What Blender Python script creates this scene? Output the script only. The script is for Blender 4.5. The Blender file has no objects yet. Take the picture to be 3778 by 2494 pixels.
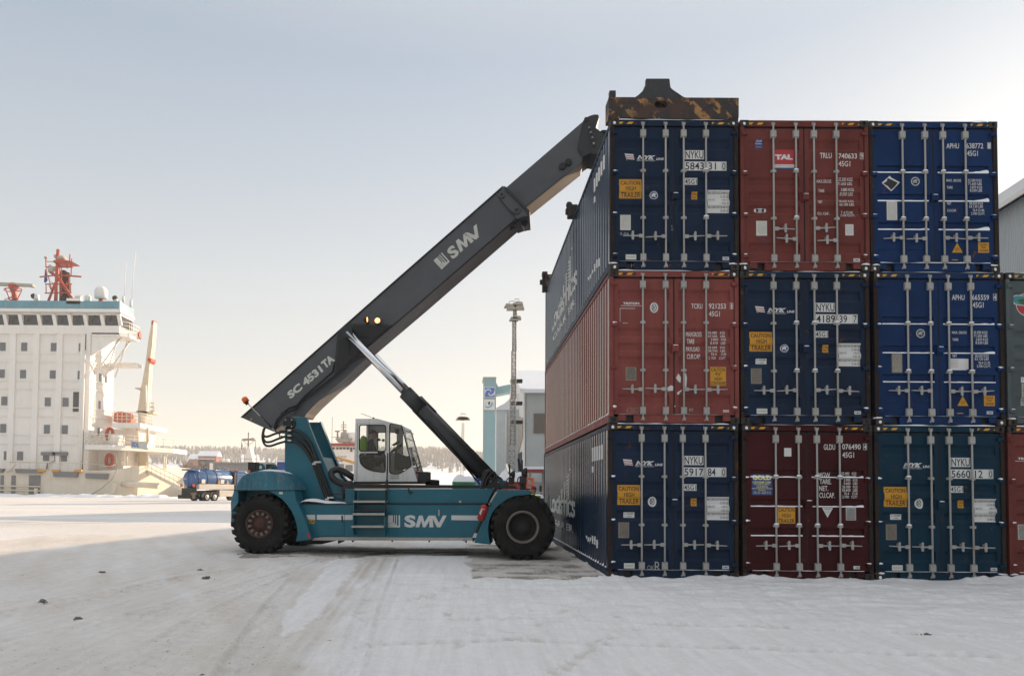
import bpy, bmesh, math, random
import numpy as np
from mathutils import Vector, Matrix, noise as mnoise
from mathutils.geometry import tessellate_polygon
random.seed(7)
rng = np.random.default_rng(5)
R = math.radians
scene = bpy.context.scene
col = scene.collection

# ------------------------------------------------------------------ camera
F_, YAW, PIT, ROL, CX_, CY_ = 2778.74, -3.862e-3, 3.6765e-2, 7.331e-3, 1719.64, 1704.48
CAMP = Vector((0, 0, 1.629))
fw = Vector((math.sin(YAW) * math.cos(PIT), math.cos(YAW) * math.cos(PIT), math.sin(PIT)))
r0 = Vector((math.cos(YAW), -math.sin(YAW), 0))
u0 = r0.cross(fw)
rt = r0 * math.cos(ROL) + u0 * math.sin(ROL)
up = u0 * math.cos(ROL) - r0 * math.sin(ROL)
cd = bpy.data.cameras.new('camera')
cam = bpy.data.objects.new('camera', cd)
col.objects.link(cam)
cam.matrix_world = Matrix(((rt.x, up.x, -fw.x, 0), (rt.y, up.y, -fw.y, 0), (rt.z, up.z, -fw.z, CAMP.z), (0, 0, 0, 1)))
cd.sensor_width = 36
cd.sensor_fit = 'HORIZONTAL'
cd.lens = F_ / 3778 * 36
cd.shift_x = (1889 - CX_) / 3778
cd.shift_y = (CY_ - 1247) / 3778
cd.clip_start = 0.1
cd.clip_end = 12000
scene.camera = cam

# ------------------------------------------------------------------ sky, sun, exposure
SUN_EL, SUN_AZ = 16.5, 46.0
w = bpy.data.worlds.new('World')
scene.world = w
w.use_nodes = True
nt = w.node_tree
bg = nt.nodes['Background']
sky = nt.nodes.new('ShaderNodeTexSky')
sky.sky_type = 'NISHITA'
sky.sun_disc = False
sky.sun_elevation = R(SUN_EL)
sky.sun_rotation = R(SUN_AZ)
sky.air_density = 1.0
sky.dust_density = 1.2
sky.ozone_density = 1.0
hs = nt.nodes.new('ShaderNodeHueSaturation')
hs.inputs['Saturation'].default_value = 0.8
gm = nt.nodes.new('ShaderNodeGamma')
gm.inputs['Gamma'].default_value = 0.29
sc_ = nt.nodes.new('ShaderNodeVectorMath')
sc_.operation = 'MULTIPLY'
sc_.inputs[1].default_value = (2.72, 2.66, 2.58)
nt.links.new(sky.outputs[0], hs.inputs['Color'])
nt.links.new(hs.outputs[0], gm.inputs['Color'])
nt.links.new(gm.outputs[0], sc_.inputs[0])
# brighter sky overhead, out of view, added to lift the ambient fill
tcw = nt.nodes.new('ShaderNodeTexCoord')
sxw = nt.nodes.new('ShaderNodeSeparateXYZ')
nt.links.new(tcw.outputs['Generated'], sxw.inputs[0])
mrw = nt.nodes.new('ShaderNodeMapRange')
mrw.interpolation_type = 'SMOOTHSTEP'
mrw.inputs['From Min'].default_value = 0.5
mrw.inputs['From Max'].default_value = 0.95
mrw.inputs['To Min'].default_value = 1.0
mrw.inputs['To Max'].default_value = 2.15
nt.links.new(sxw.outputs[2], mrw.inputs['Value'])
zenith_fill = nt.nodes.new('ShaderNodeVectorMath')
zenith_fill.operation = 'SCALE'
# warmer low in the haze, bluer higher up
tnt = nt.nodes.new('ShaderNodeValToRGB')
tnt.color_ramp.elements[0].position = 0.0
tnt.color_ramp.elements[0].color = (1.0, .95, .885, 1)
tnt.color_ramp.elements[1].position = 0.26
tnt.color_ramp.elements[1].color = (.90, .915, .925, 1)
td = tnt.color_ramp.elements.new(0.5)
td.color = (.67, .75, .85, 1)
te = tnt.color_ramp.elements.new(0.72)
te.color = (.97, .93, .88, 1)
nt.links.new(sxw.outputs[2], tnt.inputs[0])
tml = nt.nodes.new('ShaderNodeVectorMath')
tml.operation = 'MULTIPLY'
nt.links.new(sc_.outputs[0], tml.inputs[0])
nt.links.new(tnt.outputs[0], tml.inputs[1])
nt.links.new(tml.outputs[0], zenith_fill.inputs[0])
nt.links.new(mrw.outputs[0], zenith_fill.inputs['Scale'])
nt.links.new(zenith_fill.outputs[0], bg.inputs['Color'])
bg.inputs['Strength'].default_value = 0.13
sd = bpy.data.lights.new('sun', 'SUN')
sd.energy = 5.0
sd.angle = R(0.35)
sd.color = (1.0, 0.75, 0.50)
sun = bpy.data.objects.new('sun', sd)
col.objects.link(sun)
sdir = Vector((math.cos(R(SUN_EL)) * math.sin(R(SUN_AZ)), math.cos(R(SUN_EL)) * math.cos(R(SUN_AZ)), math.sin(R(SUN_EL))))
sun.rotation_euler = sdir.to_track_quat('Z', 'Y').to_euler()
sun.location = (40, 40, 40)
vs = scene.view_settings
vs.view_transform = 'Standard'
vs.look = 'None'
vs.gamma = 1
vs.use_curve_mapping = False
vs.exposure = 0.68
scene.cycles.max_bounces = 8
scene.cycles.transparent_max_bounces = 16
scene.cycles.volume_bounces = 1

# ------------------------------------------------------------------ measuring helpers (photo pixel -> real point)
KS = 3778 / 2375

def zs(ox, oy, s):
    return lambda x, y: (ox + x * s, oy + y * s)
S_ = lambda x, y: (x, y)
D_ = lambda x, y: (x * KS, y * KS)
ZS = zs(800, 1500, .38272)
ZF = zs(1250, 1500, .38272)
ZW = zs(1500, 1600, .33160)
ZB = zs(850, 1050, .38272)
ZT = zs(1500, 600, .38272)
ZTOP = zs(2150, 260, .31894)
ZSH = zs(0, 900, .31893)
ZS2 = zs(0, 1350, .35070)
ZTR = zs(600, 1550, .21042)
ZM = zs(1700, 1080, .45918)
ZMID = zs(1130, 1500, .19135)
ZC = zs(1250, 1530, .20408)
ZMI = zs(1780, 1580, .20408)

def ray(p):
    return fw + rt * ((p[0] - CX_) / F_) - up * ((p[1] - CY_) / F_)

def at(p, Y):
    d = ray(p)
    return CAMP + d * (Y / d.y)

def onx(p, X):
    d = ray(p)
    return CAMP + d * (X / d.x)

def gnd(p):
    d = ray(p)
    return CAMP + d * (-CAMP.z / d.z)

# ------------------------------------------------------------------ object helpers
def link(name, data, parent=None, loc=None, rz=0):
    o = bpy.data.objects.new(name, data)
    col.objects.link(o)
    if loc is not None:
        o.location = loc
    if rz:
        o.rotation_euler = (0, 0, rz)
    if parent:
        o.parent = parent
    return o

def tag(o, label=None, cat=None, group=None, kind=None):
    if label: o['label'] = label
    if cat: o['category'] = cat
    if group: o['group'] = group
    if kind: o['kind'] = kind
    return o

def thing(name, label, cat, loc=(0, 0, 0), rz=0, group=None):
    o = link(name, None, None, loc, rz)
    o.empty_display_size = 0.3
    return tag(o, label, cat, group)

def copy_tree(o, parent=None):
    c = o.copy()
    col.objects.link(c)
    c.parent = parent
    for ch in list(o.children):
        copy_tree(ch, c)
    return c

class MB:
    def __init__(s):
        s.v = []; s.f = []; s.m = []; s.sm = []
    def add(s, vs_, fs, m=0, smooth=False):
        b = len(s.v)
        s.v += [tuple(p) for p in vs_]
        for f in fs:
            s.f.append(tuple(b + i for i in f)); s.m.append(m); s.sm.append(smooth)
        return s
    def box(s, x0, x1, y0, y1, z0, z1, m=0):
        v = [(x, y, z) for z in (z0, z1) for y in (y0, y1) for x in (x0, x1)]
        return s.add(v, [(0, 2, 3, 1), (4, 5, 7, 6), (0, 1, 5, 4), (2, 6, 7, 3), (0, 4, 6, 2), (1, 3, 7, 5)], m)
    def prism(s, pts, vec, m=0, holes=(), caps=True, smooth=False):
        """polygon given as 3D points, extruded by vec"""
        vec = Vector(vec)
        loops = [[Vector(p) for p in pts]] + [[Vector(p) for p in h] for h in holes]
        allp = [p for l in loops for p in l]
        n = len(allp)
        V = allp + [p + vec for p in allp]
        fs = []
        if caps:
            if len(loops) == 1 and len(pts) <= 4:
                fs += [tuple(range(n)), tuple(range(2 * n - 1, n - 1, -1))]
            else:
                tri = tessellate_polygon(loops)
                fs += [tuple(t) for t in tri] + [tuple(i + n for i in reversed(t)) for t in tri]
        b = 0
        side = []
        for l in loops:
            k = len(l)
            for i in range(k):
                j = (i + 1) % k
                side.append((b + i, b + j, n + b + j, n + b + i))
            b += k
        bb = len(s.v)
        s.v += [tuple(p) for p in V]
        for f in fs:
            s.f.append(tuple(bb + i for i in f)); s.m.append(m); s.sm.append(False)
        for f in side:
            s.f.append(tuple(bb + i for i in f)); s.m.append(m); s.sm.append(smooth)
        return s
    def tube(s, path, r, n=8, m=0, caps=True, smooth=True):
        P = [Vector(p) for p in path]
        rr = r if isinstance(r, (list, tuple)) else [r] * len(P)
        V = []; prev = None
        for i, p in enumerate(P):
            a = P[max(0, i - 1)]; b = P[min(len(P) - 1, i + 1)]
            t = (b - a).normalized()
            if prev is None:
                ref = Vector((0, 0, 1)) if abs(t.z) < .9 else Vector((1, 0, 0))
                e1 = t.cross(ref).normalized()
            else:
                e1 = (prev - t * prev.dot(t)).normalized()
            prev = e1
            e2 = t.cross(e1)
            for k in range(n):
                an = 2 * math.pi * k / n
                V.append(p + (e1 * math.cos(an) + e2 * math.sin(an)) * rr[i])
        fs = []
        for i in range(len(P) - 1):
            for k in range(n):
                k2 = (k + 1) % n
                fs.append((i * n + k, i * n + k2, (i + 1) * n + k2, (i + 1) * n + k))
        s.add(V, fs, m, smooth)
        if caps:
            b = len(s.v) - len(V)
            L = (len(P) - 1) * n
            s.f.append(tuple(b + k for k in reversed(range(n)))); s.m.append(m); s.sm.append(False)
            s.f.append(tuple(b + L + k for k in range(n))); s.m.append(m); s.sm.append(False)
        return s
    def lathe(s, prof, c, axis='y', n=32, m=0, smooth=True, sgn=1, caps=True):
        """prof: list of (radius, offset along axis)"""
        V = []
        for r, h in prof:
            for k in range(n):
                a = 2 * math.pi * k / n
                ca, sa = r * math.cos(a), r * math.sin(a)
                if axis == 'y': V.append((c[0] + ca, c[1] + h * sgn, c[2] + sa))
                elif axis == 'z': V.append((c[0] + ca, c[1] + sa, c[2] + h))
                else: V.append((c[0] + h * sgn, c[1] + ca, c[2] + sa))
        fs = []
        for i in range(len(prof) - 1):
            for k in range(n):
                k2 = (k + 1) % n
                fs.append((i * n + k, i * n + k2, (i + 1) * n + k2, (i + 1) * n + k))
        s.add(V, fs, m, smooth)
        b = len(s.v) - len(V)
        for i, rev in ((0, True), (len(prof) - 1, False)):
            if caps and prof[i][0] > 1e-4:
                q = [b + i * n + k for k in range(n)]
                s.f.append(tuple(reversed(q) if rev else q)); s.m.append(m); s.sm.append(False)
        return s
    def blob(s, c, r, m=0, seed=0, n=2, rough=.25):
        bm = bmesh.new()
        bmesh.ops.create_icosphere(bm, subdivisions=n, radius=1)
        bm.verts.ensure_lookup_table()
        V = []
        for q in bm.verts:
            k = 1 + rough * mnoise.noise(q.co * 1.7 + Vector((seed * 3.1, seed * 1.7, 0)))
            V.append((c[0] + q.co.x * r[0] * k, c[1] + q.co.y * r[1] * k, c[2] + q.co.z * r[2] * k))
        s.add(V, [[q.index for q in f.verts] for f in bm.faces], m, True)
        bm.free()
        return s
    def mesh(s, me, fn, m=0):
        return s.add([fn(q.co) for q in me.vertices], [tuple(p.vertices) for p in me.polygons], m)
    def build(s, name, mats, parent=None, loc=None, bevel=0, rz=0, recalc=True, seg=2):
        me = bpy.data.meshes.new(name)
        me.from_pydata(s.v, [], s.f)
        for mt in (mats if isinstance(mats, (list, tuple)) else [mats]):
            me.materials.append(M(mt) if isinstance(mt, str) else mt)
        me.polygons.foreach_set('material_index', s.m)
        me.polygons.foreach_set('use_smooth', s.sm)
        if recalc:
            bm = bmesh.new(); bm.from_mesh(me)
            bmesh.ops.recalc_face_normals(bm, faces=bm.faces)
            bm.to_mesh(me); bm.free()
        me.update()
        o = link(name, me, parent, loc, rz)
        if bevel:
            b = o.modifiers.new('bevel', 'BEVEL')
            b.width = bevel; b.segments = seg; b.limit_method = 'ANGLE'; b.angle_limit = R(35)
        return o

# text as flat mesh normalised to 0..1 in both directions
_tc = {}
def txmesh(s, bold=0.0, shear=0.0):
    k = (s, bold, shear)
    if k in _tc: return _tc[k]
    cu = bpy.data.curves.new('t', 'FONT')
    cu.body = s; cu.size = 1; cu.offset = bold; cu.shear = shear; cu.resolution_u = 3
    o = bpy.data.objects.new('t', cu)
    me = bpy.data.meshes.new_from_object(o)
    n = len(me.vertices)
    a = np.empty(n * 3, np.float32); me.vertices.foreach_get('co', a); a = a.reshape(-1, 3)
    lo = a.min(0); hi = a.max(0)
    V = [((p[0] - lo[0]) / max(1e-6, hi[0] - lo[0]), (p[1] - lo[1]) / max(1e-6, hi[1] - lo[1])) for p in a]
    F = [tuple(p.vertices) for p in me.polygons]
    bpy.data.objects.remove(o); bpy.data.curves.remove(cu); bpy.data.meshes.remove(me)
    _tc[k] = (V, F)
    return V, F

# ------------------------------------------------------------------ materials
_mats = {}
_defs = {}
def M(name):
    if name not in _mats:
        _mats[name] = _defs[name](name)
    return _mats[name]

def node(nt, t, **kw):
    n = nt.nodes.new(t)
    for k, v in kw.items():
        if k in n.inputs: n.inputs[k].default_value = v
        else: setattr(n, k, v)
    return n

def base_mat(name):
    m = bpy.data.materials.new(name)
    m.use_nodes = True
    nt = m.node_tree
    return m, nt, nt.nodes['Principled BSDF']

def coords(nt, scale=(1, 1, 1), rnd=True):
    tc = node(nt, 'ShaderNodeTexCoord')
    mp = node(nt, 'ShaderNodeMapping')
    mp.inputs['Scale'].default_value = scale
    nt.links.new(tc.outputs['Object'], mp.inputs['Vector'])
    if rnd:
        oi = node(nt, 'ShaderNodeObjectInfo')
        mu = node(nt, 'ShaderNodeMath', operation='MULTIPLY')
        mu.inputs[1].default_value = 57.0
        nt.links.new(oi.outputs['Random'], mu.inputs[0])
        cb = node(nt, 'ShaderNodeCombineXYZ')
        for i in range(3): nt.links.new(mu.outputs[0], cb.inputs[i])
        nt.links.new(cb.outputs[0], mp.inputs['Location'])
    return mp.outputs[0]

def ramp(nt, src, a, b, ca=(0, 0, 0, 1), cb=(1, 1, 1, 1)):
    r = node(nt, 'ShaderNodeValToRGB')
    r.color_ramp.elements[0].position = a; r.color_ramp.elements[0].color = ca
    r.color_ramp.elements[1].position = b; r.color_ramp.elements[1].color = cb
    nt.links.new(src, r.inputs[0])
    return r.outputs[0]

def noise_(nt, vec, scale, detail=4, rough=.55):
    n = node(nt, 'ShaderNodeTexNoise')
    n.inputs['Scale'].default_value = scale; n.inputs['Detail'].default_value = detail
    n.inputs['Roughness'].default_value = rough
    nt.links.new(vec, n.inputs['Vector'])
    return n.outputs['Fac']

def mix(nt, fac, a, b, blend='MIX'):
    m = node(nt, 'ShaderNodeMix', data_type='RGBA', blend_type=blend)
    for sock, val in ((m.inputs[0], fac), (m.inputs[6], a), (m.inputs[7], b)):
        if hasattr(val, 'is_output'): nt.links.new(val, sock)
        elif isinstance(val, (int, float)): sock.default_value = val
        else: sock.default_value = (*val[:3], 1)
    return m.outputs[2]

def bump(nt, h, strength, dist=.02):
    b = node(nt, 'ShaderNodeBump')
    b.inputs['Strength'].default_value = strength; b.inputs['Distance'].default_value = dist
    nt.links.new(h, b.inputs['Height'])
    return b.outputs[0]

def paint(rgb, rough=.45, dirt=.35, dirtcol=(.09, .075, .06), fade=.25, rust=0.0, metal=0.0, sc=1.0, dents=.15, streak=True, spec=.4, rv=1.0):
    """worn paint: soft fading, vertical dirt streaks, specks of rust, small dents"""
    def mk(name):
        m, nt, p = base_mat(name)
        v = coords(nt, (sc, sc, sc))
        n1 = noise_(nt, v, 1.3, 5)
        c = mix(nt, ramp(nt, n1, .3, .75), tuple(x * (1 - fade) for x in rgb), tuple(min(1, x * (1 + fade * .6) + .003 * fade) for x in rgb))
        if dirt:
            vst = coords(nt, (7 * sc, 7 * sc, .55 * sc)) if streak else v
            n2 = noise_(nt, vst, 1.6, 6, .65)
            n3 = noise_(nt, v, 9, 5, .7)
            mm = node(nt, 'ShaderNodeMath', operation='MULTIPLY')
            nt.links.new(ramp(nt, n2, .46, .8), mm.inputs[0]); nt.links.new(ramp(nt, n3, .35, .7), mm.inputs[1])
            sc2 = node(nt, 'ShaderNodeMath', operation='MULTIPLY'); sc2.inputs[1].default_value = dirt * 1.6
            sc2.use_clamp = True
            nt.links.new(mm.outputs[0], sc2.inputs[0])
            c = mix(nt, sc2.outputs[0], c, dirtcol)
        if rust:
            n4 = noise_(nt, v, 5, 8, .7)
            c = mix(nt, ramp(nt, n4, .66 - rust * .22, .70 - rust * .16), c, (.11, .035, .015))
        nt.links.new(c, p.inputs['Base Color'])
        n5 = noise_(nt, v, 14, 3)
        r_ = ramp(nt, n5, .3, .7, (rough * (1 - .2 * rv),) * 3 + (1,), (min(1, rough * (1 + .25 * rv)),) * 3 + (1,))
        nt.links.new(r_, p.inputs['Roughness'])
        p.inputs['Metallic'].default_value = metal
        p.inputs['Specular IOR Level'].default_value = spec
        if dents:
            nt.links.new(bump(nt, noise_(nt, v, 2.2, 3), dents, .03), p.inputs['Normal'])
        return m
    return mk

def plain(rgb, rough=.6, metal=0.0, emit=None, es=0, var=.12, spec=.4):
    def mk(name):
        m, nt, p = base_mat(name)
        v = coords(nt)
        n1 = noise_(nt, v, 6, 5)
        nt.links.new(mix(nt, n1, tuple(x * (1 - var) for x in rgb), tuple(min(1, x * (1 + var)) for x in rgb)), p.inputs['Base Color'])
        p.inputs['Roughness'].default_value = rough
        p.inputs['Metallic'].default_value = metal
        p.inputs['Specular IOR Level'].default_value = spec
        if emit:
            p.inputs['Emission Color'].default_value = (*emit, 1); p.inputs['Emission Strength'].default_value = es
        return m
    return mk

def glass(tint=(.62, .68, .68), gl=1.0):
    def mk(name):
        m, nt, p = base_mat(name)
        nt.nodes.remove(p)
        out = nt.nodes['Material Output']
        tr = node(nt, 'ShaderNodeBsdfTransparent'); tr.inputs[0].default_value = (*tint, 1)
        g = node(nt, 'ShaderNodeBsdfGlossy'); g.inputs['Roughness'].default_value = .03
        fr = node(nt, 'ShaderNodeFresnel'); fr.inputs[0].default_value = 1.5
        ms = node(nt, 'ShaderNodeMixShader')
        mu = node(nt, 'ShaderNodeMath', operation='MULTIPLY'); mu.inputs[1].default_value = gl
        nt.links.new(fr.outputs[0], mu.inputs[0]); nt.links.new(mu.outputs[0], ms.inputs[0])
        nt.links.new(tr.outputs[0], ms.inputs[1]); nt.links.new(g.outputs[0], ms.inputs[2])
        nt.links.new(ms.outputs[0], out.inputs[0])
        return m
    return mk

def snowmat(rgb=(.82, .83, .86), bs=.5):
    def mk(name):
        m, nt, p = base_mat(name)
        v = coords(nt, rnd=False)
        nt.links.new(mix(nt, noise_(nt, v, 3, 6), tuple(x * .93 for x in rgb), rgb), p.inputs['Base Color'])
        p.inputs['Roughness'].default_value = .75
        p.inputs['Specular IOR Level'].default_value = .25
        nt.links.new(bump(nt, noise_(nt, v, 25, 5, .7), bs, .02), p.inputs['Normal'])
        return m
    return mk

def chevron(c1, c2, rust=False, freq=9.0):
    """diagonal hazard stripes; optionally mostly worn away to rust"""
    def mk(name):
        m, nt, p = base_mat(name)
        v = coords(nt, rnd=False)
        sp = node(nt, 'ShaderNodeSeparateXYZ'); nt.links.new(v, sp.inputs[0])
        ad = node(nt, 'ShaderNodeMath', operation='ADD' if rust else 'SUBTRACT')
        nt.links.new(sp.outputs[0], ad.inputs[0]); nt.links.new(sp.outputs[2], ad.inputs[1])
        mu = node(nt, 'ShaderNodeMath', operation='MULTIPLY'); mu.inputs[1].default_value = freq
        nt.links.new(ad.outputs[0], mu.inputs[0])
        fr = node(nt, 'ShaderNodeMath', operation='FRACT'); nt.links.new(mu.outputs[0], fr.inputs[0])
        gt = node(nt, 'ShaderNodeMath', operation='GREATER_THAN'); gt.inputs[1].default_value = .5
        nt.links.new(fr.outputs[0], gt.inputs[0])
        c = mix(nt, gt.outputs[0], c1, c2)
        n1 = noise_(nt, v, 7, 8, .65)
        if rust:
            wear = ramp(nt, noise_(nt, v, 5, 8, .7), .5, .53)
            c = mix(nt, wear, mix(nt, ramp(nt, n1, .42, .6), (.016, .015, .016), (.05, .021, .014)), c)
            c = mix(nt, ramp(nt, noise_(nt, v, 2.5, 6), .5, .62), c, (.05, .022, .014))
        else:
            c = mix(nt, ramp(nt, n1, .55, .75), c, (.03, .025, .02))
        nt.links.new(c, p.inputs['Base Color'])
        p.inputs['Roughness'].default_value = .7
        return m
    return mk

def corrug(rgb, freq, axis=0, dirt=.2, strength=.6):
    """far corrugated sheet cladding"""
    def mk(name):
        m, nt, p = base_mat(name)
        v = coords(nt, rnd=False)
        wv = node(nt, 'ShaderNodeTexWave'); wv.bands_direction = 'XYZ'[axis]
        wv.inputs['Scale'].default_value = freq
        nt.links.new(v, wv.inputs['Vector'])
        n1 = noise_(nt, v, .5, 6, .6)
        c = mix(nt, ramp(nt, n1, .35, .7), tuple(x * .86 for x in rgb), rgb)
        nt.links.new(c, p.inputs['Base Color'])
        p.inputs['Roughness'].default_value = .55
        nt.links.new(bump(nt, wv.outputs['Fac'], strength, .06), p.inputs['Normal'])
        return m
    return mk

_defs.update({
 'nyk_blue': paint((.0075, .019, .045), .5, .3, rust=.10, dirtcol=(.035, .028, .024), spec=.12, dents=.3),
 'side_blue': paint((.007, .020, .046), .22, 0, spec=.5, dents=0, rv=0, fade=.15),
 'side_rust': paint((.15, .045, .034), .25, 0, spec=.5, dents=0, rv=0, fade=.15),
 'nyk_teal': paint((.002, .026, .050), .5, .3, rust=.12, dirtcol=(.03, .03, .03), spec=.12, dents=.3),
 'rust_red': paint((.205, .055, .047), .55, .3, dirtcol=(.05, .022, .018), rust=.08, spec=.15, dents=.3),
 'brown_red': paint((.145, .038, .032), .55, .25, dirtcol=(.04, .015, .012), rust=.06, spec=.12, dents=.3),
 'deep_red': paint((.045, .0065, .008), .55, .3, dirtcol=(.02, .01, .008), rust=.06, spec=.12, dents=.3),
 'royal_blue': paint((.004, .025, .092), .45, .3, rust=.06, dirtcol=(.015, .018, .03), spec=.12, dents=.3),
 'grey_paint': paint((.075, .095, .10), .55, .3, spec=.2),
 'dark_steel': paint((.022, .018, .017), .65, .5, rust=.35, dirtcol=(.07, .035, .02)),
 'gasket': plain((.012, .012, .013), .8),
 'galv': paint((.33, .325, .31), .5, .6, dirtcol=(.2, .17, .14), fade=.15, metal=.1, rust=.03),
 'white_mark': plain((.56, .56, .55), .6, var=.1),
 'black_mark': plain((.015, .015, .017), .6),
 'yellow_mark': plain((.50, .235, .012), .55, var=.14),
 'red_mark': plain((.36, .025, .035), .5),
 'navy_mark': plain((.015, .045, .17), .5),
 'grey_mark': plain((.33, .33, .31), .7, var=.25),
 'tan_plate': plain((.21, .18, .14), .6, var=.3),
 'light_plate': plain((.52, .52, .48), .6, var=.15),
 'cream_mark': plain((.72, .66, .25), .6),
 'green_mark': plain((.03, .10, .04), .6),
 'teal_mark': plain((.05, .22, .24), .6),
 'hazard': chevron((.58, .30, .02), (.016, .016, .016), freq=5.2),
 'spreader': chevron((.30, .155, .045), (.018, .018, .02), rust=True, freq=2.3),
 'snow': snowmat(),
 'teal_paint': paint((.004, .110, .158), .4, .4, dirtcol=(.05, .07, .08), fade=.2, rust=.02, dents=.25),
 'teal_dirty': paint((.014, .13, .19), .5, .75, dirtcol=(.25, .24, .22), fade=.3, sc=1.2, dents=.2),
 'boom_under_lit': paint((.30, .265, .24), .5, .5, dirtcol=(.12, .10, .09), fade=.2, streak=False, dents=.05),  # lighter than the boom: sun and snow bounce put into the colour
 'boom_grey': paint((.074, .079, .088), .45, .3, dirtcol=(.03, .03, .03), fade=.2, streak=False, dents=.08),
 'boom_dark': paint((.022, .024, .027), .5, .3, streak=False),
 'black_paint': plain((.012, .012, .013), .5),
 'rubber': paint((.013, .012, .0115), .85, .45, dirtcol=(.075, .066, .058), fade=.3, streak=False, sc=1.6, dents=.1, spec=.25),
 'hose': plain((.010, .010, .011), .4),
 'post_dark': paint((.026, .019, .017), .7, .4, rust=.2, dirtcol=(.06, .04, .03), spec=.12),
 'rim_red': paint((.055, .021, .016), .7, .7, dirtcol=(.06, .04, .03), rust=.15),
 'rim_grey': paint((.17, .15, .135), .65, .5, rust=.2),
 'rim_dark': plain((.02, .017, .015), .7, var=.4),
 'chrome': plain((.62, .63, .65), .16, 1.0, var=.04),
 'cyl_paint': paint((.03, .032, .032), .5, .4, streak=False, dirtcol=(.02, .02, .02)),
 'cab_white': paint((.60, .60, .585), .45, .4, dirtcol=(.16, .12, .09), fade=.08, rust=.03, dents=.1),
 'cab_glass': glass((.86, .88, .87), 1.0),
 'pane_glass': glass((.25, .3, .3), 1.0),
 'step_grey': plain((.36, .34, .31), .75, var=.3),
 'ext_red': plain((.35, .02, .02), .35),
 'orange_lens': plain((.7, .13, .015), .25),
 'lamp_lit': plain((.9, .6, .3), .3, emit=(1, .48, .16), es=1.6),
 'mirror': plain((.8, .78, .75), .06, 1.0, var=.02),
 'skin': plain((.35, .2, .14), .6),
 'dark_cloth': plain((.02, .023, .028), .85),
 'cap_cloth': plain((.03, .032, .036), .85),
 'hivis_old': plain((.20, .34, .02), .8),
 'hivis': plain((.50, .80, .03), .7, var=.1),
 'red_cloth': plain((.30, .012, .04), .8),
 'seat_cloth': plain((.022, .022, .024), .9),
 'ship_white': paint((.80, .775, .74), .5, .22, dirtcol=(.35, .25, .17), fade=.06, sc=.18, dents=.05),
 'ship_blue': paint((.12, .30, .38), .5, .3, dirtcol=(.5, .5, .48), fade=.15, sc=.3, dents=0),
 'ship_grey': plain((.17, .17, .175), .6),
 'ship_cream': paint((.70, .63, .52), .55, .3, dirtcol=(.3, .22, .15), fade=.08, sc=.2, dents=.05),
 'ship_red': paint((.50, .07, .035), .5, .2, fade=.2, sc=.4, dents=0),
 'ship_glass': plain((.035, .042, .045), .12, spec=.6),
 'port_glass': plain((.13, .14, .16), .25, spec=.5),
 'crane_cream': paint((.62, .55, .44), .5, .25, fade=.1, sc=.3, dents=0),
 'truck_blue': paint((.02, .10, .27), .3, .3, fade=.15, sc=.6, dents=.05, spec=.6),
 'alu': paint((.45, .43, .40), .4, .3, fade=.1, metal=.4, sc=.6, dents=.05),
 'excav_yellow': paint((.62, .29, .03), .5, .25, sc=.5, dents=0),
 'tower_teal': paint((.27, .42, .46), .6, .12, fade=.08, sc=.12, dents=0),
 'bldg_white': paint((.74, .72, .69), .7, .15, dirtcol=(.4, .36, .3), fade=.08, sc=.15, dents=0),
 'bldg_grey': corrug((.58, .60, .58), 3.6, 0),
 'bldg_blue': corrug((.44, .48, .50), 3.2, 1),
 'bldg_lightblue': corrug((.64, .69, .70), 2.0, 0, strength=.3),
 'bldg_brown': corrug((.21, .18, .145), 3.6, 0),
 'bldg_tan': paint((.45, .40, .33), .7, .2, sc=.2, dents=0),
 'concrete': plain((.30, .29, .28), .85, var=.15),
 'lattice': plain((.34, .31, .28), .6, .3),
 'lamp_body': plain((.42, .38, .32), .6),
 'sign_blue': plain((.06, .17, .52), .5, var=.05),
 'sign_sky': plain((.13, .42, .62), .5, var=.05),
 'cont_green': paint((.02, .22, .09), .5, .2, sc=1),
 'cont_blue': paint((.03, .09, .33), .5, .2, sc=1),
 'cont_red': paint((.33, .06, .05), .55, .25, sc=1),
 'orange_paint': paint((.62, .13, .05), .5, .2, sc=1),
 'shed_grey': paint((.30, .31, .32), .7, .15, sc=.1, dents=0),
 'house_red': plain((.25, .09, .07), .8),
 'bark': plain((.10, .075, .06), .9),
 'twig': plain((.23, .17, .14), .9),
 'stone': plain((.16, .14, .125), .9, var=.3),
})

# ================================================================== GROUND
def vnoise(x, y, sx, sy, seed):
    g = np.random.default_rng(seed).random((257, 257)).astype(np.float32)
    u = x / sx + 1000.3; v = y / sy + 1000.7
    iu = np.floor(u).astype(int); iv = np.floor(v).astype(int)
    fu = u - iu; fv = v - iv
    fu = fu * fu * (3 - 2 * fu); fv = fv * fv * (3 - 2 * fv)
    a = g[iu % 256, iv % 256]; b = g[(iu + 1) % 256, iv % 256]; c = g[iu % 256, (iv + 1) % 256]; d = g[(iu + 1) % 256, (iv + 1) % 256]
    return (a * (1 - fu) + b * fu) * (1 - fv) + (c * (1 - fu) + d * fu) * fv - .5

def inpoly(x, y, poly):
    r = np.zeros(x.shape, bool)
    n = len(poly)
    for i in range(n):
        x1, y1 = poly[i]; x2, y2 = poly[(i + 1) % n]
        c = ((y1 > y) != (y2 > y)) & (x < (x2 - x1) * (y - y1) / (y2 - y1 + 1e-12) + x1)
        r ^= c
    return r

def gp(*pp):
    return [tuple(gnd(D_(*p))[:2]) for p in pp]

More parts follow.
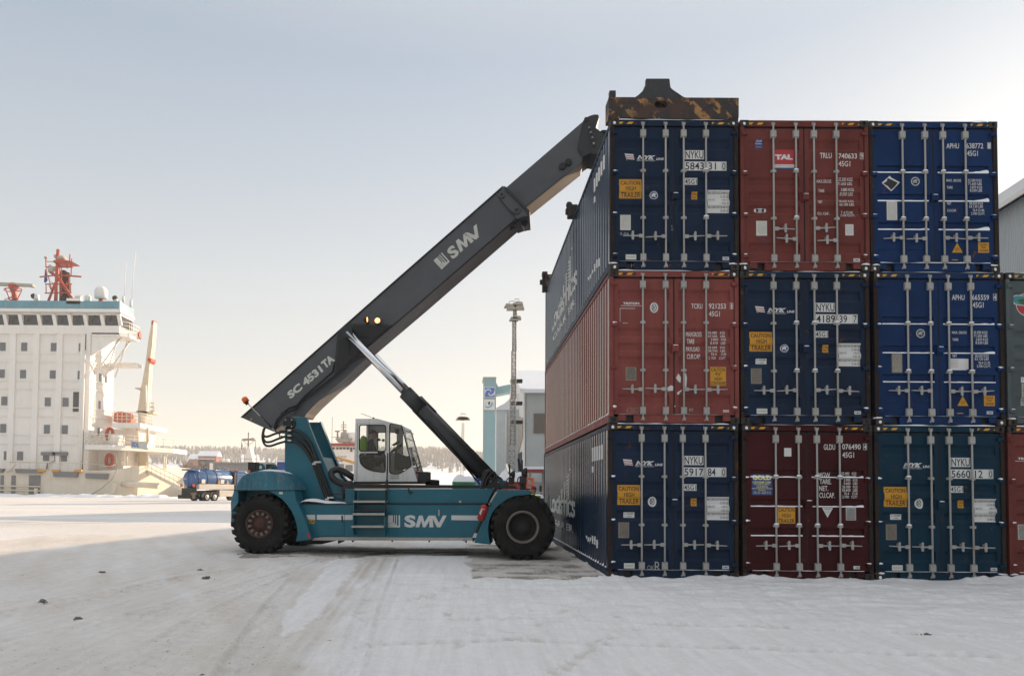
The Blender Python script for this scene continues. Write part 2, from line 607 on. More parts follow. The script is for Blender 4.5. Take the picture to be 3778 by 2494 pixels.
def segdist(x, y, a, b):
    dx, dy = b[0] - a[0], b[1] - a[1]
    L = math.hypot(dx, dy)
    t = ((x - a[0]) * dx + (y - a[1]) * dy) / (L * L)
    tc = np.clip(t, 0, 1)
    px, py = a[0] + tc * dx, a[1] + tc * dy
    dist = np.hypot(x - px, y - py)
    side = ((x - a[0]) * dy - (y - a[1]) * dx) / L
    return dist, side, t * L, (t >= 0) & (t <= 1)

def grow(a, b, step, lim, g=1.16):
    c = list(np.arange(a, b + 1e-6, step))
    s = step
    while c[-1] < lim[1]: s *= g; c.append(c[-1] + s)
    s = step; lo = []
    q = a
    while q > lim[0]: s *= g; q -= s; lo.append(q)
    return np.array(lo[::-1] + c)

gx = grow(-9, 10, .032, (-1600, 1600), 1.06); gy = grow(6, 13.2, .028, (-60, 2200), 1.016)
X, Y = np.meshgrid(gx, gy)
near = ((X > -14) & (X < 15) & (Y > 5) & (Y < 26)).astype(np.float32)
# right-hand side lies under wind-blown fresh snow, the left is packed and gritty
edge = np.interp(Y, [5, 6.7, 9, 12, 17], [-1.9, -1.35, -1.55, -1.8, -1.75]) + .5 * vnoise(X, Y, .9, .9, 3) + .25 * vnoise(X, Y, .25, .25, 4)
fresh = np.clip((X - edge) / .5 + .5, 0, 1)
H = .05 * vnoise(X, Y, 4, 5, 1) + .012 * vnoise(X, Y, .5, .5, 2)
H += (1 - fresh) * (.016 * vnoise(X, Y, .16, .16, 5) + .014 * vnoise(X + .45 * Y, Y, .25, 1.6, 6) + .012 * vnoise(X, Y, .07, .07, 15) + .05 * np.clip(vnoise(X, Y, .11, .11, 16) - .36, 0, 1))
wy = Y + .22 * X * .25 + .35 * vnoise(X, Y, 1.3, 1.1, 27) + .16 * vnoise(X, Y, .45, .4, 28)
drift = vnoise(X + .45 * Y + .3 * vnoise(X, Y, .8, .8, 29), wy, .62, .19, 7) + .6 * vnoise(X - .3 * Y, wy, .33, .11, 8)
dm = np.clip((Y - 8.2) / 1.5, 0.12, 1) * (Y < 14.2)
H += fresh * dm * np.clip(drift, -.2, .7) * .085 + fresh * .014
dirt = (1 - fresh) * (.62 + .34 * vnoise(X, Y, 1.6, 1.6, 9) + .4 * vnoise(X + .45 * Y, Y, .35, 2.2, 10)) + fresh * .06
patch = np.array(gp((768, 1298), (840, 1296), (740, 1434), (650, 1478), (655, 1440), (700, 1385), (745, 1330)))
ip = inpoly(X + .12 * vnoise(X, Y, .3, .3, 21), Y, patch)
dirt = np.where(ip, .12, dirt); H = H + np.where(ip, .012, 0)
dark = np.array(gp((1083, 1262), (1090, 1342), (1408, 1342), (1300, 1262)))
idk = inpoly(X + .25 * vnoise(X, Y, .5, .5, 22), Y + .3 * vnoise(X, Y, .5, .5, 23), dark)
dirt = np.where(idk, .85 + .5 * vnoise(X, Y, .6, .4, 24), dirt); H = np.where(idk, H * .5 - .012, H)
brown = np.array(gp((560, 1281), (1090, 1270), (1090, 1288), (560, 1296)))  # soft shade under the chassis, painted brown into the dirt mask
chassis_shade = inpoly(X, Y + .8 * vnoise(X, Y, 1.2, .5, 25), brown)
dirt = np.where(chassis_shade & ~idk, 1.0 + .6 * vnoise(X, Y, .5, .3, 26), dirt)

def track(pts, wd, depth, pitch, tone_add=.0, ladder=True):
    global H, dirt
    for a, b in zip(pts[:-1], pts[1:]):
        d, sd_, t, ok = segdist(X, Y, a, b)
        m = np.clip((wd / 2 - d) / .04, 0, 1)
        pat = .5 + .5 * np.sin(2 * math.pi * (t / pitch + .25 * np.sign(sd_) + (np.abs(sd_) * 1.2 / pitch) * .5)) if ladder else np.ones_like(t)
        rim = np.exp(-((d - wd / 2 - .02) / .03) ** 2)
        H = H - depth * 1.7 * m * (.35 + .65 * pat) + depth * .5 * rim * ok
        dirt = dirt + tone_add * m * (.15 + 1.1 * pat * pat)  # dirt, plus darkening that stands in for weak relief shading
for pts, wd, dp, pi_, da, ld in [
    (gp((850, 1437), (1195, 1438), (1750, 1452), (2420, 1485)), .22, .03, .17, .62, True),
    (gp((845, 1497), (1195, 1487), (1700, 1500), (2330, 1524)), .24, .034, .19, .62, True),
    (gp((690, 1340), (640, 1400), (548, 1545), (520, 1600)), .34, .035, .24, -.3, True),
    (gp((858, 1296), (744, 1434), (636, 1570)), .1, .008, 1, 0, False),
    (gp((876, 1296), (775, 1434), (680, 1570)), .16, .014, 1, 0, False),
    (gp((905, 1296), (845, 1420), (800, 1570)), .26, .022, .12, .03, True),
    (gp((925, 1299), (880, 1420), (845, 1570)), .08, .02, 1, .06, False),
    (gp((20, 1420), (420, 1340), (900, 1282)), .5, .018, .3, .12, True),
    (gp((0, 1500), (330, 1420), (700, 1320)), .45, .014, .28, .1, True),
    (gp((250, 1590), (470, 1440), (760, 1298)), .5, .014, .28, .12, True)]:
    track(pts, wd, dp, pi_, da, ld)
fr = random.Random(3)
for i in range(46):
    if i < 12: c = gp((1290 + i * 13 + fr.uniform(-6, 6), 1560 - i * 9 + fr.uniform(-5, 5)))[0]
    elif i < 26: k = i - 12; c = gp((935 + k * 16 + fr.uniform(-8, 8), 1400 - k * 4 + fr.uniform(-6, 6)))[0]
    else: c = gp((fr.uniform(830, 1500), fr.uniform(1350, 1560)))[0]
    a = fr.uniform(-.9, .9)
    ca, sa = math.cos(a), math.sin(a)
    dx, dy = X - c[0], Y - c[1]
    u = (dx * ca - dy * sa) / .055; v = (dx * sa + dy * ca) / .14
    q = u * u + v * v
    H = H - .022 * np.clip(1.3 - q, 0, .5) * 2 * .7 + .012 * np.exp(-((np.sqrt(q) - 1.35) / .25) ** 2)
    dirt = dirt + .6 * np.clip(1.2 - q, 0, 1)  # footprints darkened in colour to stand in for shade in the hollows
foot = np.exp(-((Y - 14.02) / .13) ** 2) * (X > 2.4) * (X < 14)
H += foot * np.clip(.015 + .13 * vnoise(X, Y, .45, .2, 41) + .06 * vnoise(X, Y, .12, .1, 42), 0, .12)
foot = np.exp(-((X - 2.58) / .10) ** 2) * (Y > 14) * (Y < 26.4)
H += foot * np.clip(.02 + .12 * vnoise(X, Y, .2, .5, 43), 0, .08)
H = H * near
dirt = np.where(idk | chassis_shade, dirt, np.minimum(dirt, .82))
far = 1 - near
dirt = np.where(far > 0, .35 + .5 * vnoise(X, Y, 6, 3, 11), dirt)
ny, nx = X.shape
co = np.stack([X, Y, H], -1).reshape(-1, 3).astype(np.float32)
idx = np.arange(nx * ny).reshape(ny, nx)
quads = np.stack([idx[:-1, :-1], idx[:-1, 1:], idx[1:, 1:], idx[1:, :-1]], -1).reshape(-1, 4)
gm_ = bpy.data.meshes.new('ground')
gm_.vertices.add(len(co)); gm_.vertices.foreach_set('co', co.ravel())
gm_.loops.add(quads.size); gm_.loops.foreach_set('vertex_index', quads.ravel().astype(np.int32))
gm_.polygons.add(len(quads)); gm_.polygons.foreach_set('loop_start', np.arange(0, quads.size, 4, dtype=np.int32))
gm_.polygons.foreach_set('use_smooth', np.ones(len(quads), bool))
gm_.update(calc_edges=True)
at_ = gm_.attributes.new('dirt', 'FLOAT', 'POINT'); at_.data.foreach_set('value', np.clip(dirt, 0, 1.6).ravel().astype(np.float32))  # dirt, with the painted chassis shade and print darkening

def ground_mat(name):
    m, nt, p = base_mat(name)
    v = coords(nt, rnd=False)
    a = node(nt, 'ShaderNodeAttribute'); a.attribute_name = 'dirt'
    n1 = noise_(nt, v, 3.2, 8, .68); n2 = noise_(nt, v, 22, 6, .7); n3 = noise_(nt, v, .35, 5, .6)
    s1 = node(nt, 'ShaderNodeMath', operation='ADD'); nt.links.new(n1, s1.inputs[0]); nt.links.new(n2, s1.inputs[1])
    s2 = node(nt, 'ShaderNodeMath', operation='MULTIPLY'); nt.links.new(s1.outputs[0], s2.inputs[0]); nt.links.new(a.outputs['Fac'], s2.inputs[1])
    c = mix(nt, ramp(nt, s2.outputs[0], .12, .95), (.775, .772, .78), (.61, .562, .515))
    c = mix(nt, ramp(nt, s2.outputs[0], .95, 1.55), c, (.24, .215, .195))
    # grit
    vo = node(nt, 'ShaderNodeTexVoronoi'); vo.inputs['Scale'].default_value = 13
    nt.links.new(v, vo.inputs['Vector'])
    gr = ramp(nt, vo.outputs['Distance'], .09, .13, (1, 1, 1, 1), (0, 0, 0, 1))
    vo2 = node(nt, 'ShaderNodeTexVoronoi'); vo2.inputs['Scale'].default_value = 3.3
    nt.links.new(v, vo2.inputs['Vector'])
    gr_b = ramp(nt, vo2.outputs['Distance'], .045, .065, (1, 1, 1, 1), (0, 0, 0, 1))
    gmx = node(nt, 'ShaderNodeMath', operation='MAXIMUM'); nt.links.new(gr, gmx.inputs[0]); nt.links.new(gr_b, gmx.inputs[1]); gr = gmx.outputs[0]
    g2 = node(nt, 'ShaderNodeMath', operation='MULTIPLY'); nt.links.new(gr, g2.inputs[0]); nt.links.new(ramp(nt, s2.outputs[0], .35, .8), g2.inputs[1])
    g3 = node(nt, 'ShaderNodeMath', operation='MULTIPLY'); nt.links.new(g2.outputs[0], g3.inputs[0]); nt.links.new(ramp(nt, n3, .3, .55), g3.inputs[1])
    c = mix(nt, g3.outputs[0], c, (.12, .105, .095))
    vm = node(nt, 'ShaderNodeMapping'); vm.inputs['Rotation'].default_value = (0, 0, R(24)); vm.inputs['Scale'].default_value = (7, .5, 1)
    nt.links.new(v, vm.inputs['Vector'])
    n7 = noise_(nt, vm.outputs[0], 1.0, 6, .65)
    c = mix(nt, ramp(nt, n7, .38, .6), mix(nt, .13, c, (.22, .20, .18)), c)
    n8 = noise_(nt, v, 7, 6, .7)
    c = mix(nt, ramp(nt, n8, .4, .58), mix(nt, .07, c, (.22, .20, .18)), c)
    n6 = noise_(nt, v, 55, 5, .75)
    c = mix(nt, ramp(nt, n6, .3, .7), mix(nt, .16, c, (.25, .23, .21)), c)
    c = mix(nt, ramp(nt, n2, .35, .62), mix(nt, .10, c, (.25, .23, .21)), c)
    nt.links.new(c, p.inputs['Base Color'])
    p.inputs['Roughness'].default_value = .8; p.inputs['Specular IOR Level'].default_value = .2
    nt.links.new(bump(nt, s1.outputs[0], .8, .028), p.inputs['Normal'])
    return m
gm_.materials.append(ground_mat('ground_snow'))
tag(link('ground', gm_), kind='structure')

# ================================================================== CONTAINERS
CW, CH, CL = 2.438, 2.896, 12.192
FX, FY = 2.6516, 14.1365
BAND_A = [(2.54, 2.32), (1.81, 1.61), (1.53, 1.34), (1.27, 1.07), (.55, .33)]
BAND_B = [(2.05, 1.91), (1.50, 1.36), (.955, .81)]

def profile(kind):
    zz, dd = [0], [0]
    for t, b in reversed(BAND_A if kind == 'A' else BAND_B):
        e1, e2, dp = (.055, .055, .032) if kind == 'A' else (.012, .006, .036)
        zz += [b, b + e1, t - e2, t]; dd += [0, dp, dp, 0]
    zz.append(CH); dd.append(0)
    return zz, dd

YD = .035      # door plane behind the corner castings
# corrugated side: trapezoid waves of 0.28 m
def side_breaks():
    ys, ds = [], []
    y = .22
    while y + .28 < CL - .2:
        ys += [y, y + .07, y + .14, y + .21]; ds += [0, 0, .036, .036]
        y += .28
    return ys, ds
SB = side_breaks()

def flat_conform(items, breaks, axis, place, keep=None):
    """items: list of (verts(x,z), faces, mat, layer) ; cut at the breaks along an axis and lay over the profile"""
    out = {}
    bm = bmesh.new()
    lay = bm.faces.layers.int.new('k')
    for V, Fc, m, ly in items:
        vv = [bm.verts.new((x, ly, z)) for x, z in V]
        for f in Fc:
            try: q = bm.faces.new([vv[i] for i in f])
            except ValueError: continue
            q[lay] = m
    for b in breaks:
        no = (1, 0, 0) if axis == 0 else (0, 0, 1)
        bmesh.ops.bisect_plane(bm, geom=bm.verts[:] + bm.edges[:] + bm.faces[:], plane_co=(b if axis == 0 else 0, 0, b if axis == 2 else 0), plane_no=no, dist=1e-5)
    bm.verts.index_update()
    mb = MB()
    mb.add([place(v.co.x, v.co.y, v.co.z) for v in bm.verts], [])
    for f in bm.faces:
        if keep and not keep(f.calc_center_median()): continue
        mb.f.append(tuple(v.index for v in f.verts)); mb.m.append(f[lay]); mb.sm.append(False)
    bm.free()
    return mb

def rectp(x0, z0, x1, z1):
    return ([(x0, z0), (x1, z0), (x1, z1), (x0, z1)], [(0, 1, 2, 3)])

def discp(cx, cz, rx, rz, n=28):
    return ([(cx + rx * math.cos(2 * math.pi * i / n), cz + rz * math.sin(2 * math.pi * i / n)) for i in range(n)], [tuple(range(n))])

DM = ['white_mark', 'black_mark', 'yellow_mark', 'red_mark', 'navy_mark', 'grey_mark', 'tan_plate', 'light_plate', 'cream_mark', 'green_mark', 'teal_mark']
WH, BK, YE, RE, NA, GR, TA, LI, CR, GN, TE = range(11)

class Decals:
    """marks on the doors, given in the measuring frame of one zoomed view"""
    def __init__(s, fr):
        s.fr = fr; s.it = {}
    def xz(s, u, v):
        a, t, b, l = s.fr
        return (u - a) / (b - a) * CW, (1 - (v - t) / (l - t)) * CH
    def put(s, name, V, Fc, m, ly):
        s.it.setdefault(name, []).append((V, Fc, m, ly))
    def rect(s, name, u0, v0, u1, v1, m, ly=1):
        x0, z1 = s.xz(u0, v0); x1, z0 = s.xz(u1, v1)
        s.put(name, *rectp(x0, z0, x1, z1), m, ly)
    def poly(s, name, pts, m, ly=1):
        P = [s.xz(*p) for p in pts]
        s.put(name, P, [tuple(range(len(P)))], m, ly)
    def disc(s, name, u, v, ru, rv, m, ly=1):
        x, z = s.xz(u, v)
        a, t, b, l = s.fr
        s.put(name, *discp(x, z, ru / (b - a) * CW, rv / (l - t) * CH), m, ly)
    def ring(s, name, u, v, r1, r2, m, ly=1, ky=1.0, n=28):
        P1 = [s.xz(u + r1 * math.cos(2 * math.pi * i / n), v + r1 * ky * math.sin(2 * math.pi * i / n)) for i in range(n)]
        P2 = [s.xz(u + r2 * math.cos(2 * math.pi * i / n), v + r2 * ky * math.sin(2 * math.pi * i / n)) for i in range(n)]
        s.put(name, P1 + P2, [(i, (i + 1) % n, n + (i + 1) % n, n + i) for i in range(n)], m, ly)
    def text(s, name, t, u0, v0, u1, v1, m, ly=2, bold=.02, shear=0):
        V, Fc = txmesh(t, bold, shear)
        x0, z1 = s.xz(u0, v0); x1, z0 = s.xz(u1, v1)
        s.put(name, [(x0 + a * (x1 - x0), z0 + b * (z1 - z0)) for a, b in V], Fc, m, ly)
    def frame(s, name, u0, v0, u1, v1, m, w=2, ly=2):
        s.rect(name, u0, v0, u1, v0 + w, m, ly); s.rect(name, u0, v1 - w, u1, v1, m, ly)
        s.rect(name, u0, v0 + w, u0 + w, v1 - w, m, ly); s.rect(name, u1 - w, v0 + w, u1, v1 - w, m, ly)
    def scribble(s, name, u0, v0, u1, v1, rows, m, ly=2, seed=1):
        q = random.Random(seed)
        h = (v1 - v0) / rows
        for i in range(rows):
            u = u0 + q.uniform(0, .12) * (u1 - u0)
            while u < u1 - 2:
                w_ = q.uniform(.06, .2) * (u1 - u0)
                s.rect(name, u, v0 + i * h + h * .25, min(u1, u + w_), v0 + i * h + h * .7, m, ly)
                u += w_ + .05 * (u1 - u0)

def bar_x(kind='A'):
    return (.624, 1.053, 1.395, 1.820)

def container(label, X0, Y0, Z0, paintm, kind='A', decals=None, tal=False, detail=True, sidefn=None, snow=1.0, seed=0, right=True, gap_snow=True):
    q = random.Random(seed)
    root = thing('shipping_container', label, 'container', (X0, Y0, Z0), 0, 'shipping containers in the stack')
    # frame: posts, header, sill, side rails, rear end
    f = MB()
    f.box(0, .075, .006, .11, .118, CH - .118, 2); f.box(CW - .075, CW, .006, .11, .118, CH - .118, 2)
    f.box(.162, CW - .162, .012, .10, CH - .118, CH - .006)
    f.box(.162, .31, .012, .12, .045, .15); f.box(.455, CW - .455, .012, .12, .006, .15); f.box(CW - .31, CW - .162, .012, .12, .045, .15)
    f.box(.162, .455, .10, .12, .006, .15, 1); f.box(CW - .455, CW - .162, .10, .12, .006, .15, 1)
    f.box(.162, CW - .162, .012, .12, .15, .163)
    for xa in (0, CW - .06):
        f.box(xa, xa + .06, .165, CL - .165, CH - .10, CH - .02)
        f.box(xa, xa + .05, .165, CL - .165, .02, .17)
    f.box(0, .075, CL - .11, CL - .01, .118, CH - .118); f.box(CW - .075, CW, CL - .11, CL - .01, .118, CH - .118)
    f.box(.075, CW - .075, CL - .08, CL - .03, .02, CH - .02)
    fo = f.build('frame', [paintm, 'black_mark', 'post_dark' if 'blue' in paintm or 'teal' in paintm or paintm == 'deep_red' else paintm], root, bevel=.006)
    # hazard stripes on the header, both ends
    hz = MB()
    hz.box(.17, .50, .008, .011, CH - .085, CH - .045); hz.build('hazard_stripes', 'hazard', root)
    hz = MB(); hz.box(CW - .50, CW - .17, .008, .011, CH - .085, CH - .045)
    hz.build('hazard_stripes', 'hazard', root)
    # corner castings with oval holes
    for cz in (0, CH - .118):
        for cx in (0, CW - .162):
            for cy in ((0, CL - .178) if (cx == 0 and sidefn) or sidefn else (0,)):
                c = MB()
                mx, mz = cx + .081, cz + .059
                hole = [(mx + .032 * math.cos(a), cy, mz + .04 * math.sin(a)) for a in [2 * math.pi * i / 14 for i in range(14)]]
                c.prism([(cx, cy, cz), (cx + .162, cy, cz), (cx + .162, cy, cz + .118), (cx, cy, cz + .118)], (0, .03, 0), 0, [hole])
                c.box(cx, cx + .162, cy + .03, cy + .178, cz + .0, cz + .118, 0)
                c.box(cx + .04, cx + .122, cy + .027, cy + .0295, cz + .012, cz + .106, 1)
                if q.random() < .55 * snow and cy == 0:
                    c.blob((mx + q.uniform(-.008, .008), cy + .012, mz - .008), (.03, .02, .034), 2, seed=q.randint(0, 99))
                if q.random() < .6 * snow and cz == 0 and cy == 0:
                    c.blob((mx + q.uniform(-.03, .03), cy + .03, cz + .128), (.085, .04, .022), 2, seed=q.randint(0, 99), rough=.6)
                c.build('corner_casting', ['dark_steel', 'black_mark', 'snow'], root)
    # sides and roof
    ys, ds = SB
    for sx, sgn in ((0.012, 1), (CW - .012, -1)) if right else ((0.012, 1),):
        sp_ = MB()
        yy = [.11] + ys + [CL - .11]; dd = [0] + ds + [0]
        V = []
        for y, d in zip(yy, dd):
            V += [(sx + sgn * d, y, .165), (sx + sgn * d, y, CH - .095)]
        sp_.add(V, [(2 * i, 2 * i + 2, 2 * i + 3, 2 * i + 1) for i in range(len(yy) - 1)], 0)
        if sidefn and sgn == 1:
            for k in range(2, len(ys), 4):      # snow caught on the bottom rail inside each corrugation
                y = ys[k]; h_ = q.uniform(.03, .085)
                sp_.add([(.052, y - .03, .172), (.002, y - .03, .172), (.002, y + .1, .172), (.052, y + .1, .172), (.05, y + .035, .172 + h_), (.012, y + .035, .172 + h_ * .3)],
                        [(0, 1, 5, 4), (1, 2, 5), (2, 3, 4, 5), (0, 4, 3)], 1, True)
        sp_.build('side_panel', [{'nyk_blue': 'side_blue', 'rust_red': 'side_rust'}.get(paintm, paintm), 'snow'], root)
    rf = MB(); rf.box(.06, CW - .06, .1, CL - .1, CH - .04, CH - .02); rf.build('roof_panel', paintm, root)
    # doors
    zz, dd = profile(kind)
    bx = bar_x()
    zb, zt = .168, CH - .152
    dl = decals.it if decals else {}
    for di in (0, 1):
        x0, x1 = ((.085, 1.205) if di == 0 else (1.233, CW - .085))
        d = MB()
        e = .075
        d.box(x0, x0 + e, YD, YD + .05, zb, zt); d.box(x1 - e, x1, YD, YD + .05, zb, zt)
        lo, hi = (.24, 2.66) if kind == 'A' else (.42, 2.60)
        d.box(x0 + e, x1 - e, YD, YD + .05, zb, lo); d.box(x0 + e, x1 - e, YD, YD + .05, hi, zt)
        if kind == 'B':
            d.box(x0 + e, x1 - e, YD + .006, YD + .05, lo, lo + .012)
            lo += .012
        zl = [lo] + [z for z in zz if lo < z < hi] + [hi]
        V = []
        for z in zl:
            dz = float(np.interp(z, zz, dd))
            V += [(x0 + e, YD + dz, z), (x1 - e, YD + dz, z)]
        d.add(V, [(2 * i, 2 * i + 1, 2 * i + 3, 2 * i + 2) for i in range(len(zl) - 1)], 0)
        door = d.build('door', paintm, root)
        g = MB()
        g.box(x0 - .012, x0, YD + .004, YD + .04, zb, zt); g.box(x1, x1 + .0135, YD + .004, YD + .04, zb, zt)
        g.box(x0, x1, YD + .004, YD + .04, zb - .012, zb); g.box(x0, x1, YD + .004, YD + .04, zt, zt + .018)
        if di == 0: g.box(x0 - .022, x0 - .012, YD - .01, YD + .04, zb, zt)
        else: g.box(x1 + .0135, x1 + .024, YD - .01, YD + .04, zb, zt)
        g.build('door_gasket', 'gasket', door)
        for bi in (0, 1):
            x = bx[di * 2 + bi]
            b = MB()
            b.tube([(x, -.002, .07), (x, -.002, CH - .07)], .0185, 10)
            for zc in (2.625, .235):
                b.box(x - .052, x - .022, -.014, YD, zc - .075, zc + .075); b.box(x + .022, x + .052, -.014, YD, zc - .075, zc + .075)
                b.box(x - .052, x + .052, -.028, -.014, zc - .06, zc + .06)
                for sx in (-.04, .04):
                    for szz in (-.055, .055):
                        b.tube([(x + sx, -.014, zc + szz), (x + sx, -.022, zc + szz)], .007, 6)
            for zc in (1.905, 1.0):
                b.box(x - .05, x + .05, -.012, YD, zc - .022, zc + .022); b.box(x - .028, x + .028, -.026, -.012, zc - .03, zc + .03)
            for zc, sg in ((CH - .085, 1), (.085, -1)):
                b.box(x - .022, x + .022, -.02, .015, zc - .03, zc + .03)
                b.box(x - .04, x + .04, -.008, .012, zc + sg * .02 - .012, zc + sg * .02 + .012)
                b.box(x - .034, x - .026, -.016, .012, zc - .03, zc + .045 * sg); b.box(x + .026, x + .034, -.016, .012, zc - .02, zc + .03)
            if snow and (kind == 'B' or q.random() < .25):
                for zc in (1.935, 1.03):
                    b.blob((x, -.008, zc + .004), (.05, .022, .02), 1, seed=q.randint(0, 99))
            b.build('locking_bar', ['galv', 'snow'], door, bevel=.004, seg=1)
            # handle
            h = MB()
            if tal:
                dr, zh = (1, .80) if bi == 0 else (-1, .59)
            else:
                dr, zh = (-1, .635) if di == 0 else (1, .635)
            zh += q.uniform(-.012, .012)
            h.box(min(x, x + dr * .085), max(x, x + dr * .085), -.034, -.012, zh - .034, zh + .034)
            tl = q.uniform(-.02, .02)
            h.prism([(x + dr * .08, -.03, zh - .014), (x + dr * .39, -.03, zh - .007 + tl), (x + dr * .39, -.03, zh + .009 + tl), (x + dr * .08, -.03, zh + .016)], (0, .014, 0))
            hx = x + dr * .205
            h.lathe([(.034, 0), (.034, .02)], (hx, -.045, zh - .005), 'y', 14)
            h.box(hx - .02, hx + .02, -.048, YD, zh + .02, zh + .065); h.lathe([(.022, 0), (.022, .02)], (hx, -.05, zh + .07), 'y', 10)
            h.lathe([(.026, 0), (.026, .016)], (hx, -.046, zh - .055), 'y', 10)
            if di == 1 and bi == 0: h.box(hx - .012, hx + .012, -.05, -.04, zh - .085, zh - .045, 1)
            h.build('handle', ['galv', 'sign_sky'], door, bevel=.003, seg=1)
        for zh in (2.645, 1.87, 1.06, .275):
            hg = MB()
            hx0, hx1 = (.02, .135) if di == 0 else (CW - .135, CW - .02)
            hg.prism([(hx0, -.012, zh - .035), (hx1, -.012, zh - .028), (hx1, -.012, zh + .028), (hx0, -.012, zh + .035)], (0, YD + .014, 0), 0)
            hg.tube([(.042 if di == 0 else CW - .042, -.004, zh - .05), (.042 if di == 0 else CW - .042, -.004, zh + .05)], .015, 8)
            if snow and zh < 2.5 and q.random() < .9:
                a0, a1 = (hx0 + .01, hx1) if di == 0 else (hx0, hx1 - .01)
                hg.blob(((a0 + a1) / 2, .008, zh + .032), ((a1 - a0) / 2, .026, .010 + q.random() * .014), 1, seed=q.randint(0, 99), rough=.5)
            hg.build('hinge', [paintm, 'snow'], door)
        if kind == 'B' and snow:
            sl = MB()
            for t, b_ in BAND_B:
                amt = snow
                xa = x0 + e
                n = 14
                hs_ = [max(.004, (.012 + .012 * q.random()) * amt + (.05 * amt * max(0, (k - 9) / 4) if di == 1 else .012 * amt * (k > 11))) if q.random() < min(1, amt + .15) else .002 for k in range(n)]
                V = []
                for k in range(n):
                    xx = xa + (x1 - x0 - 2 * e) * k / (n - 1)
                    V += [(xx, YD + .034, b_ + .013 + hs_[k]), (xx, YD - .002, b_ + .013 + hs_[k] * .4), (xx, YD - .004, b_ - .004)]
                sl.add(V, [(3 * k, 3 * k + 3, 3 * k + 4, 3 * k + 1) for k in range(n - 1)] + [(3 * k + 1, 3 * k + 4, 3 * k + 5, 3 * k + 2) for k in range(n - 1)], 0, True)
            sl.build('ledge_snow', 'snow', door)
        # marks on this door
        for nm, items in dl.items():
            items = [([(x + .042 * (X0 + x) / Y0, z + .042 * (Z0 + z - CAMP.z) / Y0) for x, z in it[0]], *it[1:]) for it in items]
            mine = [it for it in items if (sum(p[0] for p in it[0]) / len(it[0]) < 1.219) == (di == 0)]
            if mine:
                mb = flat_conform(mine, zz[1:-1], 2, lambda x, ly, z: (x, YD + float(np.interp(z, zz, dd)) - .0015 * ly, z))
                mb.build(nm, DM, door, recalc=False)
    # lock box across the doors
    lb = MB()
    lb.box(1.18, 1.30, -.02, YD, 1.36, 1.47); lb.box(1.165, 1.20, -.012, YD, 1.33, 1.51)
    lb.blob((1.24, .0, 1.475), (.06, .02, .012 * (1 if snow else .2)), 1, seed=seed)
    lb.build('lock_box', [paintm, 'snow'], root, bevel=.005)
    # snow lying on the header and on the sill
    if snow and gap_snow:
        s = MB()
        for z, ya, x0, x1, hh in ((CH - .004, .012, .17, CW - .17, .022), (.163, .0, .18, CW - .18, .018 if kind == 'B' else .006)):
            n = 40
            V = []
            for k in range(n):
                x = x0 + (x1 - x0) * k / (n - 1)
                h_ = hh * max(.05, .55 + 1.3 * mnoise.noise(Vector((x * 3.1, seed * 2.3, z)))) * snow
                V += [(x, ya - .006, z), (x, ya + .004, z + h_), (x, ya + .05, z + h_ * 1.1)]
            s.add(V, [(3 * k, 3 * k + 3, 3 * k + 4, 3 * k + 1) for k in range(n - 1)] + [(3 * k + 1, 3 * k + 4, 3 * k + 5, 3 * k + 2) for k in range(n - 1)], 0, True)
            s.build('snow_strip', 'snow', root); s = MB()
    if sidefn: sidefn(root)
    return root

# ---- marks
def weights(D, name, rows, m, **k):
    for t, u0, v0, u1, v1 in rows: D.text(name, t, u0, v0, u1, v1, m, 2, **k)

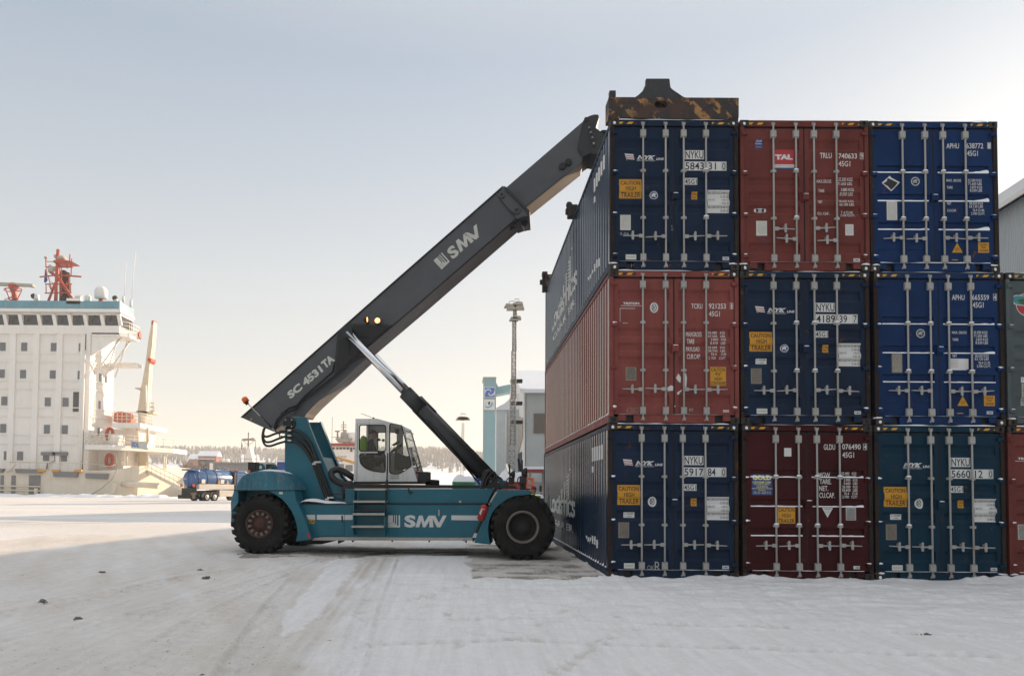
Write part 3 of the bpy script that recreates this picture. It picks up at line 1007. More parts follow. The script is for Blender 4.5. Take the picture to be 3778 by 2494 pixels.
def nyk(num, last, flag=True, acep=True, oval=False, tail=('30 480 KGS', '67 200 LBS', '4 000 KGS', '8 820 LBS', '26 480 KGS', '58 380 LBS'), lx=0, chalk=None):
    D = Decals((112, 97, 1335, 1505))
    if flag:
        D.poly('logo', [(250, 422), (330, 428), (342, 480), (268, 474)], WH, 1)
        D.poly('logo', [(258, 438), (334, 443), (336, 451), (261, 446)], RE, 2); D.poly('logo', [(264, 458), (338, 463), (340, 471), (266, 466)], RE, 2)
        D.poly('logo', [(246, 420), (250, 420), (271, 488), (267, 488)], GR, 2)
    D.text('logo', 'NYK', 365 + lx, 438, 543 + lx, 478, WH, 1, .05, .35)
    for k in range(3):
        u = 372 + lx + k * 60
        D.rect('logo', u - 8, 474, u + 26, 479, WH, 1)
    D.text('logo', 'LINE', 547 + lx, 460, 625 + lx, 482, WH, 1, .04, .3)
    D.text('logo', 'NIPPON YUSEN KAISHA', 363 + lx, 484, 540 + lx, 493, WH, 1, .01)
    D.rect('caution_sticker', 197, 657, 412, 838, YE)
    for t, a in (('CAUTION', (212, 672, 398, 712)), ('HIGH', (258, 725, 355, 767)), ('TRAILER', (214, 781, 400, 828))):
        D.text('caution_sticker', t, *a, BK, 2, .012)
    if oval:
        D.disc('round_sticker', 525, 808, 40, 46, WH); D.disc('round_sticker', 525, 808, 23, 32, BK, 2); D.disc('round_sticker', 525, 808, 17, 25, WH, 3)
        D.text('round_sticker', 'BV', 512, 790, 538, 826, BK, 4)
    else:
        D.disc('round_sticker', 528, 808, 40, 36, WH); D.disc('round_sticker', 528, 808, 33, 30, NA, 2)
        D.poly('round_sticker', [(505, 800), (528, 784), (556, 792), (540, 806), (550, 826), (520, 815), (508, 826)], WH, 3)
    D.rect('number_sticker', 820, 388, 1005, 472, WH); D.text('number_sticker', 'NYKU', 827, 395, 999, 466, BK, 2, .01)
    D.rect('number_sticker', 820, 493, 1218, 578, WH)
    D.text('number_sticker', num[:4], 827, 502, 1003, 570, BK, 2, .01); D.text('number_sticker', num[4:], 1045, 502, 1118, 570, BK, 2, .01)
    D.text('number_sticker', last, 1178, 504, 1208, 568, BK, 2, .01); D.frame('number_sticker', 1172, 499, 1213, 573, BK, 2)
    D.rect('number_sticker', 822, 645, 943, 705, WH); D.text('number_sticker', '45G1', 828, 653, 938, 699, BK, 2, .01)
    D.rect('height_sticker', 888, 775, 942, 845, YE); D.text('height_sticker', '2.9m', 893, 785, 937, 806, BK); D.text('height_sticker', "9'6\"", 897, 815, 933, 838, BK)
    D.rect('weight_sticker', 1037, 760, 1245, 970, WH)
    for i, (a, t) in enumerate(zip(('MAX. GROSS WGT.', '', 'TARE WGT.', '', 'MAX. CARGO WGT.', ''), tail)):
        v = 772 + i * 33
        if a: D.text('weight_sticker', a, 1041, v, 1041 + 8.2 * len(a), v + 22, BK, 2, 0)
        D.text('weight_sticker', t, 1240 - 7.6 * len(t), v, 1240, v + 22, BK, 2, 0)
    D.rect('data_plate', 205, 997, 305, 1138, TA if acep else LI); D.scribble('data_plate', 212, 1003, 298, 1130, 13, BK if acep else GR, seed=len(num) + int(num))
    if acep:
        D.rect('approval_sticker', 255, 905, 358, 955, WH); D.text('approval_sticker', 'J  ACEP', 264, 912, 348, 931, BK); D.text('approval_sticker', 'Y-/9401', 281, 938, 332, 948, BK)
    D.rect('approval_sticker', 257, 1365, 357, 1413, LI); D.scribble('approval_sticker', 266, 1375, 345, 1404, 1, GR, seed=int(num))
    D.rect('maker_sticker', 1177, 1382, 1238, 1412, WH); D.text('maker_sticker', 'CIMC', 1183, 1389, 1232, 1406, NA)
    if chalk:
        for c in chalk: D.text('chalk_writing', *c, GR, 1, -.004)
    return D

def triton(part=False):
    D = Decals((112, 43, 1365, 1486))
    D.text('logo', 'TRITON', 240, 348, 397, 369, WH, 1, .06); D.text('logo', 'www.tritoncontainer.com', 217, 374, 421, 385, WH, 1, .03)
    D.disc('round_sticker', 541, 398, 40, 49, WH); D.disc('round_sticker', 541, 398, 25, 36, BK, 2); D.disc('round_sticker', 541, 398, 19, 29, WH, 3); D.text('round_sticker', 'BV', 528, 380, 554, 416, BK, 4)
    for t, a in (('TCKU', (903, 357, 1010, 405)), ('921253', (1072, 355, 1237, 405)), ('1', (1288, 357, 1300, 401)), ('45G1', (1073, 428, 1178, 478))):
        D.text('lettering', t, *a, WH, 1, .012)
    D.frame('lettering', 1277, 348, 1308, 408, WH, 3, 1)
    for t, a in (('MAXGROSS', (853, 623, 1006, 668)), ('TARE', (858, 692, 930, 738)), ('PAYLOAD', (855, 764, 985, 808)), ('CUB.CAP.', (858, 835, 990, 879))):
        D.text('lettering', t, *a, WH, 1, .015)
    for t, a in (('30.480', (1067, 616, 1155, 641)), ('KGS', (1185, 616, 1231, 641)), ('67.200', (1068, 650, 1156, 673)), ('LBS', (1187, 650, 1232, 673)), ('3.840', (1090, 683, 1160, 707)), ('KGS', (1190, 683, 1237, 707)),
                 ('8.470', (1085, 718, 1158, 742)), ('LBS', (1187, 718, 1233, 742)), ('26.640', (1067, 756, 1155, 780)), ('KGS', (1185, 756, 1231, 780)), ('58.730', (1067, 789, 1157, 812)), ('LBS', (1187, 789, 1232, 812)),
                 ('76.4', (1090, 823, 1145, 846)), ('CUM', (1187, 823, 1237, 846)), ('2.700', (1067, 858, 1140, 882)), ('CUFT', (1170, 858, 1235, 882))):
        D.text('lettering', t, *a, WH, 1, .012)
    D.rect('caution_sticker', 1082, 955, 1235, 1132, YE)
    for t, a in (('CAUTION', (1091, 963, 1226, 997)), ("9'6\"", (1132, 1006, 1192, 1038)), ('HIGH', (1124, 1050, 1195, 1082)), ('CONTAINER', (1085, 1091, 1232, 1126))):
        D.text('caution_sticker', t, *a, BK, 2, .012)
    D.rect('data_plate', 265, 962, 368, 1087, TA); D.scribble('data_plate', 272, 968, 360, 1080, 12, BK, seed=5)
    D.rect('sticker_remains', 208, 402, 357, 411, GR); D.rect('sticker_remains', 208, 411, 214, 535, GR); D.rect('sticker_remains', 235, 542, 285, 550, GR)
    for pts in ([(752, 1060), (775, 1018), (800, 1055), (796, 1105), (775, 1095)], [(818, 1020), (848, 1015), (858, 1060), (850, 1160), (822, 1120)], [(668, 1150), (690, 1140), (700, 1130), (725, 1140), (722, 1180), (670, 1185)],
                [(757, 1238), (765, 1195), (812, 1168), (800, 1190), (785, 1200), (775, 1235)], [(735, 1330), (742, 1300), (748, 1320), (742, 1333)], [(640, 1290), (670, 1298), (655, 1310)]):
        D.poly('label_remains', pts, WH, 1)
    D.text('chalk_writing', "A'20G5", 265, 1340, 395, 1395, TA, 1, -.004, .3); D.text('chalk_writing', 'R9', 880, 1345, 915, 1375, GR, 1, -.004)
    D.rect('maker_sticker', 1205, 1358, 1262, 1380, LI); D.scribble('maker_sticker', 1208, 1360, 1260, 1378, 2, RE, seed=2)
    return D

def tal():
    D = Decals((68, 70, 1112, 1280))
    D.rect('logo', 343, 310, 503, 430, RE); D.rect('logo', 343, 430, 503, 456, WH); D.rect('logo', 343, 456, 503, 468, NA)
    D.text('logo', 'TAL', 346, 350, 490, 392, WH, 2, .07); D.text('logo', 'INTERNATIONAL', 348, 435, 499, 450, GR, 2, .02)
    D.rect('register_sticker', 190, 225, 250, 297, NA); D.text('register_sticker', 'Lloyds', 196, 231, 243, 248, WH, 2); D.text('register_sticker', 'Register', 194, 251, 247, 267, WH, 2); D.rect('register_sticker', 196, 283, 245, 287, GR, 2)
    for t, a in (('TRLU', (712, 335, 808, 378)), ('740633', (863, 338, 1013, 380)), ('9', (1043, 339, 1063, 379)), ('45G1', (863, 400, 958, 443)), ('MAX.GROSS', (690, 546, 808, 572)), ('TARE', (696, 627, 745, 652)), ('NET', (695, 715, 730, 739)), ('CU. CAP.', (692, 807, 787, 832)),
                 ('32.500 KGS.', (863, 533, 983, 557)), ('71.650 LBS.', (860, 566, 980, 589)), ('3.880 KGS.', (880, 618, 988, 642)), ('8.550 LBS.', (875, 650, 985, 674)), ('28.620 KGS.', (863, 711, 987, 731)), ('63.100 LBS.', (867, 738, 988, 760)), ('7 .4 CU.M.', (885, 798, 983, 822)), ('2.700 CU.FT.', (875, 827, 993, 846))):
        D.text('lettering', t, *a, WH, 1, .012)
    D.frame('lettering', 1037, 333, 1068, 385, WH, 3, 1)
    D.disc('steel_sticker', 195, 797, 18, 17, WH); D.disc('steel_sticker', 258, 797, 18, 17, WH); D.rect('steel_sticker', 195, 780, 258, 814, WH)
    D.text('steel_sticker', 'CORTEN STEEL', 190, 786, 264, 796, BK, 2); D.text('steel_sticker', 'CONTAINER', 198, 800, 256, 809, BK, 2)
    D.rect('data_plate', 190, 885, 277, 1003, LI); D.scribble('data_plate', 198, 892, 270, 996, 12, GR, seed=6)
    D.rect('notice_sticker', 912, 908, 978, 997, WH); D.scribble('notice_sticker', 918, 916, 972, 990, 9, GR, seed=8)
    D.rect('maker_sticker', 975, 1180, 1027, 1207, WH); D.text('maker_sticker', 'CIMC', 980, 1186, 1022, 1201, NA)
    D.rect('notice_sticker', 236, 1026, 260, 1041, NA); D.poly('label_remains', [(540, 822), (562, 808), (580, 822), (572, 838), (545, 836)], LI)
    return D

def apl(num, last, diamond, paper):
    D = Decals((1120, 80, 2170, 1295))
    for t, a in (('APHU', (1747, 261, 1850, 303)), (num, (1910, 259, 2048, 302)), (last, (2087, 259, 2106, 299)), ('45G1', (1915, 319, 2003, 363)),
                 ('MAX. GROSS', (1743, 551, 1862, 572)), ('TARE', (1745, 607, 1793, 628)), ('NET', (1745, 736, 1780, 757)), ('32.500 KGS', (1918, 549, 2030, 571)), ('71.650 LBS', (1920, 577, 2030, 598)), ('3.870 KGS', (1935, 605, 2033, 626)), ('8.530 LBS', (1933, 630, 2033, 652)),
                 ('28.630 KGS', (1925, 735, 2037, 756)), ('63.120 LBS', (1925, 760, 2037, 781)), ('76.4 CU.M.', (1953, 790, 2050, 811)), ('2.700 CU.FT.', (1940, 817, 2053, 838))):
        D.text('lettering', t, *a, WH, 1, .01)
    if not paper: D.text('lettering', 'CU.CAP.', 1745, 793, 1820, 814, WH, 1, .01)
    D.frame('lettering', 2082, 252, 2111, 304, WH, 3, 1)
    D.ring('round_sticker', 1489, 571, 36, 27, GR, 1); D.ring('round_sticker', 1489, 571, 33, 31, WH, 2); D.poly('round_sticker', [(1468, 565), (1489, 553), (1512, 560), (1498, 572), (1506, 588), (1482, 580), (1472, 588)], GR, 2)
    D.rect('data_plate', 1252, 733, 1337, 884, LI if diamond else TA); D.scribble('data_plate', 1259, 740, 1330, 876, 14, GR, seed=9)
    D.poly('warning_sticker', [(1770, 1147), (1873, 1147), (1821, 1055)], BK, 1); D.poly('warning_sticker', [(1778, 1142), (1865, 1142), (1821, 1064)], YE, 2)
    D.text('warning_sticker', 'SUPER', 1803, 1105, 1840, 1114, BK, 3); D.text('warning_sticker', 'HEAVY', 1803, 1119, 1840, 1128, BK, 3)
    D.rect('caution_sticker', 1992, 1060, 2080, 1142, YE)
    for t, a in (('CAUTION', (2006, 1071, 2066, 1087)), ('HIGH' if diamond else "9'6\" HIGH", (2018, 1093, 2054, 1108)), ('CONTAINER', (2002, 1117, 2072, 1133))): D.text('caution_sticker', t, *a, BK, 2)
    D.rect('scrape', 1775, 1198, 1824, 1204, YE)
    if diamond:
        D.poly('hazard_diamond', [(1214, 584), (1280, 526), (1297, 545), (1363, 579), (1291, 652)], WH, 1)
        D.poly('hazard_diamond', [(1226, 590), (1255, 570), (1262, 545), (1300, 560), (1345, 583), (1322, 612), (1290, 642), (1262, 610)], BK, 2)
    if paper:
        D.rect('paper_pouch', 1722, 769, 1850, 860, WH, 1); D.poly('paper_pouch', [(1850, 771), (1873, 769), (1872, 852), (1848, 858)], LI, 1); D.scribble('paper_pouch', 1728, 778, 1790, 840, 6, GR, seed=4)
        D.rect('maker_sticker', 2013, 1183, 2064, 1207, WH); D.text('maker_sticker', 'CIMC', 2018, 1188, 2060, 1202, NA)
    return D

def gold():
    D = Decals((97, 72, 1155, 1300))
    D.rect('notice_sticker', 435, 258, 493, 325, WH)
    D.rect('logo', 170, 467, 337, 633, NA); D.text('logo', 'GOLD', 177, 474, 330, 513, CR, 2, .05); D.text('logo', 'CONTAINER CORP.', 176, 524, 327, 540, CR, 2, .02)
    for t, v, a, b in (('EUROPEAN OFFICE', 544, 190, 315), ('TOUR ARAGO', 556, 210, 298), ('5 RUE BELLINI', 567, 205, 302), ('92806 PUTEAUX LA DEFENSE', 578, 170, 336), ('FRANCE', 590, 224, 280), ('TEL +33 1 46 96 19 19', 603, 184, 322), ('FAX +33 1 46 96 19 33', 615, 184, 322)):
        D.text('logo', t, a, v, b, v + 8, CR, 2, .01)
    for t, a in (('GLDU', (757, 226, 850, 270)), ('076490', (907, 223, 1057, 267)), ('4', (1083, 224, 1104, 265)), ('45G1', (907, 288, 1002, 332)), ('MGW.', (718, 450, 820, 490)), ('TARE.', (720, 503, 815, 543)), ('NET.', (717, 557, 790, 597)), ('CU.CAP.', (717, 610, 842, 652)),
                 ('30.480', (905, 445, 970, 467)), ('67.200', (903, 471, 970, 492)), ('3.900', (917, 498, 970, 519)), ('8.600', (917, 525, 970, 546)), ('26.580', (905, 552, 970, 573)), ('58.600', (902, 578, 970, 600)), ('76.4', (917, 605, 958, 627)), ('2.700', (903, 632, 957, 653)),
                 ('KGS', (991, 445, 1027, 467)), ('LBS', (991, 471, 1027, 492)), ('KGS', (991, 498, 1027, 519)), ('LBS', (991, 525, 1027, 546)), ('KGS', (991, 552, 1027, 573)), ('LBS', (991, 578, 1027, 600)), ('CU.M', (984, 605, 1025, 627)), ('CU.FT', (977, 632, 1025, 653))):
        D.text('lettering', t, *a, WH, 1, .012)
    D.frame('lettering', 1077, 219, 1108, 269, WH, 3, 1)
    D.rect('caution_sticker', 378, 727, 520, 857, YE)
    for t, a in (('CAUTION', (385, 732, 514, 764)), ('HIGH', (415, 777, 483, 808)), ('TRAILER', (384, 820, 515, 852))): D.text('caution_sticker', t, *a, BK, 2, .012)
    D.poly('notice_sticker', [(738, 730), (827, 730), (782, 808)], WH); D.text('notice_sticker', 'ATTENTION', 756, 736, 810, 744, BK, 2); D.scribble('notice_sticker', 762, 748, 802, 776, 4, GR, seed=3)
    D.rect('data_plate', 930, 727, 1013, 828, GR); D.scribble('data_plate', 937, 734, 1006, 822, 10, BK, seed=3)
    D.rect('maker_sticker', 987, 1187, 1038, 1212, WH); D.text('maker_sticker', 'CIMC', 1004, 1194, 1034, 1207, NA)
    return D

def grey_dec():
    D = Decals((2205, 72, 3260, 1300))
    D.ring('logo', 2376, 330, 97, 70, WH, 1); D.disc('logo', 2376, 330, 92, 90, RE, 2)
    D.poly('logo', [(2258, 262), (2290, 250), (2376, 252), (2470, 252), (2490, 262), (2490, 330), (2440, 345), (2300, 338), (2262, 328)], WH, 3)
    D.poly('logo', [(2264, 267), (2292, 256), (2376, 258), (2468, 258), (2484, 266), (2484, 324), (2436, 338), (2302, 332), (2268, 322)], TE, 4)
    D.poly('logo', [(2300, 292), (2345, 280), (2400, 290), (2440, 318), (2420, 372), (2370, 376), (2350, 340), (2312, 318)], GN, 5)
    D.text('logo', 'M', 2342, 392, 2362, 410, WH, 5, .02)
    D.rect('approval_sticker', 2308, 913, 2410, 957, WH); D.text('approval_sticker', 'J  ACEP', 2317, 920, 2400, 938, BK)
    D.rect('data_plate', 2312, 965, 2400, 1140, GR); D.scribble('data_plate', 2320, 975, 2394, 1130, 14, BK, seed=12)
    return D

def rust_dec():
    D = Decals((2240, 72, 3300, 1300))
    D.text('logo', 'TRITON', 2314, 320, 2450, 337, WH, 1, .06); D.text('logo', 'www.tritoncontainer.com', 2292, 343, 2470, 352, WH, 1, .03)
    D.rect('data_plate', 2302, 850, 2392, 970, GR); D.scribble('data_plate', 2309, 857, 2385, 962, 12, BK, seed=13)
    return D

SIDE_X = None
def side_marks(z0, x0, extra=True):
    """company lettering painted over the corrugations of the long left side"""
    def fn(root):
        zc = zs(1960, 1240, .5996)
        def yz(u, v):
            p = onx(zc(u, v), FX)
            return p.y - FY, p.z
        items = []
        a = yz(247, 800); b0 = yz(168, 1000); b1 = yz(243, 1000)
        # chequered sail
        rows = 9
        for i in range(rows):
            t0, t1 = i / rows, (i + 1) / rows
            def P(t, s):
                y = (a[0] + (b0[0] - a[0]) * t) * (1 - s) + (a[0] + (b1[0] - a[0]) * t) * s
                return (y, a[1] + (b0[1] - a[1]) * t)
            nc = max(1, i)
            for k in range(nc):
                if (i + k) % 2 == 0:
                    s0, s1 = k / nc, (k + 1) / nc
                    items.append(([P(t0, s0), P(t0, s1), P(t1, s1), P(t1, s0)], [(0, 1, 2, 3)], 0, 1))
        def tx_(s, u0, v0, u1, v1, bold=.04, ex=1.0):
            A = yz(u0, v0); B = yz(u1, v1); C_ = yz(u0, v1)
            V, Fc = txmesh(s, bold)
            yl, yr = A[0], B[0]
            zt, zb = A[1], C_[1]
            items.append(([(yl + p[0] * (yr - yl), zb + p[1] * (zt - zb)) for p in V], Fc, 0, 1))
        tx_('LOGISTICS', 120, 995, 272, 1080, .05)
        tx_('CARRIER', 128, 1118, 262, 1155, .03)
        tx_('wy/id.p', 342, 1210, 422, 1272, .04)
        pa, pb = yz(372, 690), yz(452, 748)
        items.append((*rectp(pb[0], pb[1] - .02, pa[0], pa[1]), 0, 1))
        pa, pb = yz(372, 803), yz(390, 838)
        items.append((*rectp(pb[0], pb[1], pa[0], pa[1]), 0, 1))
        ysb, dsb = SB
        ysb2 = sorted(ysb + [y - .035 for y in ysb[4::4]])
        items = [([(p[0], p[1]) for p in V], Fc, m, ly) for V, Fc, m, ly in items]
        mb = flat_conform(items, ysb2, 0, lambda x, ly, z: (.012 + float(np.interp(x, ysb, dsb)) - .003, x, z), keep=lambda c: np.interp(c.x, ysb, dsb) < .02)
        mb.build('side_lettering', ['white_mark'], root, recalc=False)
    return fn

G = CW + .04
Z1, Z2, Z3 = 0.0, CH + .012, 2 * CH + .024
chalk0 = [('OK', 475, 1385, 540, 1425), ('R', 545, 1350, 600, 1440)]
container('dark blue container carrying the rusty spreader beam at the top left of the stack', FX + .0, FY, Z3, 'nyk_blue', 'A', nyk('584331', '0', acep=False, chalk=[('S-06', 205, 1160, 287, 1185), ('19.9', 310, 1452, 385, 1482), ('C', 690, 1092, 706, 1112), ('W', 690, 1122, 710, 1142)]), sidefn=side_marks(0, 0), seed=1, gap_snow=True)
container('faded rust red container with a torn white label, below the one carrying the spreader', FX - .01, FY, Z2, 'rust_red', 'A', triton(), sidefn=lambda r: None, seed=2)
container('dark blue container on the snow with chalk scrawl OK R beside the front tyre', FX - .035, FY, Z1, 'nyk_blue', 'A', nyk('591784', '0', oval=True, chalk=chalk0), sidefn=side_marks(0, 0), seed=3)
container('brown red container with a square red and white logo panel, in the top row', FX + G, FY, Z3, 'brown_red', 'A', tal(), tal=True, seed=4, snow=.8)
container('dark blue middle row container between the rust red one and a bright blue one', FX + G - .015, FY + .01, Z2, 'nyk_blue', 'A', nyk('418939', '7'), seed=5)
container('deep maroon container with a navy and yellow company panel, on the snow', FX + G, FY, Z1, 'deep_red', 'B', gold(), seed=6, snow=.35)
container('bright blue container with a torn hazard diamond and thick snow ledges, in the top row', FX + 2 * G - .02, FY + .01, Z3, 'royal_blue', 'B', apl('638772', '1', True, False), seed=7, snow=1.0)
container('bright blue container with a white paper pouch on its right door, in the middle row', FX + 2 * G + .03, FY, Z2, 'royal_blue', 'B', apl('665559', '4', False, True), seed=8, snow=.5)
container('teal blue container standing on the snow right of the maroon one', FX + 2 * G, FY, Z1, 'nyk_teal', 'A', nyk('566012', '0', flag=False, oval=True, lx=10), seed=9)
container('grey container with a round red logo, cut off by the right edge of the photo', FX + 3 * G + .04, FY, Z2, 'grey_paint', 'A', grey_dec(), seed=10)
container('rust brown container on the ground below the grey one, cut off by the right edge', FX + 3 * G + .02, FY, Z1, 'brown_red', 'A', rust_dec(), seed=11)

# ================================================================== REACH STACKER
SA = R(-5.5)
SF = Vector((math.cos(SA), math.sin(SA), 0)); SL = Vector((-math.sin(SA), math.cos(SA), 0))
SO = Vector((1.25, 17.72, 0)) + SL * 2.05
def sp(p, yl):
    d = ray(p)
    t = (yl - (CAMP - SO).dot(SL)) / d.dot(SL)
    q = CAMP + d * t - SO
    return q.dot(SF), q.z
def P3(z, pts, yl):
    """pixel outline (in one zoomed view) -> outline on the machine's plane y = yl"""
    return [(lambda a: Vector((a[0], yl, a[1])))(sp(z(*p), yl)) for p in pts]

stk = thing('reach_stacker', 'teal reach stacker with white cab and long grey boom raised to the container stack', 'reach stacker', tuple(SO), SA)

def wheel(parent, xc, yo, Rr, wd, sgn, rim, deep):
    """tyre with lugs; outer face at yo, body runs towards sgn"""
    wroot = link('wheel', None, parent)
    c = (xc, yo, Rr)
    n = 56
    t = MB()
    rb = Rr * .455
    prof = [(rb, .05), (rb * 1.06, .015), (rb * 1.3, .0), (Rr * .75, -.012), (Rr * .88, .012), (Rr * .925, .07), (Rr * .93, wd * .5), (Rr * .925, wd - .07), (Rr * .88, wd - .012), (Rr * .7, wd), (rb, wd - .05)]
    t.lathe(prof, c, 'y', n, 0, True, sgn, caps=False)
    NL = 22
    for k in range(NL):
        for half in (0, 1):
            a = 2 * math.pi * (k + .5 * half) / NL
            V = []
            for (h0, aw, da) in (((.0, .085, 0), (wd * .56, .06, .16)) if half == 0 else ((wd, .085, 0), (wd * .44, .06, .16))):
                for rr_, off in ((Rr * .90, 1.15), (Rr * 1.0, 1.0)):
                    if h0 in (0., wd):
                        rr_ = rr_ if off > 1.1 else Rr * .985
                    for s in (-1, 1):
                        an = a + da + s * aw * off * .5 * 1.5
                        V.append((c[0] + rr_ * math.cos(an), c[1] + h0 * sgn, c[2] + rr_ * math.sin(an)))
            # V order: outer edge low(-,+), high(-,+); inner low, high ; add a shoulder drop
            h0 = 0 if half == 0 else wd
            t.add(V, [(0, 1, 3, 2), (4, 6, 7, 5), (2, 3, 7, 6), (0, 2, 6, 4), (1, 5, 7, 3), (0, 4, 5, 1)], 0)
            sh = []
            for rr_, hh in ((Rr * .985, 0), (Rr * .86, -.012 if half == 0 else .012)):
                for s in (-1, 1):
                    an = a + s * .06
                    sh.append((c[0] + rr_ * math.cos(an), c[1] + (h0 + (0 if hh == 0 else hh)) * sgn, c[2] + rr_ * math.sin(an)))
            for rr_, hh in ((Rr * .95, .05 if half == 0 else -.05), (Rr * .86, .02 if half == 0 else -.02)):
                for s in (-1, 1):
                    an = a + s * .06
                    sh.append((c[0] + rr_ * math.cos(an), c[1] + (h0 + hh) * sgn, c[2] + rr_ * math.sin(an)))
            t.add(sh, [(0, 1, 3, 2), (4, 6, 7, 5), (0, 4, 5, 1), (2, 3, 7, 6), (0, 2, 6, 4), (1, 5, 7, 3)], 0)
    for rr_ in (.56, .66):
        t.lathe([(Rr * rr_, -.004), (Rr * rr_ + .008, -.014), (Rr * rr_ + .016, -.006)], c, 'y', n, 0, True, sgn, caps=False)
    mid_y = yo + sgn * wd / 2
    for i, (vx, vy, vz) in enumerate(t.v):          # loaded: flat on the ground, sidewall bulging low down
        k = max(0, 1 - vz / (Rr * .5))
        t.v[i] = (vx * 1 + (vx - xc) * .05 * k, vy + (vy - mid_y) * .14 * k * k, max(vz - .025 * k, -.012))
    to = t.build('tyre', 'rubber', wroot)
    to.location = (0, 0, 0)
    r = MB()
    if deep:
        r.lathe([(rb * 1.12, .01), (rb * 1.1, -.012), (rb * 1.0, -.012), (rb * .95, .03), (rb * .93, .06)], c, 'y', 40, 0, True, sgn, caps=False)
        r.lathe([(rb * .94, .05), (rb * .86, .16), (rb * .6, .19), (rb * .55, .13), (rb * .1, .12), (.001, .12)], c, 'y', 40, 1, True, sgn, caps=False)
        for k in range(24):
            a = 2 * math.pi * k / 24
            rr_ = rb * .74
            r.lathe([(.018, .12), (.018, .19)], (c[0] + rr_ * math.cos(a), c[1], c[2] + rr_ * math.sin(a)), 'y', 6, 1, False, sgn)
    else:
        r.lathe([(rb * 1.06, .02), (rb * 1.04, -.006), (rb * .9, .0), (rb * .85, .06), (rb * .5, .07), (rb * .45, .03), (rb * .2, .02), (.001, .015)], c, 'y', 40, 0, True, sgn, caps=False)
        for k in range(12):
            a = 2 * math.pi * (k + .4) / 12
            ca, sa = math.cos(a), math.sin(a)
            rr_ = rb * .76
            V = []
            for dr, dt, dy in [(-.045, -.03, .07), (-.045, .03, .07), (.05, -.035, .07), (.05, .035, .07), (-.035, -.024, .01), (-.035, .024, .01), (.04, -.03, .01), (.04, .03, .01)]:
                V.append((c[0] + (rr_ + dr) * ca - dt * sa, c[1] + dy * sgn, c[2] + (rr_ + dr) * sa + dt * ca))
            r.add(V, [(4, 5, 7, 6), (0, 1, 5, 4), (2, 6, 7, 3), (0, 4, 6, 2), (1, 3, 7, 5)], 1)
            r.lathe([(.014, -.012), (.014, .012)], (c[0] + rr_ * ca, c[1], c[2] + rr_ * sa), 'y', 6, 1, False, sgn)
    r.build('rim', [rim, 'rim_dark' if deep else 'rim_grey'], wroot)
    return wroot

fx_, _ = sp(ZW(1293, 1055), -2.05)
RF = .765
rx_, _ = sp(ZS(408, 1160), -1.68)
RRr = .745
for yo, sg in ((-2.05, 1), (-1.47, 1), (2.05, -1), (1.47, -1)):
    wheel(stk, fx_, yo, RF, .52, sg, 'rim_grey', True)
for yo, sg in ((-1.68, 1), (1.68, -1)):
    wheel(stk, rx_, yo, RRr, .5, sg, 'rim_red', False)

def plate(z, pts, yl, th, mat, name, parent=stk, holes=(), bevel=0, m2=None):
    mb = MB(); mb.prism(P3(z, pts, yl), (0, th, 0), 0, [P3(z, h, yl) for h in holes])
    return mb.build(name, mat, parent, bevel=bevel)

# --- chassis ------------------------------------------------------
YB = -1.42
ch = MB()
low = [(785, 940), (1300, 940)]
lowS = P3(ZS, [(765, 940), (900, 1258)], YB)
lowF = P3(ZF, [(1430, 940), (1320, 1262)], YB)
ch.prism([lowS[0], lowF[0], lowF[1], lowS[1]], (0, -2 * YB, 0), 0)
YU = -1.36
upS = P3(ZF, [(60, 790), (60, 936)], YU); upF = P3(ZF, [(1500, 790), (1430, 936)], YU)
ch.prism([upS[0], upF[0], upF[1], upS[1]], (0, -2 * YU, 0), 0)
xr0, zr0 = sp(ZS(640, 940), YB); xf1, _ = sp(ZW(1340, 640), YB)
ch.box(xr0 - 1.6, xr0 + .9, -.85, .85, .62, 1.35, 0)
ch.box(lowF[1].x - .3, xf1, -.85, .85, .55, 1.55, 0)
ch.box(rx_ - .25, rx_ + .25, -1.2, 1.2, RRr - .2, RRr + .2, 1)
ch.box(fx_ - .3, fx_ + .3, -1.0, 1.0, RF - .25, RF + .25, 1)
ch.build('chassis', ['teal_paint', 'black_paint'], stk, bevel=.02)
# underside: dirty lip, propshaft guards, hangers
us = MB()
a = P3(ZS, [(915, 1262), (915, 1288)], YB - .02); b = P3(ZF, [(1315, 1265), (1315, 1290)], YB - .02)
us.prism([a[0], b[0], b[1], a[1]], (0, .1, 0), 0)
us.prism(P3(ZS, [(800, 1290), (1110, 1288), (1100, 1300), (1010, 1325), (820, 1328), (790, 1310)], -.6), (0, 1.2, 0), 1)
for zc, pts in ((ZS, [(1165, 1280), (1232, 1280), (1225, 1298), (1168, 1322)]), (ZS, [(1295, 1280), (1340, 1280), (1305, 1307)]), (ZF, [(505, 1290), (525, 1290), (512, 1306)]), (ZF, [(862, 1290), (882, 1290), (868, 1310)]), (ZF, [(1188, 1285), (1235, 1285), (1232, 1312), (1220, 1312), (1218, 1296), (1195, 1294)])):
    us.prism(P3(zc, pts, YB), (0, .05, 0), 1)
us.build('underrun_rail', ['step_grey', 'black_paint'], stk)
# deck rail (black) along the top, seam lines, pipes
rl = MB()
a = P3(ZS, [(1215, 745), (1215, 790)], -1.2); b = P3(ZW, [(1190, 575), (1190, 606)], -1.2)
rl.prism([a[0], b[0], b[1], a[1]], (0, .12, 0))
a = P3(ZS, [(780, 932), (780, 942)], YB - .012); b = P3(ZF, [(1430, 935), (1430, 943)], YB - .012)
rl.prism([a[0], b[0], b[1], a[1]], (0, .03, 0))
a = P3(ZF, [(480, 760), (480, 790)], 1.0); b = P3(ZF, [(1600, 760), (1600, 790)], 1.0)
rl.build('deck_rail', 'black_paint', stk)
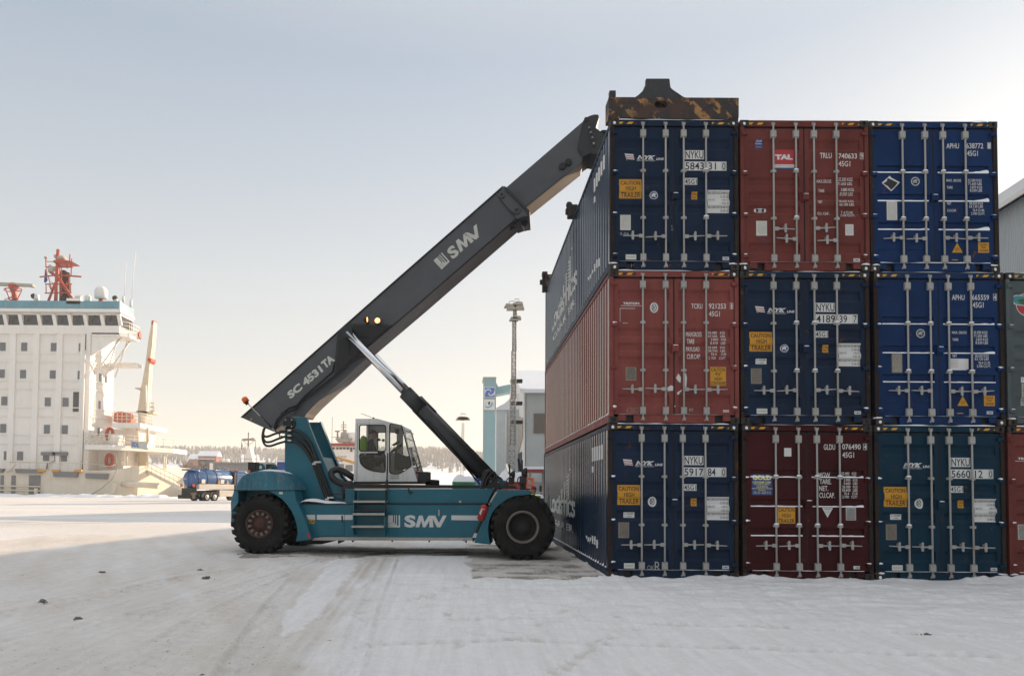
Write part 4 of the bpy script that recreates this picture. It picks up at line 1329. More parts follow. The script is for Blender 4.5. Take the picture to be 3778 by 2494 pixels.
# access hatch with handle, latch, stickers
hp = P3(ZS, [(962, 1035), (1230, 1035), (1228, 1246), (962, 1246)], YB - .012)
hb = MB(); hb.prism(hp, (0, .03, 0)); ho = hb.build('access_hatch', 'teal_paint', stk, bevel=.006)
hh = MB(); hh.prism(P3(ZS, [(1200, 1050), (1212, 1050), (1214, 1118), (1202, 1118)], YB - .035), (0, .03, 0)); hh.build('handle', 'black_paint', ho)
# white stripes and lettering on the flank
mk = MB()
def flat(zc, pts, yl, m=0): mk.add(P3(zc, pts, yl), [tuple(range(len(pts)))], m)
YM = YB - .004
flat(ZS, [(842, 1041), (948, 1041), (948, 1088), (862, 1084)], YM); flat(ZS, [(964, 1041), (1228, 1041), (1228, 1090), (964, 1088)], YB - .0145)
flat(ZS, [(1232, 1042), (1310, 1042), (1310, 1090), (1232, 1090)], YM); flat(ZF, [(1085, 1046), (1370, 1048), (1342, 1095), (1085, 1092)], YM)
flat(ZS, [(890, 1088), (942, 1090), (942, 1127), (890, 1124)], YM, 1); flat(ZS, [(600, 820), (635, 820), (635, 843), (600, 843)], -1.665, 2)
flat(ZS, [(898, 1096), (916, 1112), (908, 1118), (896, 1106)], YM - .002, 3); flat(ZS, [(918, 1098), (934, 1098), (930, 1116), (920, 1112)], YM - .002, 3)
mk.build('side_stripe', ['white_mark', 'yellow_mark', 'light_plate', 'black_mark'], stk, recalc=False); mk = MB()
def logo_mark(corner, mbx, m=0):
    """square emblem: solid block with nested L-shaped lines; corner(u,v) maps 0..1 to 3D"""
    def q(*pp): mbx.add([corner(*p) for p in pp], [tuple(range(len(pp)))], m)
    q((0, .42), (.40, .42), (.40, 1), (0, 1))
    q((0, .42), (.40, .42), (.36, .40), (0, .34))
    for u0, u1, vb, vl in ((.48, .54, .36, .27), (.64, .71, .27, .14), (.80, .87, .17, .02)):
        pass
    for i, (u0, u1) in enumerate(((.49, .555), (.65, .725), (.86, .97))):
        vt = (.30, .17, .03)[i]; vt2 = (.40, .27, .15)[i]
        q((u0, vt), (u1, vt), (u1, 1), (u0, 1))
        q((0, (.22, .11, 0)[i] + .06), (u0, vt), (u0, vt2), (0, (.22, .11, 0)[i] + .09))
        q((0, (.22, .11, 0)[i] + .0), (u1, vt - .03 if i < 2 else 0), (u1, vt), (0, (.22, .11, 0)[i] + .06))
def mapquad(c00, c10, c01):
    return lambda u, v: c00 + (c10 - c00) * u + (c01 - c00) * v
def text_on(mbx, s, c00, c10, c01, m=0, bold=.05, shear=0):
    V, Fc = txmesh(s, bold, shear)
    mbx.add([c00 + (c10 - c00) * a + (c01 - c00) * b for a, b in V], Fc, m)
Q = P3(ZF, [(474, 1162), (594, 1162), (474, 1046)], YM); logo_mark(mapquad(*Q), mk)
GM_ = [(0, 0), (.20, 1), (.40, 1), (.50, .42), (.74, 1), (.94, 1), (1, 0), (.78, 0), (.78, .56), (.56, 0), (.42, 0), (.33, .56), (.21, 0)]
GV_ = [(0, 1), (.26, 1), (.50, .36), (.76, 1), (1, 1), (.60, 0), (.38, 0)]
def glyph(mbx, G_, c00, c10, c01, m=0):
    P_ = [c00 + (c10 - c00) * a + (c01 - c00) * b for a, b in G_]
    tri_ = tessellate_polygon([[Vector((a, b, 0)) for a, b in G_]])
    mbx.add(P_, [tuple(t) for t in tri_], m)
Q = P3(ZF, [(632, 1163), (742, 1163), (632, 1044)], YM); text_on(mk, 'S', *Q, bold=.045)
Q = P3(ZF, [(738, 1161), (912, 1161), (738, 1048)], YM); glyph(mk, GM_, *Q)
Q = P3(ZF, [(890, 1161), (1040, 1161), (890, 1048)], YM); glyph(mk, GV_, *Q)
mk.build('flank_lettering', ['white_mark', 'yellow_mark', 'light_plate', 'black_mark'], stk, recalc=False)
# small lashing eye and hooks on the flank
sm = MB()
sm.prism(P3(ZF, [(958, 992), (972, 992), (972, 1052), (958, 1052)], YM - .02), (0, .03, 0), 0)
sm.tube(P3(ZF, [(672, 785), (675, 815), (690, 838), (705, 830), (700, 815)], YU - .03), .02, 6, 1)
sm.prism(P3(ZF, [(1158, 905), (1180, 905), (1180, 925), (1158, 925)], YB - .02), (0, .1, 0), 0)
sm.build('flank_fitting', ['step_grey', 'black_paint'], stk)

# --- rear: counterweight cover, rear fender, wheel housing -----------------
YR = -1.66
hood = MB()
hpts = [(170, 803), (172, 775), (185, 740), (208, 700), (238, 664), (280, 642), (330, 628), (400, 617), (500, 617), (575, 626), (640, 648), (690, 688), (722, 735), (745, 775), (758, 803)]
def inset(pts, k, zc):
    A = P3(zc, pts, YR)
    base = min(p.z for p in A); cx = sum(p.x for p in A) / len(A)
    return [Vector((cx + (p.x - cx) * (1 - k), p.y, base + (p.z - base) * (1 - k * .8))) for p in A]
rings = []
for yy, k in ((YR, .07), (YR + .05, .02), (YR + .22, 0), (-YR - .22, 0), (-YR - .05, .02), (-YR, .07)):
    rings.append([Vector((p.x, yy, p.z)) for p in inset(hpts, k, ZS)])
n = len(hpts)
V = [p for r_ in rings for p in r_]
hood.add(V, [(i * n + j, i * n + j + 1, (i + 1) * n + j + 1, (i + 1) * n + j) for i in range(len(rings) - 1) for j in range(n - 1)], 0, True)
hood.add(rings[0], [tuple(range(n))], 0); hood.add(rings[-1], [tuple(range(n))], 0)
ho_ = hood.build('counterweight_cover', 'teal_dirty', stk)
sn = MB()
def snowlump(zc, pts, y0, y1, h, seed, m=0):
    A = P3(zc, pts, y0)
    nn = len(A); ny_ = 9
    V = []
    for j in range(ny_):
        yy = y0 + (y1 - y0) * j / (ny_ - 1)
        e_ = math.sin(math.pi * (j + .25) / (ny_ - .5)) ** .5
        for i, p in enumerate(A):
            ee = math.sin(math.pi * (i + .1) / (nn - .8)) ** .6 * e_
            V.append((p.x, yy, p.z + .006 - .03 * (1 - ee) + h * ee * (.75 + .9 * mnoise.noise(Vector((p.x * 2.5, yy * 2.5, seed))))))
    sn.add(V, [(j * nn + i, j * nn + i + 1, (j + 1) * nn + i + 1, (j + 1) * nn + i) for j in range(ny_ - 1) for i in range(nn - 1)], m, True)
snowlump(ZS, [(250, 664), (280, 646), (310, 636), (350, 628), (400, 619), (450, 617), (500, 617), (550, 624), (600, 637), (640, 652), (672, 678), (690, 696)], YR + .1, 1.3, .055, 1)
snowlump(ZS, [(770, 938), (800, 925), (840, 915), (880, 915), (920, 918), (960, 922), (1000, 926), (1060, 932), (1120, 932), (1200, 925), (1290, 932)], YB + .0, -.82, .09, 3)
sn.build('snow_cover', 'snow', stk)
plate(ZS, [(500, 815), (752, 812), (765, 900), (788, 945), (850, 1080), (915, 1262), (905, 1283), (760, 1300), (777, 1220), (768, 1140), (748, 1070), (720, 1010), (680, 950), (630, 895), (570, 850)], YR, .55, 'teal_paint', 'rear_fender', bevel=.015)
rh = MB()
rh.prism(P3(ZS, [(170, 808), (206, 808), (206, 925), (150, 1000), (138, 1010), (135, 930), (145, 870)], YR + .06), (0, 3.2, 0), 0)
rh.prism(P3(ZS, [(206, 808), (745, 808), (760, 1000), (760, 1100), (206, 1000)], -1.1), (0, 2.2, 0), 1)
a = P3(ZS, [(172, 803), (757, 803), (757, 811), (172, 811)], YR + .02); rh.prism(a, (0, 3.2, 0), 2)
rh.build('wheel_housing', ['teal_dirty', 'teal_paint', 'black_paint'], stk)
rf_ = MB(); rf_.prism(P3(ZS, [(866, 1216), (886, 1213), (905, 1262), (884, 1268)], YR - .012), (0, .02, 0)); rf_.build('reflector', 'ext_red', stk)
# lamp boxes and lifting eyes on the cover
lb = MB()
for pts, yy in (([(298, 534), (376, 534), (374, 615), (298, 612)], -.9), ([(472, 553), (541, 553), (541, 612), (472, 610)], .7)):
    lb.prism(P3(ZS, pts, yy), (0, .25, 0), 0)
lb.prism(P3(ZS, [(308, 608), (362, 608), (358, 645), (312, 645)], -.95), (0, .2, 0), 0)
lbo = lb.build('rear_lamp', 'black_paint', stk, bevel=.01)
l2 = MB(); l2.lathe([(.03, 0), (.03, .02)], P3(ZS, [(312, 622)], -.97)[0], 'y', 10); l2.build('lens', 'orange_lens', lbo)
for (u, v), yy in (((418, 590), -.25), ((546, 600), .55)):
    c = P3(ZS, [(u, v)], yy)[0]
    e = MB()
    out = [(c.x + .155 * .8 * math.cos(t), c.y, c.z + .155 * .8 * math.sin(t)) for t in [math.pi * k / 12 for k in range(13)]] + [(c.x - .125, c.y, c.z - .15), (c.x + .125, c.y, c.z - .15)][0:2]
    out = out[:13] + [(c.x - .125, c.y, c.z - .15), (c.x + .125, c.y, c.z - .15)]
    hl = [(c.x + .05 * math.cos(t), c.y, c.z + .02 + .05 * math.sin(t)) for t in [2 * math.pi * k / 14 for k in range(14)]]
    e.prism(out, (0, .06, 0), 0, [hl]); e.build('lifting_eye', 'teal_paint', stk)

# --- boom tower -----------------------------------------------------
tw = [(735, 103), (850, 103), (925, 300), (1000, 480), (1060, 620), (1095, 683), (1140, 725), (1215, 747), (1300, 752), (1300, 935), (700, 935), (655, 800), (655, 215), (700, 150)]
tb = MB()
tb.prism(P3(ZS, tw, -.80), (0, .06, 0))
A = P3(ZS, tw, -.80)
FA = [Vector((p.x, .62, p.z)) for p in A]
tb.prism(FA, (0, .06, 0))
# front flanges and lower cross sheet
edge = A[1:9]
for i in range(len(edge) - 1):
    p, q = edge[i], edge[i + 1]
    nrm = Vector((-(q.z - p.z), 0, q.x - p.x)).normalized() * -.025
    if nrm.x < 0: nrm = -nrm
    for ya, yb in ((-.80, -.66), (.50, .68)):
        V = [(p.x, ya, p.z), (q.x, ya, q.z), (q.x, yb, q.z), (p.x, yb, p.z)]
        V += [(v[0] + nrm.x, v[1], v[2] + nrm.z) for v in V]
        tb.add(V, [(0, 1, 2, 3), (4, 7, 6, 5), (0, 4, 5, 1), (1, 5, 6, 2), (2, 6, 7, 3), (3, 7, 4, 0)])
    if i >= 2:
        V = [(p.x - .03, -.74, p.z), (q.x - .03, -.74, q.z), (q.x - .03, .62, q.z), (p.x - .03, .62, p.z)]
        tb.add(V, [(0, 1, 2, 3)])
xb, zb_ = sp(ZS(660, 700), -.8)
tb.box(xb, xb + .05, -.74, .62, .9, zb_)
tb.build('boom_tower', 'teal_paint', stk, bevel=.006)
pv = MB()
c = P3(ZS, [(695, 160)], -.86)[0]
pv.lathe([(.16, 0), (.16, .06)], c, 'y', 20, 0); pv.lathe([(.09, -.03), (.09, 0)], c, 'y', 16, 0)
pv.prism(P3(ZS, [(655, 140), (735, 140), (738, 180), (712, 250), (708, 345), (690, 348), (680, 250), (650, 190)], -.86), (0, .06, 0), 0)
for k in range(4):
    a_ = math.pi / 4 + k * math.pi / 2
    pv.lathe([(.02, -.045), (.02, -.02)], (c.x + .12 * math.cos(a_), c.y, c.z + .12 * math.sin(a_)), 'y', 6, 1, False)
pv.build('pivot_pin', ['black_paint', 'step_grey'], stk)

# --- hoses -------------------------------------------------------------
def hose(pts, zc, yl, r, parent=stk, name='hydraulic_hose', mat='hose', ysh=None):
    A = P3(zc, pts, yl)
    if ysh:
        A = [Vector((p.x, yl + ysh[i], p.z)) for i, p in enumerate(A)]
    # smooth by Catmull-Rom
    B = []
    for i in range(len(A) - 1):
        p0 = A[max(0, i - 1)]; p1 = A[i]; p2 = A[i + 1]; p3 = A[min(len(A) - 1, i + 2)]
        for k in range(5):
            t = k / 5
            B.append(.5 * ((2 * p1) + (p2 - p0) * t + (2 * p0 - 5 * p1 + 4 * p2 - p3) * t * t + (3 * p1 - p0 - 3 * p2 + p3) * t ** 3))
    B.append(A[-1])
    m = MB(); m.tube(B, r, 8)
    return m.build(name, mat, parent)
for pts in ([(690, 225), (740, 228), (800, 250), (860, 300), (905, 365), (945, 460), (975, 540), (1120, 915)],
            [(690, 275), (740, 280), (800, 310), (850, 355), (890, 410), (930, 480), (955, 545), (1090, 915)],
            [(690, 325), (740, 332), (800, 365), (850, 415), (890, 475), (920, 530), (935, 560), (1068, 915)]):
    hose(pts, ZS, -.87, .042)
for pts in ([(700, 325), (660, 335), (590, 355), (520, 378), (470, 372), (445, 330), (440, 275), (452, 215)],
            [(700, 275), (650, 290), (590, 310), (520, 338), (470, 338), (450, 300), (448, 250), (458, 205)],
            [(700, 225), (640, 240), (560, 262), (500, 285), (465, 288), (450, 265), (455, 225), (466, 200)]):
    hose(pts, ZS, -.84, .03)
hose([(620, 250), (600, 275), (640, 290), (610, 310), (600, 265), (570, 240)], ZS, -.8, .014)
hose([(1310, 740), (1240, 748), (1170, 725), (1120, 690), (1100, 650), (1105, 620), (1140, 605), (1190, 615), (1240, 645), (1290, 680), (1325, 690)], ZS, -.9, .085, ysh=[0, 0, 0, 0, .05, .1, .15, .2, .2, .25, .3])
cl = MB()
for u, v in ((935, 552), (952, 535), (982, 534), (1060, 893), (1080, 877), (1105, 876), (698, 228), (698, 278), (698, 325)):
    c = P3(ZS, [(u, v)], -.93)[0]
    cl.box(c.x - .05, c.x + .05, c.y, c.y + .08, c.z - .022, c.z + .022)
cl.build('hose_clamp', 'cream_mark' if False else 'light_plate', stk, bevel=.008)

# --- oil filter and valve fittings
of = MB()
c = P3(ZS, [(1262, 890)], -1.1)[0]; zt_ = P3(ZS, [(1262, 768)], -1.1)[0].z; zm_ = P3(ZS, [(1262, 830)], -1.1)[0].z
of.lathe([(.12, 0), (.12, zm_ - c.z), (.155, zm_ - c.z), (.155, zt_ - c.z - .02), (.13, zt_ - c.z)], c, 'z', 20, 0)
of.build('filter_canister', ['dark_steel'], stk)
hose([(1115, 845), (1180, 840), (1210, 850), (1215, 880), (1190, 890), (1140, 870)], ZS, -1.2, .015)
hose([(1140, 890), (1230, 898), (1330, 888), (1350, 870), (1340, 890)], ZS, -1.2, .015)

# --- steps -------------------------------------------------------------
YS = YB - .34
stp = link('step_ladder', None, stk)
for (u0, v0, u1, v1) in ((1326, 787, 1624, 806), (1314, 905, 1622, 924), (1308, 1025, 1616, 1046), (1298, 1146, 1610, 1166)):
    s = MB(); p = P3(ZS, [(u0, v0), (u1, v0), (u1, v1), (u0, v1)], YS); s.prism(p, (0, .3, 0)); s.build('step', 'step_grey', stp, bevel=.006)
s = MB(); s.prism(P3(ZS, [(1316, 994), (1616, 994), (1616, 1010), (1316, 1010)], YS + .02), (0, .2, 0), 0)
for pts in ([(1298, 1150), (1306, 1150), (1320, 1240), (1312, 1240)], [(1606, 1150), (1614, 1150), (1620, 1240), (1612, 1240)], [(1610, 1010), (1620, 1010), (1616, 1150), (1608, 1150)], [(1318, 806), (1326, 806), (1316, 1150), (1308, 1150)]):
    s.prism(P3(ZS, pts, YS + .01), (0, .3, 0), 1)
s.build('step_side', ['black_paint', 'teal_paint'], stp)
s = MB()
s.tube(P3(ZC, [(885, 690), (878, 1000), (868, 1205)], -.9), .018, 8); s.tube(P3(ZF, [(455, 715), (452, 790)], -1.2), .02, 8)
s.tube(P3(ZC, [(868, 1205), (850, 1560)], -1.45), .022, 8); s.tube(P3(ZF, [(455, 850), (450, 1065)], YS), .02, 8); s.tube(P3(ZF, [(466, 700), (470, 860)], -1.3), .02, 8)
s.build('handrail', 'black_paint', stp)

# --- front fender --------------------------------------------------------
YFf = -2.02
ff = MB()
ffp = [(1005, 622), (1350, 626), (1392, 650), (1388, 668), (1290, 686), (1200, 694), (1110, 735), (1020, 800), (955, 880), (918, 970), (908, 1070), (918, 1160), (933, 1232), (750, 1210), (790, 1110), (850, 965), (920, 790)]
ff.prism(P3(ZW, ffp, YFf), (0, 1.1, 0), 0)
ff.build('front_fender', 'teal_paint', stk, bevel=.015)
fe = MB()
fe.prism(P3(ZW, [(1003, 640), (1012, 645), (925, 790), (908, 785), (985, 650)], YFf - .008), (0, .02, 0), 0)
fe.prism(P3(ZW, [(810, 975), (840, 972), (780, 1150), (735, 1210), (732, 1158), (760, 1100)], YFf + .25), (0, .03, 0), 1)
fe.prism(P3(ZW, [(755, 1102), (788, 1108), (772, 1157), (731, 1153)], YFf + .235), (0, .03, 0), 2)
fe.build('fender_strip', ['step_grey', 'black_paint', 'white_mark'], stk)
# fire extinguisher
ex = MB()
c0, c1 = P3(ZW, [(820, 960), (878, 790)], YFf - .02)
ax = (c1 - c0)
rad = .09
ex.tube([c0, c0 + ax * .04, c0 + ax * .9, c0 + ax * .97, c1], [rad * .7, rad, rad, rad * .6, rad * .3], 16, 0)
exo = ex.build('fire_extinguisher', 'ext_red', stk)
e2 = MB(); e2.tube([c1, c1 + ax * .1], .035, 8, 0); e2.tube([c1 + ax * .08, c1 + ax * .1 + Vector((.1, -.02, .02)), c1 + ax * -.1 + Vector((.14, -.02, 0))], .014, 6, 0); e2.build('valve', 'black_paint', exo)
e3 = MB(); e3.add(P3(ZW, [(808, 880), (835, 830), (842, 850), (825, 905)], YFf - .145), [(0, 1, 2, 3)]); e3.add(P3(ZW, [(832, 828), (870, 838), (868, 845), (830, 835)], YFf - .145), [(0, 1, 2, 3)]); e3.build('sticker', 'white_mark', exo)

# --- cab ---------------------------------------------------------------
YC0, YC1 = -.80, .72
cabr = link('cab', None, stk)
def rr(x0, y0, x1, y1, r, n=5):
    out = []
    for cx, cy, a0 in ((x0 + r, y0 + r, 180), (x1 - r, y0 + r, 270), (x1 - r, y1 - r, 0), (x0 + r, y1 - r, 90)):
        for k in range(n + 1):
            a = R(a0 + 90 * k / n); out.append((cx + r * math.cos(a), cy + r * math.sin(a)))
    return out
def smooth_poly(pts, r=14, n=4):
    out = []
    k = len(pts)
    for i in range(k):
        p0, p1, p2 = Vector(pts[i - 1]), Vector(pts[i]), Vector(pts[(i + 1) % k])
        a = (p0 - p1); b = (p2 - p1)
        ra = min(r, a.length * .45, b.length * .45)
        A = p1 + a.normalized() * ra; B = p1 + b.normalized() * ra
        for j in range(n + 1):
            t = j / n
            q = A * (1 - t) ** 2 + p1 * 2 * t * (1 - t) + B * t * t
            out.append((q.x, q.y))
    return out
w1 = rr(370, 185, 845, 655, 42)
w2 = smooth_poly([(370, 700), (838, 700), (838, 1042), (600, 1012), (470, 960), (385, 870)], 60, 5)
w3 = smooth_poly([(918, 160), (1110, 192), (1135, 210), (1318, 922), (1100, 1060), (1010, 1072), (918, 1050)], 50, 5)
cabo = [(302, 72), (700, 70), (900, 128), (1122, 185), (1150, 260), (1330, 900), (1420, 1205), (268, 1205), (285, 600)]
def grow_(pts, k):
    cx = sum(p[0] for p in pts) / len(pts); cy = sum(p[1] for p in pts) / len(pts)
    return [(cx + (x - cx) * k, cy + (y - cy) * k) for x, y in pts]
def off(pts, d):
    """offset polygon outward by d px"""
    k = len(pts); ar = sum(pts[i][0] * pts[(i + 1) % k][1] - pts[(i + 1) % k][0] * pts[i][1] for i in range(k))
    s = 1 if ar > 0 else -1
    out = []
    for i in range(k):
        a = Vector(pts[i - 1]); b = Vector(pts[(i + 1) % k]); t = (b - a)
        if t.length < 1e-6: out.append(pts[i]); continue
        t.normalize(); out.append((pts[i][0] + s * t.y * d, pts[i][1] - s * t.x * d))
    return out
def shift_side(A, yl): return [Vector((p.x, yl, p.z)) for p in A]
CABO = P3(ZC, cabo, YC0); W = [P3(ZC, q, YC0) for q in (w1, w2, w3)]
cs = MB()
cs.prism(CABO, (0, .05, 0), 0, W)
# far side: windows too
f1 = P3(ZC, rr(470, 235, 850, 640, 30), YC0); f3 = P3(ZC, smooth_poly([(960, 230), (1120, 230), (1300, 900), (1100, 1000), (960, 1000)], 30), YC0)
cs.prism(shift_side(CABO, YC1 - .05), (0, .05, 0), 0, [shift_side(f1, YC1 - .05), shift_side(f3, YC1 - .05)])
# roof, floor, back posts
def strip(i, j, th=.05, y0=YC0 + .05, y1=YC1 - .05, m=0):
    p, q = CABO[i], CABO[j]
    nrm = Vector((-(q.z - p.z), 0, q.x - p.x)).normalized() * th
    cc = sum((v for v in CABO), Vector()) / len(CABO)
    if (cc - p).dot(nrm) < 0: nrm = -nrm
    cs.prism([Vector((p.x, y0, p.z)), Vector((q.x, y0, q.z)), Vector((q.x, y0, q.z)) + nrm, Vector((p.x, y0, p.z)) + nrm], (0, y1 - y0, 0), m)
strip(0, 1); strip(1, 2); strip(2, 3); strip(6, 7, .06)
pk = CABO[8]
cs.box(CABO[7].x, CABO[7].x + .05, YC0 + .05, YC1 - .05, CABO[7].z, CABO[7].z + .75)
cs.box(CABO[0].x, CABO[0].x + .05, YC0 + .05, YC0 + .3, CABO[7].z + .75, CABO[0].z); cs.box(CABO[0].x, CABO[0].x + .05, YC1 - .3, YC1 - .05, CABO[7].z + .75, CABO[0].z)
# dashboard panel low at the front
cs.prism([Vector((CABO[5].x - .02, YC0 + .05, CABO[5].z - .05)), Vector((CABO[6].x - .03, YC0 + .05, CABO[6].z)), Vector((CABO[6].x - .08, YC0 + .05, CABO[6].z)), Vector((CABO[5].x - .07, YC0 + .05, CABO[5].z - .05))], (0, YC1 - YC0 - .1, 0), 0)
cs.build('cab_shell', 'cab_white', cabr, bevel=.012)
tr = MB()
for q, A in zip((w1, w2, w3), W):
    O = P3(ZC, off(q, 9), YC0 - .012)
    I = P3(ZC, off(q, -6), YC0 - .012)
    tr.prism(O, (0, .04, 0), 0, [I]); tr.build('window_seal', 'gasket', cabr); tr = MB()
for f in (f1, f3): tr.prism([Vector((p.x, YC1 - .01, p.z)) for p in f], (0, .03, 0), 0, [[Vector((p.x * .96 + .04 * sum(v.x for v in f) / len(f), YC1 - .01, p.z * .96 + .04 * sum(v.z for v in f) / len(f))) for p in f]])
tr.build('window_seal', 'gasket', cabr)
gl = MB()
for A in W: gl.add([Vector((p.x, YC0 + .025, p.z)) for p in A], [tuple(range(len(A)))])
for A in (f1, f3): gl.add([Vector((p.x, YC1 - .025, p.z)) for p in A], [tuple(range(len(A)))])
p, q = CABO[3], CABO[5]
gl.add([(p.x, YC0 + .05, p.z), (q.x, YC0 + .05, q.z), (q.x, YC1 - .05, q.z), (p.x, YC1 - .05, p.z)], [(0, 1, 2, 3)])
gl.build('window_pane', 'cab_glass', cabr, recalc=False)
dt = MB()
dt.prism(P3(ZC, [(703, 660), (800, 660), (832, 672), (832, 690), (703, 694)], YC0 - .03), (0, .03, 0), 0)
dt.prism(P3(ZC, [(268, 1205), (1425, 1205), (1425, 1245), (262, 1245)], YC0), (0, YC1 - YC0, 0), 0)
for v in (1088, 1128):
    dt.prism(P3(ZC, [(920, v), (1090, v), (1090, v + 30), (920, v + 30)], YC0 - .004), (0, .006, 0), 1)
dt.prism(P3(ZC, [(338, 155), (344, 155), (340, 400), (330, 1190), (322, 1190), (334, 400)], YC0 - .003), (0, .005, 0), 0); dt.prism(P3(ZC, [(338, 152), (876, 150), (876, 155), (338, 158)], YC0 - .003), (0, .005, 0), 2)
dt.prism(P3(ZC, [(870, 155), (876, 155), (874, 660), (868, 660)], YC0 - .003), (0, .005, 0), 2)
dt.tube(P3(ZC, [(628, 65), (600, 52), (470, 0), (400, -26)], -.3), .006, 5, 0); dt.blob(P3(ZC, [(628, 65)], -.3)[0], (.03, .03, .03), 0)
dt.build('cab_trim', ['black_paint', 'grey_mark', 'grey_mark'], cabr)
# windscreen guard: light bars standing off the sloping glass
wg = MB()
for yy in (YC0 + .06, -.3, .2, YC1 - .08):
    wg.tube(P3(ZC, [(1125, 180), (1190, 275), (1210, 420), (1330, 900), (1425, 1200)], yy), .016, 6, 0)
for u, v in ((1190, 275), (1215, 420), (1262, 620), (1320, 860)):
    a = P3(ZC, [(u, v)], YC0 + .06)[0]; wg.tube([a, Vector((a.x, YC1 - .08, a.z))], .012, 6, 0)
wg.tube(P3(ZC, [(1300, 615), (1420, 960), (1440, 1000), (1370, 1000)], -.1), .02, 6, 1); wg.tube(P3(ZC, [(1290, 640), (1400, 1000)], -.1), .012, 6, 1)
wg.box(*(lambda c: (c.x - .03, c.x + .05, -.12, -.04, c.z - .03, c.z + .03))(P3(ZC, [(1290, 610)], -.1)[0]), 1)
wg.build('windscreen_guard', ['cab_white', 'black_paint'], cabr)
# seat, console, steering wheel, levers, mirror inside
st = MB()
c = P3(ZC, [(520, 900)], 0)[0]
hz_ = P3(ZC, [(450, 560)], 0)[0]
st.box(c.x - .22, c.x + .3, -.26, .26, c.z - .05, c.z + .1, 0); st.prism([(c.x - .3, -.24, hz_.z + .1), (c.x - .2, -.24, hz_.z + .15), (c.x - .1, -.24, c.z + .1), (c.x - .24, -.24, c.z + .05)], (0, .48, 0), 0)
st.box(c.x - .12, c.x + .12, -.15, .15, CABO[7].z, c.z - .05, 0)
st.build('seat', 'seat_cloth', cabr, bevel=.03)
vst = MB(); vst.blob(P3(ZC, [(440, 545)], -.32)[0], (.12, .12, .27), 0, seed=4, rough=.35); vst.build('hung_jacket', 'hivis_old', cabr)
cn = MB()
cn.prism(P3(ZC, [(1010, 660), (1060, 680), (1150, 730), (1150, 745), (1290, 745), (1320, 900), (1100, 990), (1000, 990)], -.2), (0, .5, 0), 0)
cn.tube(P3(ZC, [(1040, 680), (1010, 600)], 0), .03, 8, 0)
a, b = P3(ZC, [(1098, 568), (1000, 640)], 0); mid = (a + b) / 2; ru = (a - b).normalized() * .19
cn.tube([mid + ru * math.cos(t) + Vector((0, .19 * math.sin(t), 0)) for t in [2 * math.pi * k / 20 for k in range(21)]], .016, 6, 0)
cn.tube([mid - ru, mid + ru], .012, 6, 0); cn.prism(P3(ZC, [(950, 545), (1070, 470), (1092, 485), (960, 552)], -.1), (0, .3, 0), 0)
cn.prism(P3(ZC, smooth_poly([(1010, 260), (1085, 255), (1085, 330), (1050, 350), (1015, 340)], 16), .1), (0, .04, 0), 0)
cn.tube(P3(ZC, [(690, 450), (810, 458)], .6), .01, 6, 0); cn.box(*(lambda c: (c.x - .04, c.x + .04, .58, .64, c.z - .035, c.z + .035))(P3(ZC, [(718, 450)], .6)[0]), 0); cn.box(*(lambda c: (c.x - .03, c.x + .03, .58, .64, c.z - .035, c.z + .035))(P3(ZC, [(805, 460)], .6)[0]), 0)
cn.tube(P3(ZC, [(703, 270), (703, 640)], YC1 - .02), .02, 6, 0)
cn.build('control_console', 'black_paint', cabr)
# boxes on the deck in front of the cab
dk = MB()
dk.prism(P3(ZF, [(762, 628), (855, 626), (855, 722), (762, 722)], -.7), (0, .6, 0), 0)
dk.tube(P3(ZF, [(855, 645), (870, 660), (873, 690), (855, 720)], -.7), .02, 8, 0)
dk.prism(P3(ZF, [(725, 622), (762, 622), (762, 650), (725, 650)], -.6), (0, .15, 0), 1)
dko = dk.build('battery_box', ['black_paint', 'ext_red'], stk, bevel=.01)
dr = MB(); c = P3(ZF, [(902, 758)], -.1)[0]; rr_w = abs(P3(ZF, [(970, 758)], -.1)[0].x - c.x); zt2 = P3(ZF, [(902, 702)], -.1)[0].z - c.z
dr.lathe([(rr_w, 0), (rr_w, zt2 * .8), (rr_w * .93, zt2 * .92), (rr_w * .3, zt2), (.001, zt2)], c, 'z', 24); dr.build('hydraulic_tank', 'dark_steel', stk)

# --- boom ----------------------------------------------------------------
YBm, BW = -.50, 1.05
boom = link('boom', None, stk)
bo = MB()
bpts = P3(ZB, [(105, 1280), (1552, 0)], YBm) + P3(ZT, [(930, 232), (1058, 540)], YBm) + P3(ZB, [(1829, 172), (1005, 872), (715, 1100), (600, 1188), (520, 1255), (445, 1350), (425, 1420), (300, 1368)], YBm)
bo.prism(bpts, (0, BW, 0), 0)
for k, (fc, mm_) in enumerate(zip(bo.f, bo.m)):
    if len(fc) == 4:
        pq = [Vector(bo.v[i]) for i in fc]
        if abs(pq[0].y - pq[2].y) > .5 and (pq[0] - pq[1]).length > .35:
            e_ = (pq[1] - pq[0]).normalized(); mid_ = (pq[0] + pq[1]) / 2
            if False and any(abs(q.x - mid_.x) < 3 and q.z > mid_.z + .3 for q in bpts) and abs(e_.x) > .5 and not (mid_ - (bpts[0] + bpts[1]) / 2).length < 1.0: bo.m[k] = 1
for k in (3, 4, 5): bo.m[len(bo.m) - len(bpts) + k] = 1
bo.build('outer_boom', ['boom_grey', 'boom_under_lit'], boom, bevel=.015)
ed = MB()   # weld beads / edge strips along the top and bottom edges
A = P3(ZB, [(105, 1280), (1552, 0)], YBm - .012) + P3(ZT, [(930, 232)], YBm - .012)
ed.tube(A, .022, 6, 0)
A = P3(ZT, [(1058, 540)], YBm - .012) + P3(ZB, [(1829, 172), (1005, 872), (715, 1100)], YBm - .012)
ed.tube(A, .02, 6, 0)
